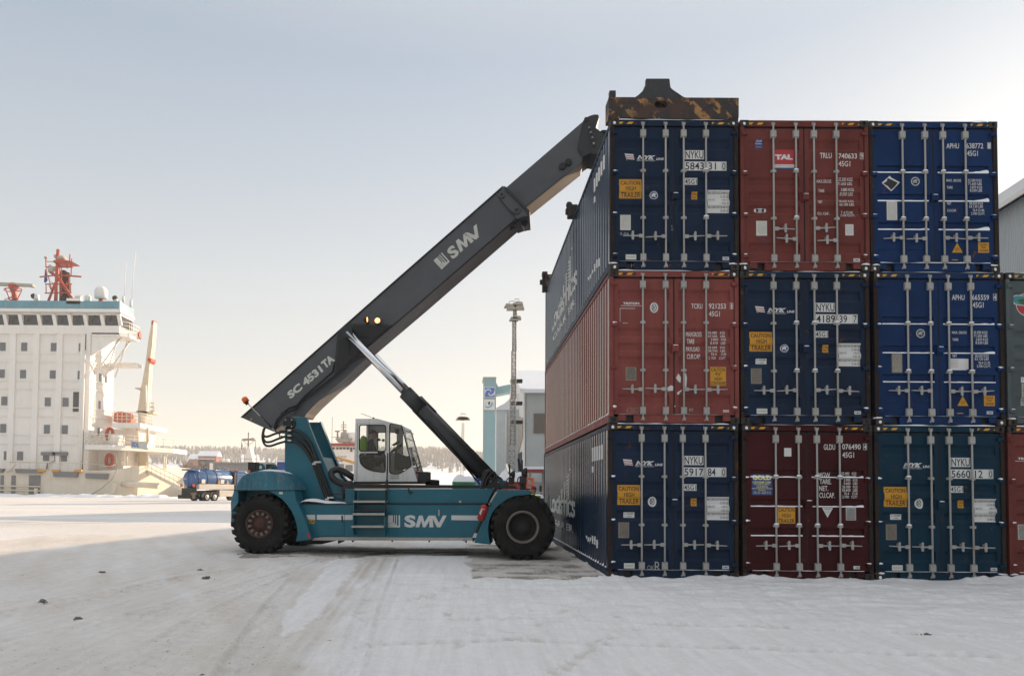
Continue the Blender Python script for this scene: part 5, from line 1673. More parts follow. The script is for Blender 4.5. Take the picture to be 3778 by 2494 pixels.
ed.tube(P3(ZB, [(1005, 745), (985, 840), (700, 1090), (640, 1165), (560, 1190), (450, 1300), (425, 1370), (440, 1420)], YBm - .03), .022, 6, 1)
ed.tube(P3(ZB, [(650, 1175), (590, 1215), (500, 1260), (460, 1320), (440, 1390)], YBm - .03), .03, 6, 1)
for u, v in ((500, 1250), (515, 1240), (530, 1230)): ed.box(*(lambda c: (c.x - .02, c.x + .02, YBm - .07, YBm, c.z - .04, c.z + .04))(P3(ZB, [(u, v)], YBm)[0]), 1)
ed.build('boom_edge', ['boom_dark', 'hose'], boom)
# lower skin under the knee (the light it catches is put into its colour)
kn = MB()
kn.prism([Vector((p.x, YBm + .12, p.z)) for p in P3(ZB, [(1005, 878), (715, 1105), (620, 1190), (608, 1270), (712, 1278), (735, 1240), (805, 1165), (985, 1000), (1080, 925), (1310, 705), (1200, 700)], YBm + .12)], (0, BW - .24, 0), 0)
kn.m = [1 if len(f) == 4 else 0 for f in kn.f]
kn.build('boom_knee', ['boom_grey', 'boom_under_lit'], boom, bevel=.02)
# head collar with pads
cl_ = MB()
cl_.prism(P3(ZT, [(928, 228), (962, 244), (1190, 470), (1186, 512), (1130, 520), (1060, 545), (1010, 480), (885, 330)], YBm - .03), (0, BW + .06, 0), 0)
cl_.prism(P3(ZT, [(940, 224), (965, 240), (1160, 435), (1190, 470), (1188, 505), (1165, 495), (1145, 455), (945, 258)], YBm - .07), (0, BW + .14, 0), 1)
for u, v, rr_ in ((918, 313, .085), (1062, 462, .1)):
    c = P3(ZT, [(u, v)], YBm - .05)[0]
    cl_.lathe([(rr_, 0), (rr_, .05)], (c.x, YBm - .06, c.z), 'y', 20, 1)
    for k in range(9):
        a_ = 2 * math.pi * k / 9
        cl_.lathe([(.012, 0), (.012, .02)], (c.x + rr_ * .75 * math.cos(a_), YBm - .075, c.z + rr_ * .75 * math.sin(a_)), 'y', 6, 2, False)
cl_.tube(P3(ZT, [(895, 345), (925, 385), (1050, 520)], YBm - .04), .012, 6, 1)
cl_.prism(P3(ZT, [(1100, 560), (1145, 520), (1165, 590), (1145, 630), (1110, 600)], YBm + .3), (0, .3, 0), 1)
cl_.tube(P3(ZT, [(1090, 545), (1050, 580), (1060, 620), (1020, 640), (1040, 600), (1000, 650)], YBm + .1), .02, 6, 1)
cl_.tube(P3(ZT, [(1070, 560), (1030, 600), (1045, 640), (1000, 620)], YBm + .2), .02, 6, 1)
cl_.build('boom_collar', ['boom_grey', 'boom_dark', 'galv'], boom, bevel=.008)
# inner boom and head
ib_ = MB()
YI, IW = YBm + .1, BW - .2
ipts = P3(ZT, [(930, 265)], YI) + P3(ZTOP, [(0, 592), (150, 690), (60, 850)], YI) + P3(ZT, [(1690, 0), (1130, 450), (1040, 420)], YI)
ib_.prism(ipts, (0, IW, 0), 0)
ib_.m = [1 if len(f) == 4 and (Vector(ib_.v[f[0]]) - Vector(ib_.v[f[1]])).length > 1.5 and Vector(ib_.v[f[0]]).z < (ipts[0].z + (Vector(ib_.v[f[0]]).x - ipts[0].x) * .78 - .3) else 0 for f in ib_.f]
ib_.build('inner_boom', ['boom_grey', 'boom_under_lit'], boom, bevel=.03)
hd = MB()
hpt = [(0, 590), (20, 565), (70, 530), (125, 512), (180, 513), (190, 545), (152, 665), (250, 745), (330, 790), (330, 1000), (80, 960), (0, 1010), (-60, 900)]
hd.prism(P3(ZTOP, hpt, YI - .05), (0, IW + .1, 0), 0)
for zc, u, v, r_ in ((ZT, 1502, 30, .09), (ZT, 1560, -10, .09)):
    c = P3(zc, [(u, v)], YI - .08)[0]; hd.lathe([(r_, 0), (r_, .06)], (c.x, YI - .06, c.z), 'y', 20, 1)
c = P3(ZTOP, [(40, 582)], YI)[0]; hd.lathe([(.06, 0), (.06, .03)], (c.x, YI - .08, c.z), 'y', 14, 1)
A = P3(ZTOP, [(65, 640), (85, 690), (105, 750), (120, 810), (135, 890)], YI - .12)
for i in range(len(A) - 1):
    for k in range(3):
        p = A[i] + (A[i + 1] - A[i]) * (k / 3); q = A[i] + (A[i + 1] - A[i]) * ((k + .75) / 3)
        hd.tube([p, q], .03 if k % 2 else .018, 6, 2 if k % 2 else 1)
hd.build('boom_head', ['boom_dark', 'black_paint', 'step_grey'], boom, bevel=.02)
# drop link from the head down to the spreader on the container roof
SPX, SPY = FX + CW / 2, FY + CL / 2
def toloc(v):
    q = Vector(v) - SO
    return Vector((q.dot(SF), q.dot(SL), q.z))
dl_ = MB()
h0 = P3(ZTOP, [(230, 820)], 0)[0]; t0 = toloc((SPX, SPY, Z3 + CH + .75))
dl_.tube([h0, Vector((t0.x, t0.y, max(h0.z, t0.z + .5))), t0], [.3, .32, .35], 12)
dl_.build('rotator', 'boom_dark', boom)
# bracket for the lift cylinder
br = MB()
br.prism(P3(ZB, [(1130, 375), (1552, 388), (1535, 410), (1010, 868), (1000, 855), (1022, 560), (1035, 460)], YBm - .06), (0, .06, 0), 0)
br.prism(P3(ZB, [(1190, 395), (1520, 402), (1320, 585), (1270, 625), (1170, 520), (1165, 440)], YBm - .075), (0, .02, 0), 1)
br.prism(P3(ZB, [(1045, 540), (1100, 505), (1150, 530), (1250, 640), (1020, 845)], YBm - .075), (0, .02, 0), 1)
br.prism(P3(ZB, smooth_poly([(1200, 480), (1335, 487), (1340, 505), (1210, 500)], 8), YBm - .09), (0, .02, 0), 2); br.prism(P3(ZB, smooth_poly([(1128, 545), (1145, 545), (1148, 680), (1130, 680)], 8), YBm - .09), (0, .02, 0), 2)
c = P3(ZB, [(1128, 462)], YBm - .1)[0]
br.lathe([(.17, 0), (.17, .12)], (c.x, YBm - .16, c.z), 'y', 22, 0)
for k in range(4):
    a_ = .3 + k * math.pi / 2; br.lathe([(.02, 0), (.02, .02)], (c.x + .1 * math.cos(a_), YBm - .18, c.z + .1 * math.sin(a_)), 'y', 6, 3, False)
br.build('cylinder_bracket', ['boom_dark', 'black_paint', 'black_mark', 'galv'], boom, bevel=.006)
# work lamps (lit) on the boom flank
for u, v, rx in ((1418, 347, .072), (1318, 338, .03)):
    l = MB(); c = P3(ZB, [(u, v)], YBm - .16)[0]
    if rx > .05:
        l.lathe([(.05, .1), (.075, .04), (.08, 0)], c, 'y', 16, 0)
    else:
        l.lathe([(.05, -.09), (.075, -.03), (.08, 0)], c, 'x', 16, 0)
    l.box(c.x - .02, c.x + .02, c.y, YBm, c.z - .1, c.z - .06, 0)
    lo = l.build('work_lamp', 'black_paint', boom)
    q = MB()
    if rx > .05: q.lathe([(.072, -.004), (.05, -.012), (.001, -.016)], c, 'y', 16, 0)
    else: q.lathe([(.072, .004), (.05, .012), (.001, .016)], c, 'x', 16, 0)
    q.build('lamp_lens', 'lamp_lit', lo)
# boom lettering
bl = MB()
def along(zc, p0, p1, h, yl):
    a, b = P3(zc, [p0, p1], yl)
    nrm = Vector((-(b.z - a.z), 0, b.x - a.x)).normalized()
    return a, b, a + nrm * h
YL = YBm - .004
a, b, c = along(ZT, (338, 1032), (418, 950), .40, YL)
aq, bq, cq = P3(ZT, [(338, 1032), (420, 952), (260, 945)], YL); logo_mark(mapquad(aq, bq, cq), bl)
for s, q in (('S', [(452, 925), (525, 848), (372, 840)]), ('M', [(515, 866), (645, 755), (455, 780)]), ('V', [(655, 740), (728, 668), (590, 660)])):
    pass
def para(s, p0, p1, p2, bold=.085): text_on(bl, s, *P3(ZT, [p0, p1, p2], YL), bold=bold)
def paraB(s, p0, p1, p2, bold=.05): text_on(bl, s, *P3(ZB, [p0, p1, p2], YL), bold=bold)
para('S', (447, 938), (517, 878), (378, 846), .045); glyph(bl, GM_, *P3(ZT, [(518, 868), (648, 756), (448, 780)], YL)); glyph(bl, GV_, *P3(ZT, [(622, 786), (745, 678), (552, 700)], YL))
bl.build('logo', ['light_plate'], boom, recalc=False); bl = MB()
paraB('SC', (580, 1105), (700, 1003), (540, 1045)); paraB('4531', (722, 985), (898, 835), (680, 925)); paraB('TA', (912, 815), (1012, 730), (868, 752))
bl.build('model_lettering', ['light_plate'], boom, recalc=False); bl = MB()
bl.add(P3(ZB, [(190, 1290), (208, 1285), (210, 1300), (195, 1308)], YL), [(0, 1, 2, 3)], 1)
bl.build('warning_sticker', ['light_plate', 'yellow_mark'], boom, recalc=False)
# beacon on a long rod at the tail
bc = MB(); bc.tube(P3(ZB, [(425, 1410), (330, 1310), (165, 1145)], -.75), .012, 6, 0); bc.tube(P3(ZB, [(400, 1380), (290, 1262)], -.75), .022, 6, 1); bc.tube(P3(ZB, [(165, 1150), (150, 1132)], -.75), .05, 10, 1)
bco = bc.build('beacon', ['step_grey', 'black_paint'], boom)
bc = MB(); a, b = P3(ZB, [(155, 1130), (128, 1090)], -.75); bc.tube([a, a + (b - a) * .8, b], [.085, .085, .06], 12); bc.build('lens', 'orange_lens', bco)

# --- lift cylinders ------------------------------------------------------
for yl in (-.92, .88):
    cyr = link('lift_cylinder', None, stk)
    a, b, c_, d_ = [Vector((p.x, yl, p.z)) for p in P3(ZB, [(1128, 462)], -.92) + P3(ZB, [(1690, 1065)], -.92) + P3(ZF, [(720, 0)], -.92) + P3(ZF, [(1480, 730)], -.92)]
    axd = (d_ - a).normalized()
    tt = (b - a).dot(axd)
    r = MB(); r.tube([a, a + axd * (tt + .4)], .105, 24); r.build('piston_rod', 'chrome', cyr)
    s = MB(); s.tube([a + axd * tt, d_], .175, 24, 0); s.tube([a + axd * (tt - .06), a + axd * (tt + .55)], .19, 24, 0)
    s.tube([a + axd * (tt + .9) + Vector((-.06, -.16, -.05)), d_ + Vector((-.3, -.16, -.05))], .022, 6, 1); s.tube([a + axd * (tt + .4) + Vector((-.1, -.1, -.14)), d_ + Vector((-.35, -.1, .1))], .03, 6, 1)
    s.lathe([(.2, -.06), (.2, .06)], d_, 'y', 20, 0)
    s.build('cylinder_barrel', ['cyl_paint', 'hose'], cyr)
    e = MB(); e.lathe([(.15, -.1), (.15, .1)], a, 'y', 18); e.build('rod_eye', 'boom_dark', cyr)
# thin second line seen left of the barrel: hydraulic pipes; front pivot brackets
fp = MB()
c = P3(ZMI, [(215, 1005)], -1.15)[0]
out = P3(ZMI, smooth_poly([(240, 920), (340, 920), (385, 960), (385, 1000), (300, 1060), (240, 1110), (130, 1110), (100, 1000)], 24), -1.15)
hl = P3(ZMI, rr(320, 945, 352, 978, 14), -1.15)
fp.prism(out, (0, .08, 0), 0, [hl]); fp.prism([Vector((p.x, 1.07, p.z)) for p in out], (0, .08, 0), 0, [[Vector((p.x, 1.07, p.z)) for p in hl]])
fp.lathe([(.14, 0), (.14, .12)], (c.x, -1.22, c.z), 'y', 22, 1)
for k in range(3): fp.lathe([(.018, 0), (.018, .02)], (c.x + .11 * math.cos(k * 2.1 + .4), -1.235, c.z + .11 * math.sin(k * 2.1 + .4)), 'y', 6, 2, False)
fp.build('front_pivot', ['teal_paint', 'black_paint', 'galv'], stk, bevel=.006)
for pts, r_ in (([(1440, 620), (1400, 700), (1375, 800), (1345, 935)], .05), ([(1470, 640), (1420, 720), (1390, 820), (1365, 935)], .035), ([(1405, 800), (1410, 860), (1420, 910)], .06), ([(1480, 640), (1500, 630), (1510, 660), (1480, 720)], .02), ([(1330, 720), (1350, 705), (1380, 690), (1400, 640)], .025), ([(1420, 900), (1440, 930), (1455, 940)], .02), ([(1530, 800), (1500, 840)], .03)):
    hose(pts, ZF, -1.3, r_)
for pts, r_ in (([(1430, 650), (1400, 640), (1440, 620), (1465, 625), (1470, 650)], .05), ([(1400, 660), (1440, 700), (1480, 690)], .06)):
    hose(pts, ZF, -1.1, r_, name='hydraulic_fitting', mat='dark_steel')
# mirrors and lamps on the front deck
def mirror(zc, plate_pts, face, post, lampc, lampr, box, yl, mface):
    rt_ = link('mirror_post', None, stk)
    m = MB()
    m.tube(P3(zc, post, yl), .022, 8, 0)
    m.prism(P3(zc, box, yl - .08), (0, .18, 0), 0)
    m.build('post', 'black_paint', rt_, bevel=.008)
    m = MB(); A = P3(zc, plate_pts, yl); m.prism(A, (0, .26, 0), 0); mo = m.build('mirror_shell', 'black_paint', rt_, bevel=.01)
    if mface:
        m = MB(); A = P3(zc, face, yl - .006); m.add(A, [tuple(range(len(A)))]); m.build('mirror_glass', 'mirror', mo)
    m = MB(); c = P3(zc, [lampc], yl - .04)[0]; m.lathe([(.03, -lampr * .9), (lampr * .8, -lampr * .4), (lampr, 0), (lampr * .9, .02), (.001, .03)], c, 'x', 16, 0); m.build('headlamp', 'black_paint', rt_)
    hose([(box[0][0], box[0][1] + 20), (box[0][0] - 25, box[0][1] + 45), (box[0][0] - 30, box[0][1] + 110), (box[0][0] + 5, box[0][1] + 150)], zc, yl, .014, rt_, 'cable')
mirror(ZMI, [(412, 650), (445, 615), (490, 745), (490, 790), (462, 822), (432, 740)], [(416, 655), (444, 622), (484, 750), (462, 812), (436, 735)], [(487, 650), (490, 780), (500, 880)], (570, 830), .1, [(470, 880), (575, 880), (575, 1010), (470, 1010)], -1.2, True)
mirror(ZMI, [(628, 548), (658, 548), (690, 640), (702, 770), (676, 772), (650, 690)], None, [(716, 570), (716, 650), (722, 860), (722, 1090)], (790, 800), .125, [(668, 860), (798, 860), (798, 1000), (668, 1000)], -1.9, False)
x_ = MB(); x_.prism(P3(ZMI, [(680, 1000), (780, 1000), (780, 1085), (860, 1085), (860, 1110), (670, 1110)], -1.9), (0, .3, 0), 0); x_.build('deck_equipment', 'black_paint', stk, bevel=.01); x_ = MB()
x_.prism(P3(ZMI, [(310, 1020), (580, 1035), (640, 1085), (320, 1085)], -1.5), (0, .3, 0), 0); x_.tube(P3(ZMI, [(700, 650), (730, 655)], -1.9), .03, 6); x_.build('deck_equipment', 'black_paint', stk, bevel=.01)

# ================================================================== SPREADER on the container roof
zr = Z3 + CH
spd = thing('container_spreader', 'rusty black spreader with worn yellow chevrons clamped on the top corner container', 'spreader', (FX, FY, zr))
def SPP(pts, Y=FY):
    out = []
    for p in pts:
        q = at(ZTOP(*p), Y); out.append(Vector((q.x - FX, Y - FY, q.z - zr)))
    return out
b = MB()
b.prism(SPP([(300, 307), (1808, 316), (1808, 548), (1700, 548), (1700, 572), (410, 548), (300, 548)]), (0, .35, 0), 0, [SPP(rr(833, 360, 972, 435, 34))])
b.build('end_beam', 'spreader', spd, bevel=.012)
b = MB(); b.prism([p + Vector((0, CL - .35, 0)) for p in SPP([(300, 307), (1808, 316), (1808, 548), (300, 548)])], (0, .35, 0), 0)
so = b.build('end_beam', 'spreader', spd, bevel=.012)
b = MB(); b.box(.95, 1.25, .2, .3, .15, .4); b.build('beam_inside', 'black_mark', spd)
b = MB()
prof_ = [(600, 306), (650, 272), (700, 225), (722, 195), (735, 165), (738, 86), (745, 83), (1005, 83), (1012, 90), (1018, 150), (1025, 188), (1050, 212), (1110, 252), (1165, 290), (1205, 308)]
pp = SPP(prof_)
b.prism([p + Vector((0, .04, 0)) for p in pp], (0, .08, 0), 0)
x0_, x1_ = SPP([(738, 86)])[0].x, SPP([(1005, 83)])[0].x
zt_ = SPP([(738, 86)])[0].z; zl_ = SPP([(600, 306)])[0].z
b.box(x0_ + .02, x1_ - .02, .12, CL - .4, zl_ - .2, zt_ - .03, 0)
b.build('telescopic_beam', 'boom_dark', spd, bevel=.012)
b = MB(); b.prism(SPP([(310, 232), (384, 232), (384, 306), (312, 306)]), (0, .12, 0)); b.build('corner_post', 'boom_dark', spd, bevel=.008)
for cx in (.081, CW - .081):
    for cy in (.09, CL - .09):
        b = MB(); b.box(cx - .09, cx + .09, cy - .085, cy + .1, .003, .14, 0); b.lathe([(.05, .0), (.05, .1)], (cx, cy - .1, .08), 'y', 10, 0); b.build('twistlock', 'dark_steel', spd, bevel=.01)
b = MB()
q = onx(zs(1960, 560, .4462)(135, 1060), FX - .03) - Vector((FX, FY, zr))
b.box(-.12, .0, CL - .25, CL + .05, -.12, .48); b.box(-.2, -.05, CL - .1, CL + .02, .15, .32)
b.box(-.14, .05, CL - .3, CL - .05, .40, .55); b.build('guide_arm', 'dark_steel', spd, bevel=.02)
b = MB(); b.box(-.14, .1, 5.0, 5.3, -.02, .28); b.box(-.2, 0, 5.05, 5.18, .05, .2); b.blob((-.1, 5.15, .3), (.09, .09, .1), 0, seed=2); b.build('lifting_leg', 'dark_steel', spd, bevel=.02)

# ================================================================== PEOPLE
def person(name_label, loc, rz, joints, edges, radii, cloth, headc, capm, capkind, jacket=None):
    root = thing('person', name_label, 'person', loc, rz)
    me = bpy.data.meshes.new('body')
    me.from_pydata([Vector(j) for j in joints], edges, [])
    o = link('body', me, root)
    sk = o.modifiers.new('skin', 'SKIN'); sk.use_smooth_shade = True
    for i, r in enumerate(radii):
        sv = me.skin_vertices[0].data[i]
        sv.radius = (r, r) if not isinstance(r, tuple) else r
        sv.use_root = (i == 0)
    ss = o.modifiers.new('sub', 'SUBSURF'); ss.levels = 2; ss.render_levels = 2
    dg = bpy.context.evaluated_depsgraph_get(); dg.update()
    ev = o.evaluated_get(dg)
    nm = bpy.data.meshes.new_from_object(ev)
    o.modifiers.clear(); old = o.data; o.data = nm; bpy.data.meshes.remove(old)
    for mt in cloth[0]: nm.materials.append(M(mt))
    for p_ in nm.polygons:
        p_.material_index = cloth[1](p_.center); p_.use_smooth = True
    return root, o

def add_hand(J, E, Rd, wrist, d, side, curl):
    """palm with four bent fingers and a thumb"""
    d = Vector(d).normalized(); s = Vector(side).normalized(); c = Vector(curl).normalized()
    w_ = Vector(J[wrist])
    J.append(w_ + d * .05); Rd.append((.036, .022)); E.append((wrist, len(J) - 1)); k = len(J) - 1
    J.append(w_ + d * .085); Rd.append((.04, .02)); E.append((k, len(J) - 1)); k2 = len(J) - 1
    return k2, d, s, c

def fingers(parent, w_, d, side, curl, mat):
    d = Vector(d).normalized(); s = Vector(side).normalized(); c = Vector(curl).normalized()
    m = MB()
    for i, L in enumerate((.068, .078, .073, .058)):
        b = w_ + d * .08 + s * (.027 - .018 * i)
        m.tube([b, b + d * L * .45 + c * .006, b + d * L * .8 + c * .022, b + d * L * .95 + c * .04], [.0095, .009, .008, .006], 8)
    b = w_ + d * .03 + s * .035
    m.tube([b, b + d * .03 + s * .022 + c * .01, b + d * .055 + s * .03 + c * .022], [.012, .010, .007], 8)
    m.build('fingers', mat, parent)

def head(parent, c, rx, turn, up, capm, cap):
    """head with nose, ears, eyes, and a cap or a beanie; looks along the turned x axis"""
    Rm = Matrix.Rotation(turn, 4, 'Z') @ Matrix.Rotation(-up, 4, 'Y')
    m = MB()
    bm = bmesh.new(); bmesh.ops.create_uvsphere(bm, u_segments=24, v_segments=16, radius=1)
    V = []
    for v in bm.verts:
        x, y, z = v.co
        fx = .098 * x; fy = .076 * y * (1 - .18 * max(0, -z)); fz = .118 * z
        if z < -.1: fx += .012 * (-z) * (1 if x > 0 else -.6)
        if x > .75 and abs(y) < .32 and -.35 < z < .2: fx += .026 * (1 - abs(y) / .32) * (1 if z < -.02 else .45)
        if x > .8 and abs(y) < .3 and -.62 < z < -.42: fx += .006
        if x > .7 and .15 < abs(y) < .5 and .02 < z < .22: fx -= .008
        V.append(c + (Rm @ Vector((fx, fy, fz))))
    for v in bm.verts: pass
    m.add(V, [[v.index for v in f.verts] for f in bm.faces], 0, True)
    bm.free()
    for s in (-1, 1):
        e = c + (Rm @ Vector((-.005, s * .078, -.005)))
        m.blob(e, (.022, .012, .034), 0, 1, 2, .1)
        e = c + (Rm @ Vector((.082, s * .03, .012))); m.blob(e, (.011, .013, .009), 1, 1, 1, .05)
    e = c + (Rm @ Vector((.087, 0, -.055))); m.blob(e, (.009, .026, .007), 2, 1, 1, .05)
    ho = m.build('head', ['skin', 'black_mark', 'red_cloth'], parent)
    k = MB()
    Vc = []; n = 20; rows = 7
    for i in range(rows):
        a = R(8 + 82 * i / (rows - 1))
        for j in range(n):
            t = 2 * math.pi * j / n
            Vc.append(c + (Rm @ Vector((-.006 + .110 * math.sin(a) * math.cos(t), .088 * math.sin(a) * math.sin(t), .028 + .108 * math.cos(a)))))
    k.add(Vc, [(i * n + j, i * n + (j + 1) % n, (i + 1) * n + (j + 1) % n, (i + 1) * n + j) for i in range(rows - 1) for j in range(n)] + [tuple(range(n))], 0, True)
    if cap:
        P = [c + (Rm @ Vector((x, y, z))) for x, y, z in ((.09, -.06, .04), (.16, -.035, .022), (.172, 0, .02), (.16, .035, .022), (.09, .06, .04))]
        k.prism(P, Rm @ Vector((0, 0, .008)), 0)
    else:
        k.tube([c + (Rm @ Vector((-.006 + .112 * math.cos(t), .09 * math.sin(t), .03))) for t in [2 * math.pi * j / 20 for j in range(21)]], .012, 6, 0)
    k.build('cap', capm, ho)

def build_person(label, loc, rz, pts, matfn, mats, headc, turn, upa, capm, cap, hands):
    names = list(pts.keys())
    ix = {k: i for i, k in enumerate(names)}
    J = [Vector(pts[k][0]) for k in names]; Rd = [pts[k][1] for k in names]
    E = [(ix[pts[k][2]], ix[k]) for k in names if pts[k][2]]
    root, body = person(label, loc, rz, J, E, Rd, (mats, matfn), headc, capm, cap)
    head(root, Vector(headc), .1, turn, upa, capm, cap)
    for w_, d, s, c in hands: fingers(root, Vector(w_), d, s, c, 'skin')
    return root

# the driver, seated in the cab
c = P3(ZC, [(548, 830)], 0)[0]
wl = SO + SF * c.x + SL * 0 + Vector((0, 0, c.z))
dp = {'pelvis': ((0, 0, 0), .13, None), 'waist': ((.0, 0, .16), .14, 'pelvis'), 'chest': ((.02, 0, .36), .155, 'waist'), 'neckb': ((.05, 0, .52), .075, 'chest'), 'neck': ((.075, 0, .60), .058, 'neckb'), 'skull': ((.085, 0, .66), .055, 'neck')}
for s, n_ in ((-1, 'r'), (1, 'l')):
    dp.update({'sh' + n_: ((.03, s * .19, .45), .078, 'chest'), 'el' + n_: ((.14, s * .25, .19), .055, 'sh' + n_), 'wr' + n_: ((.40, s * .20, .16), .038, 'el' + n_), 'ha' + n_: ((.47, s * .19, .18), (.04, .026), 'wr' + n_),
               'hip' + n_: ((.06, s * .1, -.01), .095, 'pelvis'), 'kn' + n_: ((.46, s * .14, .03), .07, 'hip' + n_), 'an' + n_: ((.52, s * .13, -.36), .048, 'kn' + n_), 'to' + n_: ((.68, s * .14, -.40), .042, 'an' + n_)})
build_person('person in dark jacket and cap seated at the controls in the white cab', tuple(wl), SA, dp,
             lambda c: 1 if (c.x > .40 and c.z > .1 and abs(c.y) < .26) or c.z > .575 else 0, ['dark_cloth', 'skin'], (.105, 0, .70), 0, R(16), 'cap_cloth', True,
             [((.42, s * .19, .17), (1, 0, .1), (0, s * -1, 0), (0, 0, -1)) for s in (-1, 1)])
# the worker standing beyond the front tyre
pw = at(ZMI(858, 1110), 25.2)
wp = {'pelvis': ((0, 0, .93), .135, None), 'waist': ((0, 0, 1.08), .145, 'pelvis'), 'chest': ((-.01, 0, 1.28), .175, 'waist'), 'neckb': ((0, 0, 1.45), .085, 'chest'), 'neck': ((.02, 0, 1.52), .06, 'neckb'), 'skull': ((.025, 0, 1.57), .055, 'neck')}
for s, n_ in ((-1, 'r'), (1, 'l')):
    wp.update({'sh' + n_: ((-.01, s * .20, 1.39), .09, 'chest'), 'el' + n_: ((-.05, s * .29, 1.12), .065, 'sh' + n_), 'wr' + n_: ((.06, s * .28, .88), .042, 'el' + n_), 'ha' + n_: ((.08, s * .28, .81), (.028, .04), 'wr' + n_),
               'hip' + n_: ((0, s * .1, .88), .11, 'pelvis'), 'kn' + n_: ((.03, s * .12, .48), .078, 'hip' + n_), 'an' + n_: ((-.01, s * .12, .09), .056, 'kn' + n_), 'to' + n_: ((.15, s * .14, .045), .045, 'an' + n_)})
build_person('person in red beanie and bright yellow jacket standing beyond the front tyre', (pw.x + .10, 25.2, .0), R(-60), wp,
             lambda c: 2 if c.z > 1.51 or (c.z < .87 and abs(c.y) > .2) else (0 if c.z > .80 else 1), ['hivis', 'dark_cloth', 'skin'], (.045, 0, 1.64), 0, 0, 'red_cloth', False,
             [((.07, s * .28, .85), (.1, 0, -1), (1, 0, 0), (0, -s, 0)) for s in (-1, 1)])

# ================================================================== LOOSE CLODS OF ICE ON THE GROUND
for i, (u, v, r_, desc) in enumerate([(480, 1341, .07, 'brown ice clod lying alone on the shaded snow, left foreground'), (464, 1323, .06, 'small brown clod just behind the larger clod in the left foreground'), (237, 1328, .06, 'flat brown clod far left in the shaded snow'),
                             (555, 1288, .07, 'dark pointed clod at the foot of the rear tyre'), (668, 1290, .05, 'crumbled brown clod under the rear fender'), (98, 1395, .05, 'grey clod near the left edge of the photo'), (762, 1487, .03, 'small dark stone on the fresh snow patch between tyre tracks'),
                             (470, 1566, .03, 'dark pebble at the very bottom edge of the photo'), (2150, 1472, .05, 'brown lump of ice on the snow in front of the teal container'), (1738, 1342, .08, 'white snow lump at the foot of the maroon container'), (180, 1435, .05, 'low brown smear of frozen dirt at lower left')]):
    p = gnd(D_(u, v))
    m = MB()
    q = random.Random(i)
    r_ *= .68
    m.blob((0, 0, r_ * .25), (r_ * q.uniform(.9, 1.4), r_ * q.uniform(.6, 1), r_ * q.uniform(.55, .8)), 0, i, 3, 1.3)
    for k in range(7): m.blob((q.gauss(0, 1.5) * r_, q.gauss(0, 1) * r_, r_ * .05), (r_ * q.uniform(.1, .4), r_ * q.uniform(.1, .3), r_ * q.uniform(.1, .3)), 0, i + k, 2, .9)
    tag(m.build('ice_clod', 'snow' if 'white' in desc else 'stone', None, (p.x, p.y, -.005)), desc, 'ice clod', 'clods on the ground')

# ================================================================== BUILDINGS
# long warehouse on the right, its wall parallel to the container row
th = R(-6)
WX, WY, WZ = 18.5, 26.0, 11.5
wr_ = thing('warehouse', 'grey corrugated warehouse wall with a snowy eave rising behind the right end of the stack', 'warehouse', (WX, WY, 0), th)
m = MB(); m.prism([(0, -15, 0), (0, -15, WZ), (8, -15, WZ + 4.9), (16, -15, WZ), (16, -15, 0)], (0, 86, 0), 0); m.build('wall', 'bldg_blue', wr_)
m = MB()
m.prism([(-.35, -15.4, WZ - .1), (-.38, -15.4, WZ + .36), (8, -15.4, WZ + 5.4), (16.4, -15.4, WZ + .36), (16.4, -15.4, WZ - .1), (8, -15.4, WZ + 5.0)], (0, 87, 0), 0)
m.build('roof', 'snow', wr_)
m = MB(); m.box(-.42, -.36, -15.4, 71, WZ - .16, WZ + .0); m.build('gutter', 'bldg_white', wr_)

# white warehouse with brown band, left of the stack
BY = 58.0
def pz(zc, u, v, Y): return at(zc(u, v), Y)
wb = thing('warehouse', 'white gabled warehouse with a brown band and snowy roof behind the stack', 'warehouse', (0, 0, 0))
xc = pz(ZM, 525, 805, BY).x; ze = pz(ZM, 525, 805, BY).z
xe = xc + 22
gl_ = pz(ZM, 455, 660, BY + 9)   # ridge, gable runs back to the left-hand face
m = MB(); m.box(xc, xe, BY, BY + 18, 0, ze, 0); m.build('front_wall', 'bldg_grey', wb)
zr_ = pz(ZM, 460, 655, BY + 9).z
m = MB(); m.prism([(xc - .05, BY - .05, 0), (xc - .05, BY - .05, ze), (xc - .05, BY + 9, zr_), (xc - .05, BY + 18, ze), (xc - .05, BY + 18, 0)], (-.12, 0, 0), 0); m.build('gable_wall', 'bldg_white', wb)
m = MB(); a = pz(ZM, 525, 970, BY).z; b = pz(ZM, 525, 1127, BY).z
m.box(xc + .6, xe, BY - .1, BY - .02, b, a); m.build('brown_band', 'bldg_brown', wb)
m = MB(); m.prism([(xc - .2, BY + .6, b - .3), (xc - .2, BY + .6, a - .3), (xc - .2, BY + 10, a + .9), (xc - .2, BY + 10, b - 2.2)], (-.03, 0, 0)); m.build('tan_panel', 'bldg_tan', wb)
m = MB(); m.prism([(xc - .5, BY - .5, ze - .05), (xc - .5, BY - .5, ze + .25), (xc - .5, BY + 9, zr_ + .35), (xc - .5, BY + 18.5, ze + .25), (xc - .5, BY + 18.5, ze - .05), (xc - .5, BY + 9, zr_)], (23, 0, 0)); m.build('roof', 'snow', wb)
m = MB(); m.box(xc, xe, BY - .25, BY - .02, 0, pz(ZMI, 900, 970, BY).z); m.build('plinth', 'concrete', wb)
m = MB(); m.box(xc - .22, xc - .19, BY + 1.5, BY + 6, 0, pz(ZMI, 730, 400, BY).z); m.build('gate', 'black_paint', wb)
m = MB(); a, b = pz(ZMI, 1030, 1215, BY - .3), pz(ZMI, 1088, 1035, BY - .3); m.box(a.x, b.x, BY - .3, BY - .26, a.z, b.z); m.build('door', 'black_paint', wb)
m = MB()
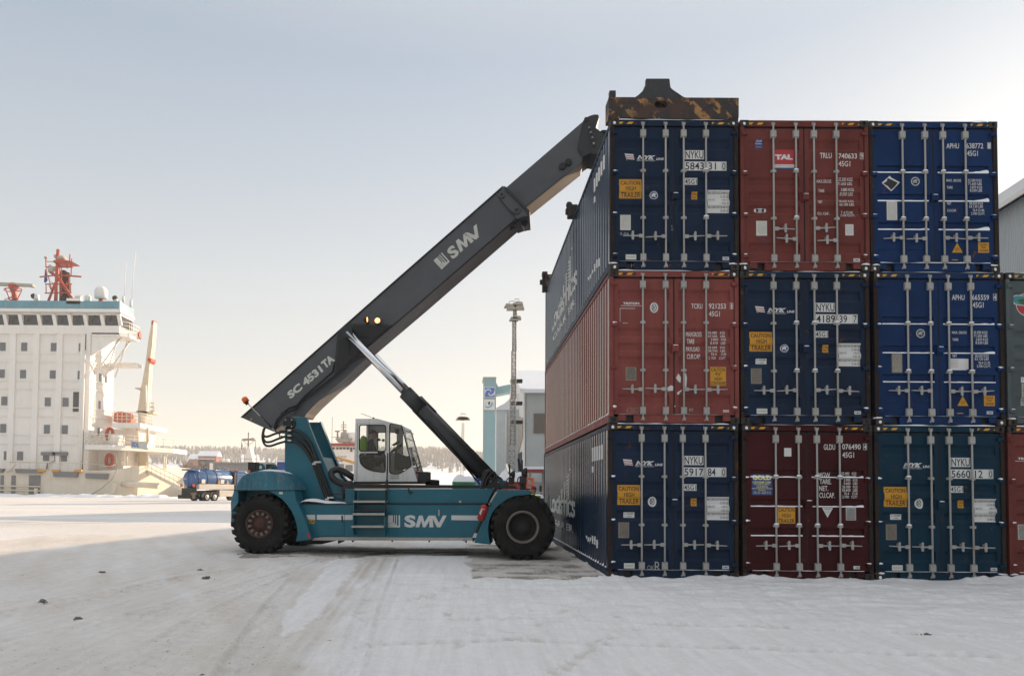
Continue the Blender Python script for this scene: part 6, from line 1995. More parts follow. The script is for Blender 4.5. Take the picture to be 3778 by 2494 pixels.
for v in (715, 893, 1043):
    p = pz(ZM, 450, v, BY - .2); m.box(p.x - .5, p.x + .4, BY - .8, BY - .2, p.z - .12, p.z + .12)
m.build('wall_lamp', 'black_paint', wb)
cp = thing('canopy', 'rusty brown canopy beam with snow on top below the white warehouse wall', 'canopy', (0, 0, 0))
m = MB(); a, b = pz(ZMI, 795, 780, 51), pz(ZMI, 1250, 740, 51); m.box(a.x, b.x, 51, 55, a.z, b.z, 0); m.box(a.x - .05, b.x, 50.9, 55, b.z, b.z + .18, 1); m.build('roof_beam', ['brown_wood', 'snow'] if False else ['cont_red', 'snow'], cp)
m = MB()
for xx in (a.x + .2, b.x - .3): m.box(xx, xx + .15, 51.3, 51.45, 0, a.z); m.box(xx, xx + .15, 54.6, 54.75, 0, a.z)
m.build('post', 'lattice', cp)

# blue tower, conveyor bridge and pale hall
TY = 108.0
tw_ = thing('silo_tower', 'pale teal elevator tower with two square company signs and a sloping bridge', 'tower', (0, 0, 0))
def pbox(mb, zc, u0, v0, u1, v1, Y, dep, m_=0, zfloor=None):
    a, b = at(zc(u0, v1), Y), at(zc(u1, v0), Y)
    mb.box(a.x, b.x, Y, Y + dep, a.z if zfloor is None else zfloor, b.z, m_)
    return a, b
m = MB(); pbox(m, ZM, 180, 680, 284, 1500, TY, 5, 0, 0); m.build('tower_wall', 'tower_teal', tw_)
m = MB(); pbox(m, ZM, 178, 676, 286, 684, TY - .2, 5.4, 0); m.build('parapet', 'bldg_tan', tw_)
m = MB(); m.prism([at(ZM(*p), TY + 1.5) for p in [(282, 715), (300, 755), (330, 748), (440, 728), (440, 788), (282, 818)]], (0, 3, 0)); m.build('conveyor_bridge', 'tower_teal', tw_)
for nm, u0, v0, u1, v1 in (('blue_sign', 188, 757, 277, 843), ('white_sign', 186, 855, 273, 940)):
    sgn = MB(); pbox(sgn, ZM, u0, v0, u1, v1, TY - .2, .15, 0); so_ = sgn.build('sign', 'bldg_white', tw_)
    g_ = MB()
    def SQ(u, v, Y=TY - .26): return at(ZM(u, v), Y)
    if nm == 'blue_sign':
        g_.add([SQ(u0 + 6, v0 + 6), SQ(u1 - 5, v0 + 6), SQ(u1 - 5, v1 - 6), SQ(u0 + 6, v1 - 6)], [(0, 1, 2, 3)], 0)
        cu_, cv_ = (u0 + u1) / 2, (v0 + v1) / 2
        for s in (0, math.pi):
            n = 22; pa = []; pb = []
            for k in range(n):
                t = k / (n - 1)
                rad = 5 + 38 * t ** .8; an = s + .4 + 3.0 * t
                w_ = 3.2 + 3.5 * t
                pa.append((cu_ + (rad - w_) * math.cos(an), cv_ - (rad - w_) * .93 * math.sin(an))); pb.append((cu_ + (rad + w_) * math.cos(an), cv_ - (rad + w_) * .93 * math.sin(an)))
            cl2 = lambda p: (min(max(p[0], u0 + 6), u1 - 5), min(max(p[1], v0 + 6), v1 - 6))
            V = [SQ(*cl2(p), TY - .3) for p in pa + pb]
            g_.add(V, [(k, k + 1, n + k + 1, n + k) for k in range(n - 1)], 1)
    else:
        cu_, cv_ = 228, 900
        def ell(cu, cv, ru, rv, an, n=26): return [(cu + ru * math.cos(t) * math.cos(an) + rv * math.sin(t) * math.sin(an), cv - ru * math.cos(t) * math.sin(an) + rv * math.sin(t) * math.cos(an)) for t in [2 * math.pi * k / n for k in range(n)]]
        g_.add([SQ(*p) for p in ell(228, 902, 34, 19, .5)], [tuple(range(26))], 2); g_.add([SQ(*p, TY - .30) for p in ell(224, 896, 24, 14, .5)], [tuple(range(26))], 1)
        g_.add([SQ(*p, TY - .34) for p in ell(228, 888, 8, 13, 0)], [tuple(range(26))], 3)
    g_.build('emblem', ['sign_blue', 'bldg_white', 'sign_sky', 'black_mark'], so_, recalc=False)
hl = thing('hall', 'pale blue grey hall with snowy roof between the teal tower and the white warehouse', 'hall', (0, 0, 0))
m = MB(); a, b = pbox(m, ZM, 284, 937, 475, 1500, 64, 3, 0, 0); m.build('wall', 'bldg_lightblue', hl)
m = MB(); m.prism([at(ZM(*p), 63.8) for p in [(280, 940), (284, 926), (300, 915), (350, 890), (400, 845), (470, 800), (470, 940)]], (0, 3.4, 0)); m.build('roof', 'snow', hl)
m = MB(); pbox(m, ZM, 352, 970, 371, 1500, 63.8, .15, 0, 0); m.build('light_strip', 'bldg_white', hl)

# ------------------------------------------------------------ floodlight masts
def lattice_mast(label, zc, secs, Y, heads, seed=0):
    """secs: list of (v_top, v_bottom, u_left, u_right)"""
    r = thing('floodlight_mast', label, 'floodlight mast', (at(zc((secs[-1][2] + secs[-1][3]) / 2, 900), Y).x, Y, 0), 0, 'floodlight masts')
    ox = r.location.x
    for i, (v0, v1, ul, ur) in enumerate(secs):
        m = MB()
        a, b = at(zc(ul, v1), Y), at(zc(ur, v0), Y)
        z0, z1 = max(0, a.z) if i < len(secs) - 1 else 0, b.z
        w_ = b.x - a.x
        cs_ = [(a.x - ox, -w_ / 2), (b.x - ox, -w_ / 2), (b.x - ox, w_ / 2), (a.x - ox, w_ / 2)]
        for q in cs_: m.tube([(q[0], q[1], z0), (q[0], q[1], z1)], .045, 5)
        n = max(3, int((z1 - z0) / (w_ * .9)))
        for k in range(n):
            za, zb = z0 + (z1 - z0) * k / n, z0 + (z1 - z0) * (k + 1) / n
            for j in range(4):
                p, q = cs_[j], cs_[(j + 1) % 4]
                if k % 2: p, q = q, p
                m.tube([(p[0], p[1], za), (q[0], q[1], zb)], .022, 4)
                m.tube([(p[0], p[1], zb), (q[0], q[1], zb)], .02, 4)
        m.build('mast_section', 'lattice', r)
    for u, v, tilt in heads:
        c = at(zc(u, v), Y) - r.location
        sq = Y / 100
        m = MB()
        m.prism([(c.x - .62 * sq, -.35, c.z - .16 * sq), (c.x + .62 * sq, -.35, c.z - .16 * sq), (c.x + .5 * sq, -.35, c.z + .2 * sq), (c.x - .35 * sq, -.35, c.z + .3 * sq)], (0, .6, 0), 0)
        m.tube([(c.x, 0, c.z + .3 * sq), (c.x + .1 * sq, 0, c.z + .7 * sq), (c.x + tilt * sq * 1.3, 0, c.z + .75 * sq)], .03, 5, 1)
        m.build('floodlight', ['lamp_body', 'lattice'], r, bevel=.02)
    return r
lattice_mast('tall lattice floodlight mast with six lamps in front of the white warehouse', ZM, [(85, 230, 424, 446), (230, 470, 417, 444), (470, 850, 409, 443), (850, 1220, 397, 438), (1220, 1460, 381, 436)], 54,
             [(385, 112, .7), (404, 132, .5), (463, 95, -.4), (472, 128, -.6), (425, 218, .3), (448, 208, -.2)])
lattice_mast('smaller floodlight mast seen between the cylinder and the teal tower', ZF, [(160, 250, 1187, 1208), (250, 560, 1182, 1207), (560, 700, 1174, 1202)], 150,
             [(1170, 122, .6), (1222, 122, -.6), (1185, 116, .3), (1208, 116, -.3)])

# ------------------------------------------------------------ yard clutter beyond the machine
def small_container(label, zc, u0, v0, u1, v1, Y, dep, mat, snow_h=0.0, rz=0):
    a, b = at(zc(u0, v1), Y), at(zc(u1, v0), Y)
    w_ = b.x - a.x; h_ = b.z - max(0, a.z)
    r = thing('yard_container', label, 'container', (a.x, Y, 0), rz)
    z0 = max(0.0, a.z) if a.z > .6 else 0
    H_ = b.z
    m = MB()
    n = max(6, int(w_ / .3))
    V = []
    for k in range(n * 4 + 1):
        x = .08 + (w_ - .16) * k / (n * 4); d = (0, 0, .05, .05)[k % 4]
        V += [(x, .03 + d, .15), (x, .03 + d, H_ - .12)]
    m.add(V, [(2 * k, 2 * k + 2, 2 * k + 3, 2 * k + 1) for k in range(n * 4)], 0)
    m.box(.02, w_ - .02, .1, dep, .05, H_ - .05, 0)
    m.build('body', mat, r)
    m = MB()
    for x in (0, w_ - .1): m.box(x, x + .1, 0, .1, 0, H_)
    m.box(.1, w_ - .1, 0, .1, H_ - .12, H_); m.box(.1, w_ - .1, 0, .1, 0, .15); m.build('frame', mat, r)
    if snow_h:
        m = MB(); nn = 14
        V = []
        for j in range(5):
            for k in range(nn):
                t = k / (nn - 1); e_ = min(1, 5 * t, 5 * (1 - t)) ** .5
                V.append((w_ * t, dep * j / 4 - .05, H_ - .02 + snow_h * e_ * (.8 + .35 * mnoise.noise(Vector((t * 3, j * .7, w_))))))
        for k in range(nn): V.append((w_ * k / (nn - 1), -.06, H_ - .03))
        m.add(V, [(j * nn + k, j * nn + k + 1, (j + 1) * nn + k + 1, (j + 1) * nn + k) for j in range(4) for k in range(nn - 1)] + [(k, k + 1, 5 * nn + k + 1, 5 * nn + k) for k in range(nn - 1)], 0, True)
        m.build('snow_cover', 'snow', r)
    return r
small_container('green steel skip with snow on top behind the lift cylinder', ZF, 1093, 720, 1313, 800, 46, 2.4, 'cont_green', .45)
small_container('blue container end beside the teal boom tower', ZS, 578, 530, 690, 720, 88, 6, 'cont_blue', .1)
small_container('red flatbed body with deep snow behind the front pivot', ZMI, 300, 955, 800, 1180, 40, 2.5, 'cont_red', .75)
small_container('low blue container with snow behind the front tyre', ZMI, 955, 1250, 1110, 1500, 31, 2.4, 'cont_blue', .15)
small_container('long low blue container near the shore with snow on its roof', ZF, 1210, 682, 1400, 740, 120, 3, 'cont_blue', .3)
sh = thing('shed', 'long low grey shed on the quay behind the blue tanker truck', 'shed', (0, 0, 0))
m = MB(); a, b = pbox(m, ZTR, 880, 760, 1960, 1100, 150, 10, 0, 0); m.build('wall', 'shed_grey', sh)
m = MB(); m.box(a.x - .3, b.x + .3, 149.6, 160, b.z, b.z + .25); m.build('roof', 'shed_grey', sh)
# orange lift frame
ol = thing('lift_frame', 'orange tubular access lift frame standing behind the red beanie', 'lift', (0, 0, 0))
m = MB(); Y_ = 44
for u in (815, 918): 
    p = at(ZMI(u, 900), Y_)
    for yy in (Y_, Y_ + 1.0): m.tube([(p.x, yy, 0), (p.x, yy, p.z if u > 850 else at(ZMI(u, 830), Y_).z)], .055, 6)
for v in (908, 1030, 1135):
    a, b = at(ZMI(815, v), Y_), at(ZMI(918, v), Y_); m.tube([a, b], .05, 6); m.tube([a + Vector((0, 1, 0)), b + Vector((0, 1, 0))], .05, 6); m.tube([a, a + Vector((0, 1, 0))], .05, 6); m.tube([b, b + Vector((0, 1, 0))], .05, 6)
m.build('frame', 'orange_paint', ol)
ra = thing('railing', 'low grey rail in front of the dark door of the white warehouse', 'railing', (0, 0, 0))
m = MB()
for v in (1160, 1235):
    a, b = at(ZMI(900, v), 50), at(ZMI(1150, v), 50); m.tube([a, b], .06, 6)
for k in range(5):
    p = a + (b - a) * k / 4; m.tube([(p.x, 50, 0), (p.x, 50, at(ZMI(900, 1160), 50).z)], .05, 6)
m.build('rails', 'galv', ra)

# ================================================================== SHIPS
SY = 130.0
def V2(zc, u, v, Y=SY): return at(zc(u, v), Y)
s1 = thing('cargo_ship', 'large white ship with a teal roof band and tall superstructure moored at far left', 'ship', (0, 0, 0))
XC = V2(ZSH, 1060, 1300).x; XL = V2(ZSH, 0, 1300).x - 16
SD = 8.2
zdeck = V2(ZS2, 500, 1100).z; zbr = V2(ZSH, 1000, 1048).z
m = MB(); m.box(XL, XC, SY, SY + SD, 2, zbr, 0); m.build('superstructure', 'ship_white', s1)
m = MB()
for u in (160, 430, 700, 975):        # vertical stiffener columns
    x = V2(ZSH, u, 1200).x; m.box(x - .5, x + .5, SY - .35, SY - .0, zdeck, V2(ZSH, u, 945).z)
x = XC - .5; m.box(x - .5, x + .45, SY - .35, SY, zdeck, zbr)
for k in range(4):
    x = V2(ZSH, -110 - 270 * k, 1200).x; m.box(x - .5, x + .5, SY - .35, SY, zdeck, V2(ZSH, 0, 945).z)
for zc, v in ((ZSH, 1262), (ZSH, 1362), (ZS2, 152), (ZS2, 240), (ZS2, 437), (ZS2, 528), (ZS2, 722), (ZS2, 815)):
    z = V2(zc, 500, v).z; m.box(XL, XC, SY - .18, SY, z - .1, z + .06); m.box(XC, XC + .15, SY, SY + SD, z - .1, z + .06)
m.build('stiffeners', 'ship_white', s1)
def ports(pts, zc, w_, h_, Y, mat='port_glass', nm='porthole_window'):
    for u, v in pts:
        p = at(zc(u, v), Y - .05); mm = MB(); mm.box(p.x - w_, p.x + w_, Y - .1, Y - .02, p.z - h_, p.z + h_)
        mm.build(nm, mat, s1)
ports([(30, 1188), (280, 1190), (622, 1193), (945, 1197), (20, 1500), (266, 1505), (610, 1510), (932, 1516)], ZSH, .5, .72, SY)
ports([(45, 368), (502, 377), (690, 380), (33, 655), (493, 664), (681, 669), (72, 942), (211, 945), (485, 952), (674, 957)], ZS2, .5, .75, SY)
m = MB(); a, b = V2(ZS2, 768, 482), V2(ZS2, 848, 275); m.box(a.x, b.x, SY - .1, SY - .02, a.z, b.z); a, b = V2(ZS2, 873, 482), V2(ZS2, 920, 275); m.box(a.x, b.x, SY - .1, SY - .02, a.z, b.z); m.build('louvre_opening', 'ship_glass', s1)
def side_ports(pts, zc):
    for u, v in pts:
        p = onx(zc(u, v), XC + .05); mm = MB(); mm.box(XC + .02, XC + .12, p.y - .28, p.y + .28, p.z - .7, p.z + .7); mm.build('side_window', 'port_glass', s1)
side_ports([(1160, 1545), (1228, 1560)], ZSH); side_ports([(1048, 410), (1038, 693)], ZS2)
m = MB()
for u in (500, 620): x = V2(ZS2, u, 920).x; m.box(x - .9, x + 1.6, SY - .5, SY - .02, V2(ZS2, u, 940).z, V2(ZS2, u, 905).z)
m.tube([V2(ZS2, 575, 940, SY - .3), V2(ZS2, 578, 1000, SY - .3), V2(ZS2, 500, 1025, SY - .3), V2(ZS2, 490, 1085, SY - .3)], .12, 6)
m.build('ventilation_box', 'ship_grey', s1)
m = MB(); m.tube([V2(ZSH, 978, 1230, SY - 1.2), V2(ZS2, 850, 1085, SY - 1.2)], .22, 8); m.build('drain_pipe', 'ship_white', s1)
# bridge
XB = V2(ZSH, 1405, 870).x
zw0, zw1 = V2(ZSH, 800, 948).z, V2(ZSH, 800, 828).z
zb0, zb1 = V2(ZSH, 800, 787).z, V2(ZSH, 800, 672).z
BYf = SY - .4
m = MB(); m.box(XL, XC, BYf, SY + SD, zbr, zw0); m.box(XC, V2(ZSH, 1390, 1000).x, BYf, SY + 4.6, zbr, zw0); m.box(XL, XC, BYf, SY + SD, zw1, zb0); m.box(XC, XB, BYf, SY + 4.6, zw1, zb0)
for u in (82, 258, 473, 648, 826, 1005, 1200, 1396):
    a, b = V2(ZSH, u + 8, 950), V2(ZSH, u - 6, 825); m.prism([(a.x - .32, BYf, a.z), (a.x + .3, BYf, a.z), (b.x + .3, BYf - .3, b.z), (b.x - .32, BYf - .3, b.z)], (0, .3, 0))
m.build('bridge_wall', 'ship_white', s1)
m = MB(); m.box(XL, XC, BYf - .6, SY + SD + 1, zb0, zb1 - .05, 0); m.box(XC, XB, BYf - .6, SY + 4.8, zb0, zb1 - .05, 0); m.box(XL, XB + .05, BYf - .75, BYf - .6, zb0 - .25, zb0 + .3, 1)
m.build('roof_band', ['ship_blue', 'ship_white'], s1)
m = MB(); m.prism([(XB, BYf - .6, zb0 - .2), (XB, BYf - .6, zb1 + .1), (XB, SY + 4.4, zb1 - 1.6), (XB, SY + 4.9, zb0 - .2)], (.25, 0, 0)); m.build('roof_end', 'ship_white', s1)
us_ = [-120, 82, 258, 473, 648, 826, 1005, 1200, 1396]
for u0, u1 in zip(us_[:-1], us_[1:]):
    m = MB(); a, b = V2(ZSH, u0 + 14, 948, BYf + .2), V2(ZSH, u1 - 6, 828, BYf + .2)
    m.box(a.x, b.x, BYf + .2, BYf + .3, zw0, zw1); wo = m.build('bridge_window', 'ship_glass', s1)
    m = MB(); p, q = V2(ZSH, u0 + 60, 905, BYf - .1), V2(ZSH, u0 + 95, 822, BYf - .1); m.tube([p, q], .06, 4); m.build('wiper', 'black_paint', wo)
m = MB(); m.box(XB - .2, XB - .05, SY + .3, SY + 4.4, zw0, zw1); m.build('bridge_side_window', 'ship_glass', s1)
# bridge wing platform, rails and braces
m = MB(); xr = V2(ZSH, 1560, 1100).x; zf = V2(ZSH, 1390, 1068).z
xr = XB + 1.0
m.prism([(V2(ZSH, 1075, 1055).x, SY - .4, zf), (XB, SY - .4, zf), (xr, SY + 1, zf), (xr, SY + 5, zf), (XC, SY + 5, zf)], (0, 0, .5), 0)
m.prism([(XC, SY - .2, zf), (XB, SY - .2, zf), (XC, SY - .2, zf - 3.5)], (0, .3, 0))
m.box(XC, XC + 5, SY + 6.2, SY + 9, zf - 4.2, zf - 3.6)
m.build('bridge_wing', 'ship_white', s1)
m = MB()
for yy in (SY + 1.2, SY + 4.6):
    m.tube([(XC, yy, zf - 6.5), (xr - 1.5, yy, zf)], .16, 5); m.tube([(XC, yy, zf - 4), (XC + 2, yy, zf - 6.5), (xr - 2, yy, zf)], .12, 5)
for k in range(4):
    z = zf + .5 + .7 * k
    m.tube([(XB, SY - .3, z), (xr, SY + 1, z), (xr, SY + 5, z)], .06, 4)
for k in range(7):
    t = k / 6; p = Vector((xr, SY + 1, zf)).lerp(Vector((xr, SY + 5, zf)), t); m.tube([p, p + Vector((0, 0, 2.7))], .06, 4)
m.build('wing_rail', 'ship_white', s1)
m = MB(); m.lathe([(.55, -.12), (.75, 0), (.55, .12)], (xr + .3, SY + 4.5, zf + 1.1), 'x', 14); m.build('lifebuoy', 'ship_red', s1)
# red radar mast
mr = link('radar_mast', None, s1)
MY = SY + 4
m = MB()
def tb_(pts, r_, zc=ZSH, Y=MY, n=6): m.tube([at(zc(*p), Y) for p in pts], r_, n)
tb_([(645, 665), (652, 500), (668, 160), (673, 65)], .30); tb_([(670, 160), (674, 65)], .14)
tb_([(560, 660), (640, 450)], .22); tb_([(848, 655), (680, 400), (570, 315)], .28)
for a, b, r_ in (((530, 270), (845, 270), .12), ((460, 383), (690, 358), .13), ((660, 360), (945, 380), .16), ((525, 465), (835, 465), .11), ((520, 570), (830, 565), .11), ((530, 205), (830, 210), .07),
                 ((530, 160), (532, 270), .09), ((830, 170), (822, 365), .09), ((810, 120), (806, 195), .1), ((800, 370), (792, 460), .08), ((820, 470), (818, 565), .08), ((532, 470), (534, 565), .08), ((540, 280), (545, 380), .07), ((560, 380), (600, 540), .08), ((560, 460), (590, 530), .07), ((778, 245), (778, 285), .1), ((774, 345), (774, 385), .1), ((770, 445), (770, 500), .1), ((590, 440), (640, 470), .07)):
    tb_([a, b], r_)
for u in (690, 712): tb_([(u, 250), (u, 600)], .07)
for k in range(10): tb_([(690, 260 + 34 * k), (712, 260 + 34 * k)], .04)
m.prism([at(ZSH(*p), MY - 1.5) for p in [(598, 205), (650, 178), (700, 178), (830, 200), (700, 212)]], (0, 3, 0))
m.build('mast_frame', 'ship_red', mr)
m = MB(); c = at(ZSH(728, 600), MY + 1.5)
fw_ = (at(ZSH(765, 600), MY).x - at(ZSH(690, 600), MY).x) / 2
m.lathe([(fw_, -2), (fw_, 4.3), (fw_ * .8, 4.6)], c, 'z', 14); c2 = at(ZSH(780, 520), MY + 1.5); m.lathe([(fw_ * .75, -3), (fw_ * .75, 2.3), (fw_ * .5, 3)], c2, 'z', 12)
m.build('funnel', 'dark_steel', mr)
m = MB(); tb_([(640, 130), (650, 160)], .3); tb_([(575, 250), (600, 290)], .3); tb_([(530, 150), (532, 168)], .3); m.blob(at(ZSH(712, 168), MY), (.8, .8, .5), 0, 1, 2, .05); m.blob(at(ZSH(600, 298), MY), (.7, .5, .5), 0); m.build('mast_lamp', 'lamp_body', mr)
m = MB(); m.prism([at(ZSH(*p), MY) for p in [(520, 300), (528, 290), (548, 420), (525, 452), (508, 440)]], (0, .1, 0)); m.build('flag', 'navy_mark', mr)
# second radar at the left edge
sr = link('radar_scanner', None, s1)
m = MB(); tb_([(175, 660), (158, 540), (150, 490)], .45, n=8); 
for a in ((60, 510), (250, 548)): tb_([a, (115, 650) if a[0] < 100 else (200, 640)], .09)
m.tube([at(ZSH(150 + 105 * math.cos(t), 530 + 22 * math.sin(t)), MY + 2.5 * math.sin(t)) for t in [2 * math.pi * k / 18 for k in range(19)]], .1, 5)
m.tube([at(ZSH(150 + 60 * math.cos(t), 632 + 14 * math.sin(t)), MY + 1.5 * math.sin(t)) for t in [2 * math.pi * k / 18 for k in range(19)]], .12, 5)
m.lathe([(.3, 0), (.9, 1.2), (.9, 1.5)], at(ZSH(155, 570), MY), 'z', 10); m.build('pedestal', 'ship_red', sr)
m = MB(); m.prism([at(ZSH(*p), MY - .5) for p in [(-60, 440), (360, 462), (378, 470), (376, 490), (345, 492), (300, 484), (-60, 472)]], (0, 1, 0)); m.lathe([(.7, -.6), (.5, .6)], at(ZSH(155, 490), MY), 'z', 10); m.build('scanner_bar', 'lamp_body', sr)
# domes and whips on the roof
for u, v, ru, rv, stem in ((1170, 560, 72, 66, True), (1018, 625, 38, 42, False)):
    c = at(ZSH(u, v), MY); rw = (at(ZSH(u + ru, v), MY).x - c.x); m = MB()
    m.lathe([(rw * .9, -rw * 1.05), (rw, -rw * .8), (rw, 0), (rw * .92, rw * .4), (rw * .7, rw * .72), (rw * .38, rw * .92), (.01, rw * .98)], c, 'z', 20, 0)
    if stem: m.lathe([(.5, -rw * 2), (.35, -rw)], c, 'z', 8, 1)
    m.build('satellite_dome', ['ship_white', 'ship_red'], s1)
m = MB()
for pts, r_ in (([(424, 660), (424, 590)], .45), ([(1340, 680), (1338, 620)], .35), ([(1424, 682), (1427, 605)], .25), ([(1512, 740), (1518, 650)], .25), ([(1440, 610), (1444, 450), (1460, 220)], .05), ([(1525, 640), (1545, 330), (1570, 90)], .06), ([(68, 660), (68, 635)], .3)): tb_(pts, r_)
for u, v in ((388, 605), (1330, 628)): m.blob(at(ZSH(u, v), MY), (.5, .5, .5), 1, 1, 2, .1)
for u in (890, 925): tb_([(u - 12, 660), (u - 8, 630), (u, 612), (u + 15, 620)], .35)
m.box(*(lambda c: (c.x - 1.2, c.x + 1.2, MY - 5, MY - 4, c.z - .5, c.z + .5))(at(ZSH(848, 662), MY - 5)))
m.build('roof_fitting', ['ship_white', 'black_paint'], s1)
# lower decks to the right
DY = SY - 1
def onY(zc, pts, Y): return [at(zc(*p), Y) for p in pts]
m = MB()
z1t, z1b = V2(ZS2, 1000, 833).z, V2(ZS2, 1000, 883).z
xa, xb_, xc_ = V2(ZS2, 940, 850).x, V2(ZS2, 1228, 850).x, at(ZS2(1750, 930), SY + 6).x
def deck(m, pts, z0, z1, mi=0): m.prism([(p[0], p[1], z0) for p in pts], (0, 0, z1 - z0), mi)
deck(m, [(xa - 4, SY + 6), (xa, SY - 1.5), (xb_, SY - 1.5), (xc_, SY + 9), (xc_, SY + 16), (xa, SY + 16)], z1b, z1t)
z2t, z2b = V2(ZS2, 1300, 592).z, V2(ZS2, 1300, 640).z
x2a, x2b, x2c = V2(ZS2, 1150, 600).x, V2(ZS2, 1450, 600).x, at(ZS2(1572, 620), SY + 6).x
deck(m, [(x2a, SY + 1), (x2b, SY + 1), (x2c, SY + 7), (x2c, SY + 14), (x2a, SY + 14)], z2b, z2t)
m.box(xa, V2(ZS2, 1220, 900).x, SY + 3, SY + 10, V2(ZS2, 1000, 1120).z, z1b, 0)
m.box(x2a - 6, V2(ZS2, 1330, 700).x, SY + 5, SY + 12, z1t, z2b, 0)
m.build('aft_decks', 'ship_white', s1)
m = MB()
for u, v0, v1 in ((1228, 885, 1040), (1280, 890, 1040), (1335, 900, 1050), (1560, 935, 1070), (1725, 955, 1085), (1745, 955, 1085)):
    a, b = at(ZS2(u, v1), SY + 2), at(ZS2(u, v0), SY + 2); m.tube([a, b], .13, 5)
for u in (1447, 1545, 1560): m.tube([at(ZS2(u, 800), SY + 3), at(ZS2(u, 650), SY + 3)], .14, 5)
for (z, pts) in ((z1t, [(xa, SY - 1.4), (xb_, SY - 1.4), (xc_, SY + 9)]), (z2t, [(x2a, SY + 1.1), (x2b, SY + 1.1), (x2c, SY + 7)])):
    for h_ in (.6, 1.2, 1.8): m.tube([(p[0], p[1], z + h_) for p in pts], .06, 4)
    for i in range(len(pts) - 1):
        for k in range(7):
            t = k / 6; x_ = pts[i][0] + (pts[i + 1][0] - pts[i][0]) * t; y_ = pts[i][1] + (pts[i + 1][1] - pts[i][1]) * t; m.tube([(x_, y_, z), (x_, y_, z + 1.8)], .06, 4)
m.tube(onY(ZS2, [(945, 1020), (1150, 1060), (1210, 1040)], SY), .08, 4); m.tube(onY(ZS2, [(100, 1008), (600, 1018), (930, 1025)], SY - 2), .07, 4)
for k in range(9): u = 110 + 100 * k; m.tube(onY(ZS2, [(u, 1010), (u, 1090)], SY - 2), .06, 4)
m.build('deck_rails', 'ship_cream', s1)
for u, v in ((1155, 720), (1150, 995)):
    c = at(ZS2(u, v), SY + 2); m = MB(); r1 = .9
    m.tube([(c.x + r1 * .6 * math.cos(t), SY + 2, c.z + r1 * 1.2 * math.sin(t)) for t in [2 * math.pi * k / 16 for k in range(17)]], .28, 6); m.build('lifebuoy', 'ship_red', s1)
for u0, v0, u1, v1, mt in ((1185, 590, 1310, 480, 'orange_paint'),):
    m = MB(); m.prism(onY(ZS2, [(1185, 588), (1190, 500), (1215, 478), (1300, 478), (1318, 520), (1345, 588)], SY + 6), (0, 4, 0), 0); m.build('lifeboat', 'orange_paint', s1, bevel=.3)
m = MB(); m.prism(onY(ZS2, [(1310, 670), (1340, 668), (1410, 770), (1340, 765), (1310, 745)], SY + 6), (0, 2, 0)); m.build('boat_ramp', 'orange_paint', s1)
m = MB(); a, b = at(ZS2(1180, 785), SY + 1), at(ZS2(1280, 800), SY + 1); m.tube([a, b], 1.2, 14); m.build('liferaft_canister', 'ship_white', s1)
m = MB(); m.add(onY(ZS2, [(1370, 775), (1420, 800), (1490, 790), (1562, 800), (1545, 850), (1560, 885), (1460, 870), (1378, 865)], SY + 1), [tuple(range(8))]); bo_ = m.build('banner', 'light_plate', s1)
m = MB(); q = onY(ZS2, [(1385, 845), (1540, 865), (1385, 795)], SY + .9); text_on(m, 'SOL', q[0], q[0] + (q[1] - q[0]) * .5, q[2], 0, .03); m.build('banner_lettering', 'sign_blue', bo_, recalc=False)
# deck crane
cr_ = link('deck_crane', None, s1)
CY = SY + 8
m = MB(); a, b = at(ZS2(1500, 1050), CY), at(ZS2(1500, 500), CY); m.tube([a, b], [.85, .75], 16, 0); m.build('crane_column', 'crane_cream', cr_)
m = MB()
jib = [(1440, 500), (1470, 300), (1520, 0)]
up_ = onY(ZS2, [(1440, 505), (1475, 260), (1525, 0)], CY) + onY(ZSH, [(1705, 1180), (1755, 885), (1780, 880), (1758, 1180)], CY) + onY(ZS2, [(1572, 0), (1555, 260), (1550, 505)], CY)
m.prism(up_, (0, 1.6, 0), 0); m.tube(onY(ZS2, [(1535, 200), (1540, 480)], CY - .4), .15, 5, 1)
m.build('jib', ['crane_cream', 'ship_white'], cr_, bevel=.1)
m = MB(); m.prism(onY(ZSH, [(1705, 1320), (1752, 1322), (1748, 1355), (1728, 1378), (1708, 1350)], CY - .3), (0, 2, 0)); m.prism(onY(ZSH, [(1752, 890), (1778, 882), (1772, 925), (1750, 930)], CY - .1), (0, 1.8, 0)); m.build('hook_block', 'ship_red', cr_)
m = MB(); m.prism(onY(ZS2, [(1430, 470), (1615, 480), (1610, 500), (1430, 490)], CY), (0, 3, 0))
for h_ in (385, 430, 470): m.tube(onY(ZS2, [(1575, h_), (1620, h_ + 4)], CY), .08, 4)
for u in (1577, 1600, 1620): m.tube(onY(ZS2, [(u, 385), (u, 480)], CY), .08, 4)
m.prism(onY(ZS2, [(1420, 228), (1485, 225), (1490, 260), (1465, 255), (1420, 240)], CY), (0, 1, 0)); m.build('crane_platform', 'crane_cream', cr_)
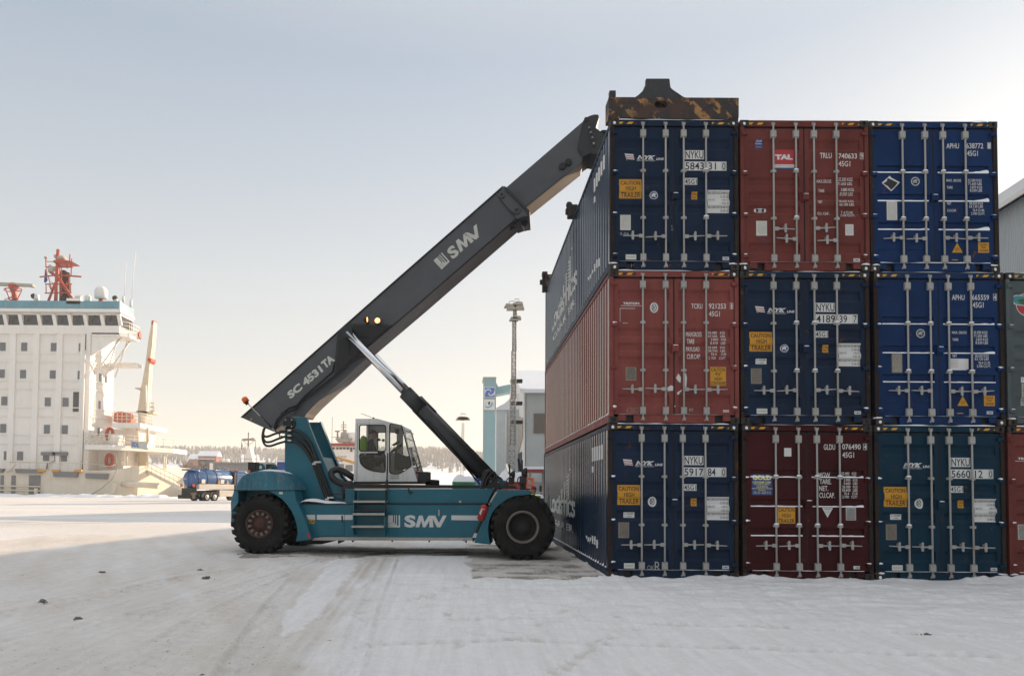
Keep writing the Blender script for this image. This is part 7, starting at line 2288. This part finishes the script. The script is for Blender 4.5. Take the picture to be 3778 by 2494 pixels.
# hull
m = MB()
zq = V2(ZS2, 500, 1140).z
xh = at(ZS2(1745, 1150), SY + 4).x
HY = SY - 3
pl = [(XL, HY), (V2(ZS2, 1180, 1200, HY).x, HY), (V2(ZS2, 1400, 1200, HY).x, HY + 2), (xh - .8, HY + 9), (xh, HY + 15), (xh, HY + 19), (XL, HY + 19)]
V = []
for z, k in ((-.6, .9), (1.2, .96), (V2(ZS2, 1500, 1150).z, 1.0), (V2(ZS2, 1500, 1050).z, 1.0)):
    for i, p in enumerate(pl):
        kk = 1 - (1 - k) * (1 if i in (3, 4, 5) else .15)
        V.append((XL + (p[0] - XL) * (1 - (1 - kk) * .25), p[1], z if z < 3 or i not in (0, 1, 6) else min(z, V2(ZS2, 500, 1128).z + (0 if i == 0 else .5))))
nn = len(pl)
m.add(V, [(r_ * nn + i, r_ * nn + (i + 1) % nn, (r_ + 1) * nn + (i + 1) % nn, (r_ + 1) * nn + i) for r_ in range(3) for i in range(nn)] + [tuple(3 * nn + i for i in range(nn))], 0)
m.tube(onY(ZS2, [(1285, 1243), (1400, 1248), (1500, 1250), (1670, 1262)], HY + 1), .5, 8)
m.prism(onY(ZS2, [(1190, 1225), (1232, 1230), (1195, 1340), (1150, 1345)], HY - .4), (0, .4, 0))
m.build('hull', 'ship_cream', s1)
m = MB(); m.tube(onY(ZS2, [(965, 1350), (1080, 1280), (1180, 1190), (1238, 1085)], HY - 1), .12, 5); m.build('mooring_rope', 'bldg_tan', s1)
for pts in ([(155, 1080), (440, 1085), (430, 1128), (165, 1125)], [(552, 1108), (820, 1115), (800, 1172), (560, 1165)], [(895, 1128), (1138, 1132), (1120, 1192), (900, 1180)], [(-120, 1075), (30, 1078), (20, 1120), (-120, 1115)]):
    m = MB(); m.prism(onY(ZS2, pts, HY - .5), (0, .8, 0)); m.build('fender_panel', 'ship_grey', s1)
for u in (590, 828, 440):
    m = MB(); c = at(ZS2(u, 1102), HY - .3); m.box(c.x - .6, c.x + .6, HY - .6, HY, c.z - .2, c.z + .2)
    m.build('chock', 'excav_yellow', s1)
m = MB()
for u0, u1 in ((300, 425), (0, 40), (115, 165)): a, b = at(ZS2(u0, 1345), HY - .1), at(ZS2(u1, 1150), HY - .1); m.box(a.x, b.x, HY - .12, HY - .05, max(.2, a.z), b.z)
m.build('hull_opening', 'ship_grey', s1)
m = MB()
for v in (1268, 1312): m.tube(onY(ZS2, [(0, v - 8), (420, v)], HY - .5), .12, 5)
m.tube(onY(ZS2, [(378, 1285), (378, 1350)], HY - .5), .3, 6); m.tube(onY(ZS2, [(70, 1115), (165, 1022)], HY - .8), .25, 6); m.build('quay_rails', 'ship_cream', s1)
gw = thing('gangway', 'white gangway ramp leading down from the ship stern to the quay', 'gangway', (0, 0, 0))
m = MB(); a, b = at(ZS2(1550, 1130), SY + 1), at(ZS2(1925, 1320), SY - 6)
m.prism([a, a + Vector((0, 0, .6)), b + Vector((0, 0, .6)), b], (0, 1.5, 0)); m.build('ramp', 'ship_cream', gw)
m = MB(); 
for h_ in (1.2, 2.0): m.tube([a + Vector((0, 0, h_)), b + Vector((0, 0, h_))], .07, 4)
for k in range(9): p = a.lerp(b, k / 8); m.tube([p, p + Vector((0, 0, 2))], .06, 4)
m.build('ramp_rails', 'ship_cream', gw)

# second ship, behind the cab
KY = 190.0
s2 = thing('cargo_ship', 'white ship with a red bridge roof and yellow loader arm in front, behind the cab', 'ship', (0, 0, 0))
def k2(*p): return at(ZMID(*p), KY)
m = MB(); m.prism([k2(*p) for p in [(400, 895), (1080, 885), (1080, 1500), (470, 1500), (430, 1100)]], (0, 14, 0)); m.build('superstructure', 'ship_white', s2)
m = MB(); m.prism([k2(*p) for p in [(445, 760), (1060, 758), (1060, 890), (445, 890)]], (0, 10, 0)); m.build('bridge_wall', 'ship_white', s2)
m = MB(); m.prism([Vector((p.x, KY - .8, p.z)) for p in [k2(*q) for q in [(435, 755), (455, 705), (900, 705), (1060, 705), (1075, 755)]]], (0, 11, 0)); m.build('bridge_roof', 'ext_red', s2)
for u0, u1, v0, v1 in ((450, 487, 782, 870), (500, 550, 782, 822), (575, 622, 782, 822), (638, 690, 782, 822), (706, 760, 782, 822), (775, 830, 782, 825), (845, 890, 785, 870), (905, 960, 785, 825)):
    m = MB(); a, b = at(ZMID(u0, v1), KY - .1), at(ZMID(u1, v0), KY - .1); m.box(a.x, b.x, KY - .12, KY - .03, a.z, b.z); m.build('bridge_window', 'ship_glass', s2)
m = MB(); q = [at(ZMID(*p), KY - .2) for p in [(520, 978), (775, 978), (520, 952)]]; text_on(m, 'WAGENBORG', *q, bold=.02); m.build('ship_lettering', 'ship_grey', s2, recalc=False)
m = MB()
def tq(pts, r_): m.tube([k2(*p) for p in pts], r_, 5)
tq([(722, 700), (722, 280)], .22)
for v in (352, 398, 452, 502): tq([(672, v), (775, v)], .09); tq([(680, v - 8), (680, v)], .2); tq([(770, v - 8), (770, v)], .2)
tq([(555, 473), (650, 473)], .2); tq([(605, 473), (605, 640)], .25); tq([(735, 515), (930, 525)], .2); tq([(825, 530), (825, 640)], .25)
tq([(590, 640), (640, 660), (690, 655), (830, 640)], .3); tq([(500, 585), (830, 585)], .07); tq([(495, 690), (497, 550), (505, 200)], .09); tq([(660, 590), (665, 660)], .12)
m.blob(k2(745, 580), (1, 1, 1.6), 0); m.blob(k2(705, 550), (.6, .6, .6), 0); m.lathe([(1.6, 0), (2.4, 1)], k2(735, 690), 'z', 10)
m.build('mast', 'lattice', s2)
m = MB(); c = k2(888, 615); m.lathe([(.1, -.5), (1.6, -.3), (1.6, 0), (.1, .1)], c, 'y', 16); m.build('dish', 'ship_white', s2)
m = MB(); 
for u, v in ((825, 1185), (655, 1165)): p = at(ZMID(u, v), KY - .1); m.box(p.x - .9, p.x + .9, KY - .12, KY - .02, p.z - .8, p.z + .8)
m.build('hull_marks', 'ship_grey', s2)
eh = thing('material_handler', 'yellow loader with a bent arm working in front of the red roofed ship', 'loader', (0, 0, 0))
EY = 165
m = MB(); m.prism([at(ZMID(*p), EY) for p in [(470, 990), (540, 960), (640, 975), (900, 1045), (1090, 1100), (1090, 1150), (905, 1105), (640, 1020), (545, 990), (525, 1010), (505, 1170), (490, 1190), (478, 1100)]], (0, 1.2, 0)); m.build('arm', 'excav_yellow', eh, bevel=.1)
m = MB(); m.tube([at(ZMID(520, 1028), EY - .2), at(ZMID(700, 1050), EY - .2)], .2, 6); m.build('arm_cylinder', 'galv', eh)
b_ = at(ZMID(1090, 1120), EY)
m = MB(); m.box(b_.x - 1, b_.x + 4, EY - 1.5, EY + 2.5, 1.2, 4.2, 0); m.box(b_.x - .5, b_.x + 1.5, EY - 1.4, EY + .2, 4.2, 6.5, 1); m.box(b_.x - 2, b_.x + 5, EY - 2, EY - 1, 0, 1.2, 2); m.box(b_.x - 2, b_.x + 5, EY + 2, EY + 3, 0, 1.2, 2); m.box(b_.x - .4, b_.x + .6, EY - .2, EY + 1, 4, b_.z + .6, 0)
m.build('carrier', ['excav_yellow', 'ship_glass', 'black_paint'], eh, bevel=.15)
# third vessel: only its mast shows over the shed
s3 = thing('small_boat', 'boat of which only the pale tapered mast with two flags shows above the shed', 'boat', (0, 0, 0))
TY3 = 175
def k3(*p): return at(ZTR(*p), TY3)
m = MB(); m.prism([k3(*p) for p in [(1490, 460), (1525, 460), (1600, 800), (1420, 800)]], (0, 2.5, 0)); a, b = k3(1300, 800), k3(1780, 760); m.box(a.x - 6, b.x + 6, TY3 - 1, TY3 + 8, 0, b.z); m.build('mast_housing', 'ship_white', s3)
m = MB()
for pts, r_ in (([(1500, 460), (1508, 215)], .2), ([(1385, 345), (1635, 350)], .1), ([(1400, 345), (1490, 430)], .06), ([(1620, 350), (1520, 430)], .06), ([(1385, 345), (1380, 500)], .05), ([(1632, 350), (1632, 500)], .05), ([(1370, 670), (1370, 760)], .1), ([(1640, 670), (1640, 760)], .1), ([(1370, 675), (1640, 680)], .06)): m.tube([k3(*p) for p in pts], r_, 5)
m.blob(k3(1450, 340), (.8, .5, .3), 0); m.blob(k3(1570, 335), (.8, .5, .35), 0); m.build('mast', 'lattice', s3)
for pts in ([(1385, 380), (1400, 440), (1390, 500), (1374, 505)], [(1625, 380), (1633, 380), (1634, 495), (1624, 480)]):
    m = MB(); m.prism([k3(*p) for p in pts], (0, .1, 0)); m.build('flag', 'black_paint', s3)

# ================================================================== TANKER TRUCK
TRY = 94.0
TO = at(ZTR(620, 1380), TRY); TO.z = 0
ta = R(64)    # heading: forward is away to the right
TF = Vector((math.cos(ta), math.sin(ta), 0)); TL = Vector((-math.sin(ta), math.cos(ta), 0))
tt_ = thing('tanker_truck', 'blue vacuum tanker truck with aluminium side lockers parked by the ship', 'truck', tuple(TO), ta)
tm = MB()
prof_ = [(.01, 0), (.7, .03), (1.05, .2), (1.15, .45), (1.15, 6.2), (1.05, 6.5), (.7, 6.7), (.01, 6.75)]
def lx(mb, prof, c, n=28, m_=0): mb.lathe(prof, c, 'x', n, m_)
lx(tm, prof_, (-1.6, 0, 2.75)); tk = tm.build('tank', 'truck_blue', tt_)
m = MB()
for x in (-1.1, .4, 2.0): lx(m, [(1.16, 0), (1.2, .02), (1.2, .1), (1.16, .12)], (x, 0, 2.75))
m.build('tank_ring', 'black_paint', tk)
m = MB(); m.tube([(-1.2, -.85, 3.45), (5.1, -.85, 3.45)], .07, 6); m.tube([(-1.2, -.5, 3.9), (5.1, -.5, 3.9)], .05, 6); m.blob((-.9, -.7, 3.7), (.5, .25, .25), 0); m.box(-1.9, -1.2, -.9, .9, 3.75, 3.95)
for x in (.5, 2.5, 3.6): m.tube([(x, -.3, 3.85), (x + .1, -.3, 4.2), (x + .5, -.3, 4.2), (x + .6, -.3, 3.85)], .06, 6)
m.build('top_pipes', 'truck_blue', tk)
m = MB(); lx(m, [(.01, -.12), (.6, -.1), (.95, -.02), (1.05, .1)], (-1.55, 0, 2.75)); m.box(-1.72, -1.66, -.05, .05, 1.8, 3.7); m.build('tank_door', 'truck_blue', tk)
m = MB(); m.box(-1.74, -1.68, .2, .9, 2.7, 2.8); m.box(-.6, 0, -1.19, -1.15, 2.2, 2.7); m.box(2.6, 3.2, -1.19, -1.15, 2.2, 2.7); m.build('placard', 'white_mark', tk)
m = MB(); m.box(2.2, 2.45, -1.19, -1.15, 2.15, 2.6); m.box(3.7, 3.95, -1.19, -1.15, 2.15, 2.6); m.build('warning_placard', 'yellow_mark', tk)
m = MB(); m.box(-1.1, 4.9, -1.28, -.75, 1.45, 2.1); m.box(-1.1, 4.9, .75, 1.28, 1.45, 2.1); m.build('side_locker', 'alu', tt_, bevel=.03)
m = MB(); m.box(2.4, 4.9, -1.22, -.7, .55, 1.35); m.box(2.4, 4.9, .7, 1.22, .55, 1.35); m.build('lower_locker', 'alu', tt_, bevel=.03)
m = MB(); m.box(-1.9, 7.6, -.5, .5, .85, 1.3); m.box(-2.1, -1.6, -1.2, 1.2, .3, .75); m.box(-1.9, -1.0, -.8, .8, .75, 1.6); m.build('chassis', 'black_paint', tt_)
m = MB(); m.box(5.4, 7.9, -1.25, 1.25, 1.0, 3.55, 0); m.prism([(5.5, -1.2, 3.55), (5.6, -1.2, 3.9), (7.0, -1.2, 3.9), (7.6, -1.2, 3.55)], (0, 2.4, 0), 0); cbo = m.build('truck_cab', 'truck_blue', tt_, bevel=.08)
m = MB(); m.box(6.4, 7.5, -1.27, -1.25, 2.2, 3.1); m.box(7.9, 7.92, -1.1, 1.1, 2.2, 3.2); m.build('window', 'ship_glass', cbo)
for x, y in ((5.7, -.7), (5.7, .7)):
    m = MB(); m.lathe([(.12, 0), (.12, .25), (.05, .3)], (x, y, 3.88), 'z', 8); m.build('beacon', 'orange_lens', cbo)
m = MB(); m.box(5.0, 5.4, -1.2, -.3, 2.0, 3.7); m.build('air_intake', 'black_paint', tt_)
for y in (-1.05, 1.05):
    m = MB(); m.box(-1.76, -1.7, y - .18, y + .18, 1.75, 2.1); m.build('tail_light', 'orange_lens', tt_)
for x in (.35, 1.65, 6.6):
    for s in (-1, 1):
        wr2 = link('wheel', None, tt_)
        m = MB(); m.lathe([(.3, .06), (.34, .0), (.5, .0), (.52, .04), (.52, .42), (.45, .48), (.3, .45)], (x, s * 1.24, .52), 'y', 26, 0, True, -s); m.build('tyre', 'rubber', wr2)
        m = MB(); m.lathe([(.31, .03), (.25, .05), (.2, .0), (.08, -.02), (.001, -.03)], (x, s * 1.24, .52), 'y', 20, 0, True, -s); m.build('rim', 'alu', wr2)
        if x < 3:
            m = MB(); pts = [(x + .62 * math.cos(t), s * 1.22, .52 + .62 * math.sin(t)) for t in [math.pi * k / 14 for k in range(15)]]
            V = []
            for p in pts: V += [(p[0], s * 1.27, p[2]), (p[0], s * .8, p[2])]
            m.add(V, [(2 * k, 2 * k + 2, 2 * k + 3, 2 * k + 1) for k in range(14)], 0, True); m.build('mudguard', 'alu', tt_)

# ================================================================== SNOW BANKS, HILLS, FOREST
m = MB(); n = 60
def bank(x0, x1, Y0, h, w_, seed):
    b = len(m.v); V = []
    for k in range(n):
        t = k / (n - 1); x = x0 + (x1 - x0) * t
        for j, q in enumerate((-1, -.5, 0, .5, 1)):
            hh = h * (1 - q * q) * (.55 + .9 * mnoise.fractal(Vector((x * .5, q, seed)), 1, 2, 4)) * min(1, 6 * t, 6 * (1 - t))
            V.append((x, Y0 + q * w_, max(-.05, hh) - .03))
    m.add(V, [(k * 5 + j, (k + 1) * 5 + j, (k + 1) * 5 + j + 1, k * 5 + j + 1) for k in range(n - 1) for j in range(4)], 0, True)
bank(-100, -58, 121, .7, 2.5, 1); bank(-64, -45, 119, .75, 2, 2); bank(-48, -30, 128, .8, 3, 3); bank(-20, 10, 130, .8, 4, 4)
tag(m.build('snow_bank', 'snow'), kind='structure')

def hill_h(x, y):
    """terrain height: snow fields rising behind the water to a wooded ridge"""
    prof = np.interp(x, [-1400, -700, -420, -330, -250, -180, -100, -40, 10, 60, 200, 1400], [40, 44, 45, 44, 43, 42, 46, 47, 42, 30, 16, 14])
    t = np.clip((y - 330) / 620, 0, 1)
    s = t * t * (3 - 2 * t)
    return prof * s + 2.5 * vnoise(x, y, 120, 120, 31) * s
hx = np.linspace(-1400, 1200, 131); hy = np.linspace(300, 1300, 51)
HX, HY_ = np.meshgrid(hx, hy)
HZ = hill_h(HX, HY_) - .3 * (HY_ < 330)
nyh, nxh = HX.shape
me = bpy.data.meshes.new('hills')
I = np.arange(nxh * nyh).reshape(nyh, nxh)
me.from_pydata(np.stack([HX, HY_, HZ], -1).reshape(-1, 3).tolist(), [], np.stack([I[:-1, :-1], I[:-1, 1:], I[1:, 1:], I[1:, :-1]], -1).reshape(-1, 4).tolist())
me.polygons.foreach_set('use_smooth', [True] * len(me.polygons)); me.materials.append(M('snow'))
tag(link('hills', me), kind='structure')
# forest: conifers with ragged tiers, thick on the ridge, thinning down the slope
def conifer(V, Fc, x, y, z, h, q):
    b = len(V); k = 5
    tiers = 3
    for t in range(tiers):
        z0 = z + h * (.08 + .28 * t); z1 = z + h * min(1, .50 + .26 * t)
        r_ = h * .17 * (1 - .26 * t) * q.uniform(.8, 1.2)
        a0 = q.uniform(0, 6.28)
        bb = len(V)
        V.append((x, y, z1))
        for j in range(k):
            rr_ = r_ * q.uniform(.65, 1.25)
            V.append((x + rr_ * math.cos(a0 + 6.283 * j / k), y + rr_ * math.sin(a0 + 6.283 * j / k), z0 + q.uniform(-.05, .05) * h))
        for j in range(k): Fc.append((bb, bb + 1 + j, bb + 1 + (j + 1) % k))
V = []; Fc = []; q = random.Random(11)
cnt = 0
while cnt < 9500:
    x = q.uniform(-560, 130); y = q.uniform(560, 1060)
    t = (y - 330) / 620
    dens = (0 if y < 640 else 1) if x < -120 else (.15 if y < 600 else 1)
    if q.random() > dens: continue
    if abs(x + y * .28) < 18 and y < 800 and q.random() < .7: continue
    z = float(hill_h(np.array([[x]]), np.array([[y]]))[0, 0]) if False else 0
    V0 = (x, y); cnt += 1
    V.append(V0)
P = np.array(V); hz = hill_h(P[:, 0], P[:, 1])
V = []
for (x, y), z in zip(P, hz): conifer(V, Fc, x, y, float(z), q.uniform(4.5, 9.5), q)
def forest_mat(name):
    m, nt, p = base_mat(name)
    v = coords(nt, rnd=False)
    n1 = noise_(nt, v, .05, 4); n2 = noise_(nt, v, .6, 4)
    c = mix(nt, ramp(nt, n1, .35, .65), (.15, .148, .138), (.26, .25, .235))  # greys lightened to put distance haze into the tree colour
    c = mix(nt, ramp(nt, n2, .52, .72), c, (.45, .45, .46))
    nt.links.new(c, p.inputs['Base Color']); p.inputs['Roughness'].default_value = .9
    return m
me = bpy.data.meshes.new('forest'); me.from_pydata(V, [], Fc); me.materials.append(forest_mat('forest'))
tag(link('forest', me), kind='stuff')
# farmhouses and storage tanks on the far shore, bushes on the snow field
for i, (u, v, w_, h_, mt, lab) in enumerate([(675, 725, 14, 5, 'house_red', 'red farmhouse with snowy roof left of another house on the far shore'), (780, 700, 10, 6, 'house_red', 'brown gabled house with snowy roof right of the red farmhouse on the far shore')]):
    Y_ = 420; p = at(ZTR(u, v + 20), Y_); g = hill_h(np.array([[p.x]]), np.array([[Y_ * 1.0]]))[0, 0]
    r = thing('farmhouse', lab, 'house', (p.x, Y_, float(max(p.z - 3, g - .5))))
    m = MB(); m.box(-w_ / 2, w_ / 2, 0, 8, -2, h_); m.build('wall', mt, r)
    m = MB(); m.prism([(-w_ / 2 - .6, -.6, h_), (-w_ / 2 - .6, 4, h_ + 3), (-w_ / 2 - .6, 8.6, h_)], (w_ + 1.2, 0, 0)); m.build('roof', 'snow', r)
    m = MB()
    for k in (-.3, .1, .35): m.box(w_ * k - .6, w_ * k + .6, -.06, -.01, 1.6, 3.2)
    m.build('windows', 'ship_glass', r)
for i, (u, wd, lab) in enumerate([(1060, 5, 'white storage tank, left one of the pair on the far shore'), (1135, 4.5, 'white storage tank, right one of the pair on the far shore')]):
    p = at(ZTR(u, 740), 430); m = MB(); m.lathe([(wd * .28, -2), (wd * .28, 2.6), (wd * .25, 2.9), (.01, 3.2)], (0, 0, 0), 'z', 24)
    tag(m.build('storage_tank', 'ship_white', None, (p.x, 430, p.z - 1)), lab, 'tank', 'tanks on the far shore')
for i, (u, v, r_, lab) in enumerate([(400, 800, 3.2, 'bare brown bush uphill, leftmost on the snow field behind the truck'), (525, 850, 3.4, 'bare brown bush in the middle above the tanker truck'), (605, 860, 2.8, 'bare brown bush just above the back of the tank'), (500, 730, 5, 'large bare bush high on the snow field below the wood')]):
    Y_ = 260 if v > 780 else 400
    p = at(ZTR(u, v), Y_); r = thing('bush', lab, 'bush', (p.x, Y_, p.z - r_ * .6), 0, 'bare bushes on the snow field')
    q = random.Random(i); m = MB(); tw2 = MB()
    m.tube([(0, 0, -p.z if False else -2), (0, 0, r_ * .5)], [.25, .12], 6)
    for k in range(140):
        a = q.uniform(0, 6.28); e = q.uniform(.15, 1.4); L = r_ * q.uniform(.6, 1.1)
        s_ = Vector((q.gauss(0, .12), q.gauss(0, .12), .1)) * r_
        d = Vector((math.cos(a) * math.cos(e), math.sin(a) * math.cos(e), math.sin(e))) * L
        tw2.tube([s_, s_ + d * .55 + Vector((q.gauss(0, .1), q.gauss(0, .1), 0)), s_ + d], [.09, .06, .03], 3, 0, False)
    m.build('trunk', 'bark', r); tw2.build('crown', 'twig', r)

# ================================================================== WINTER HAZE
m = MB(); m.box(-1500, 1300, -80, 1400, -1.2, 75)
hzo = m.build('haze', [], None)
hm = bpy.data.materials.new('haze'); hm.use_nodes = True
hn = hm.node_tree
for n_ in list(hn.nodes):
    if n_.type != 'OUTPUT_MATERIAL': hn.nodes.remove(n_)
pvn = hn.nodes.new('ShaderNodeVolumePrincipled')
pvn.inputs['Color'].default_value = (.93, .91, .89, 1)
pvn.inputs['Density'].default_value = .0004
pvn.inputs['Anisotropy'].default_value = .25
hn.links.new(pvn.outputs[0], hn.nodes['Material Output'].inputs['Volume'])
hzo.data.materials.append(hm)
tag(hzo, kind='stuff')
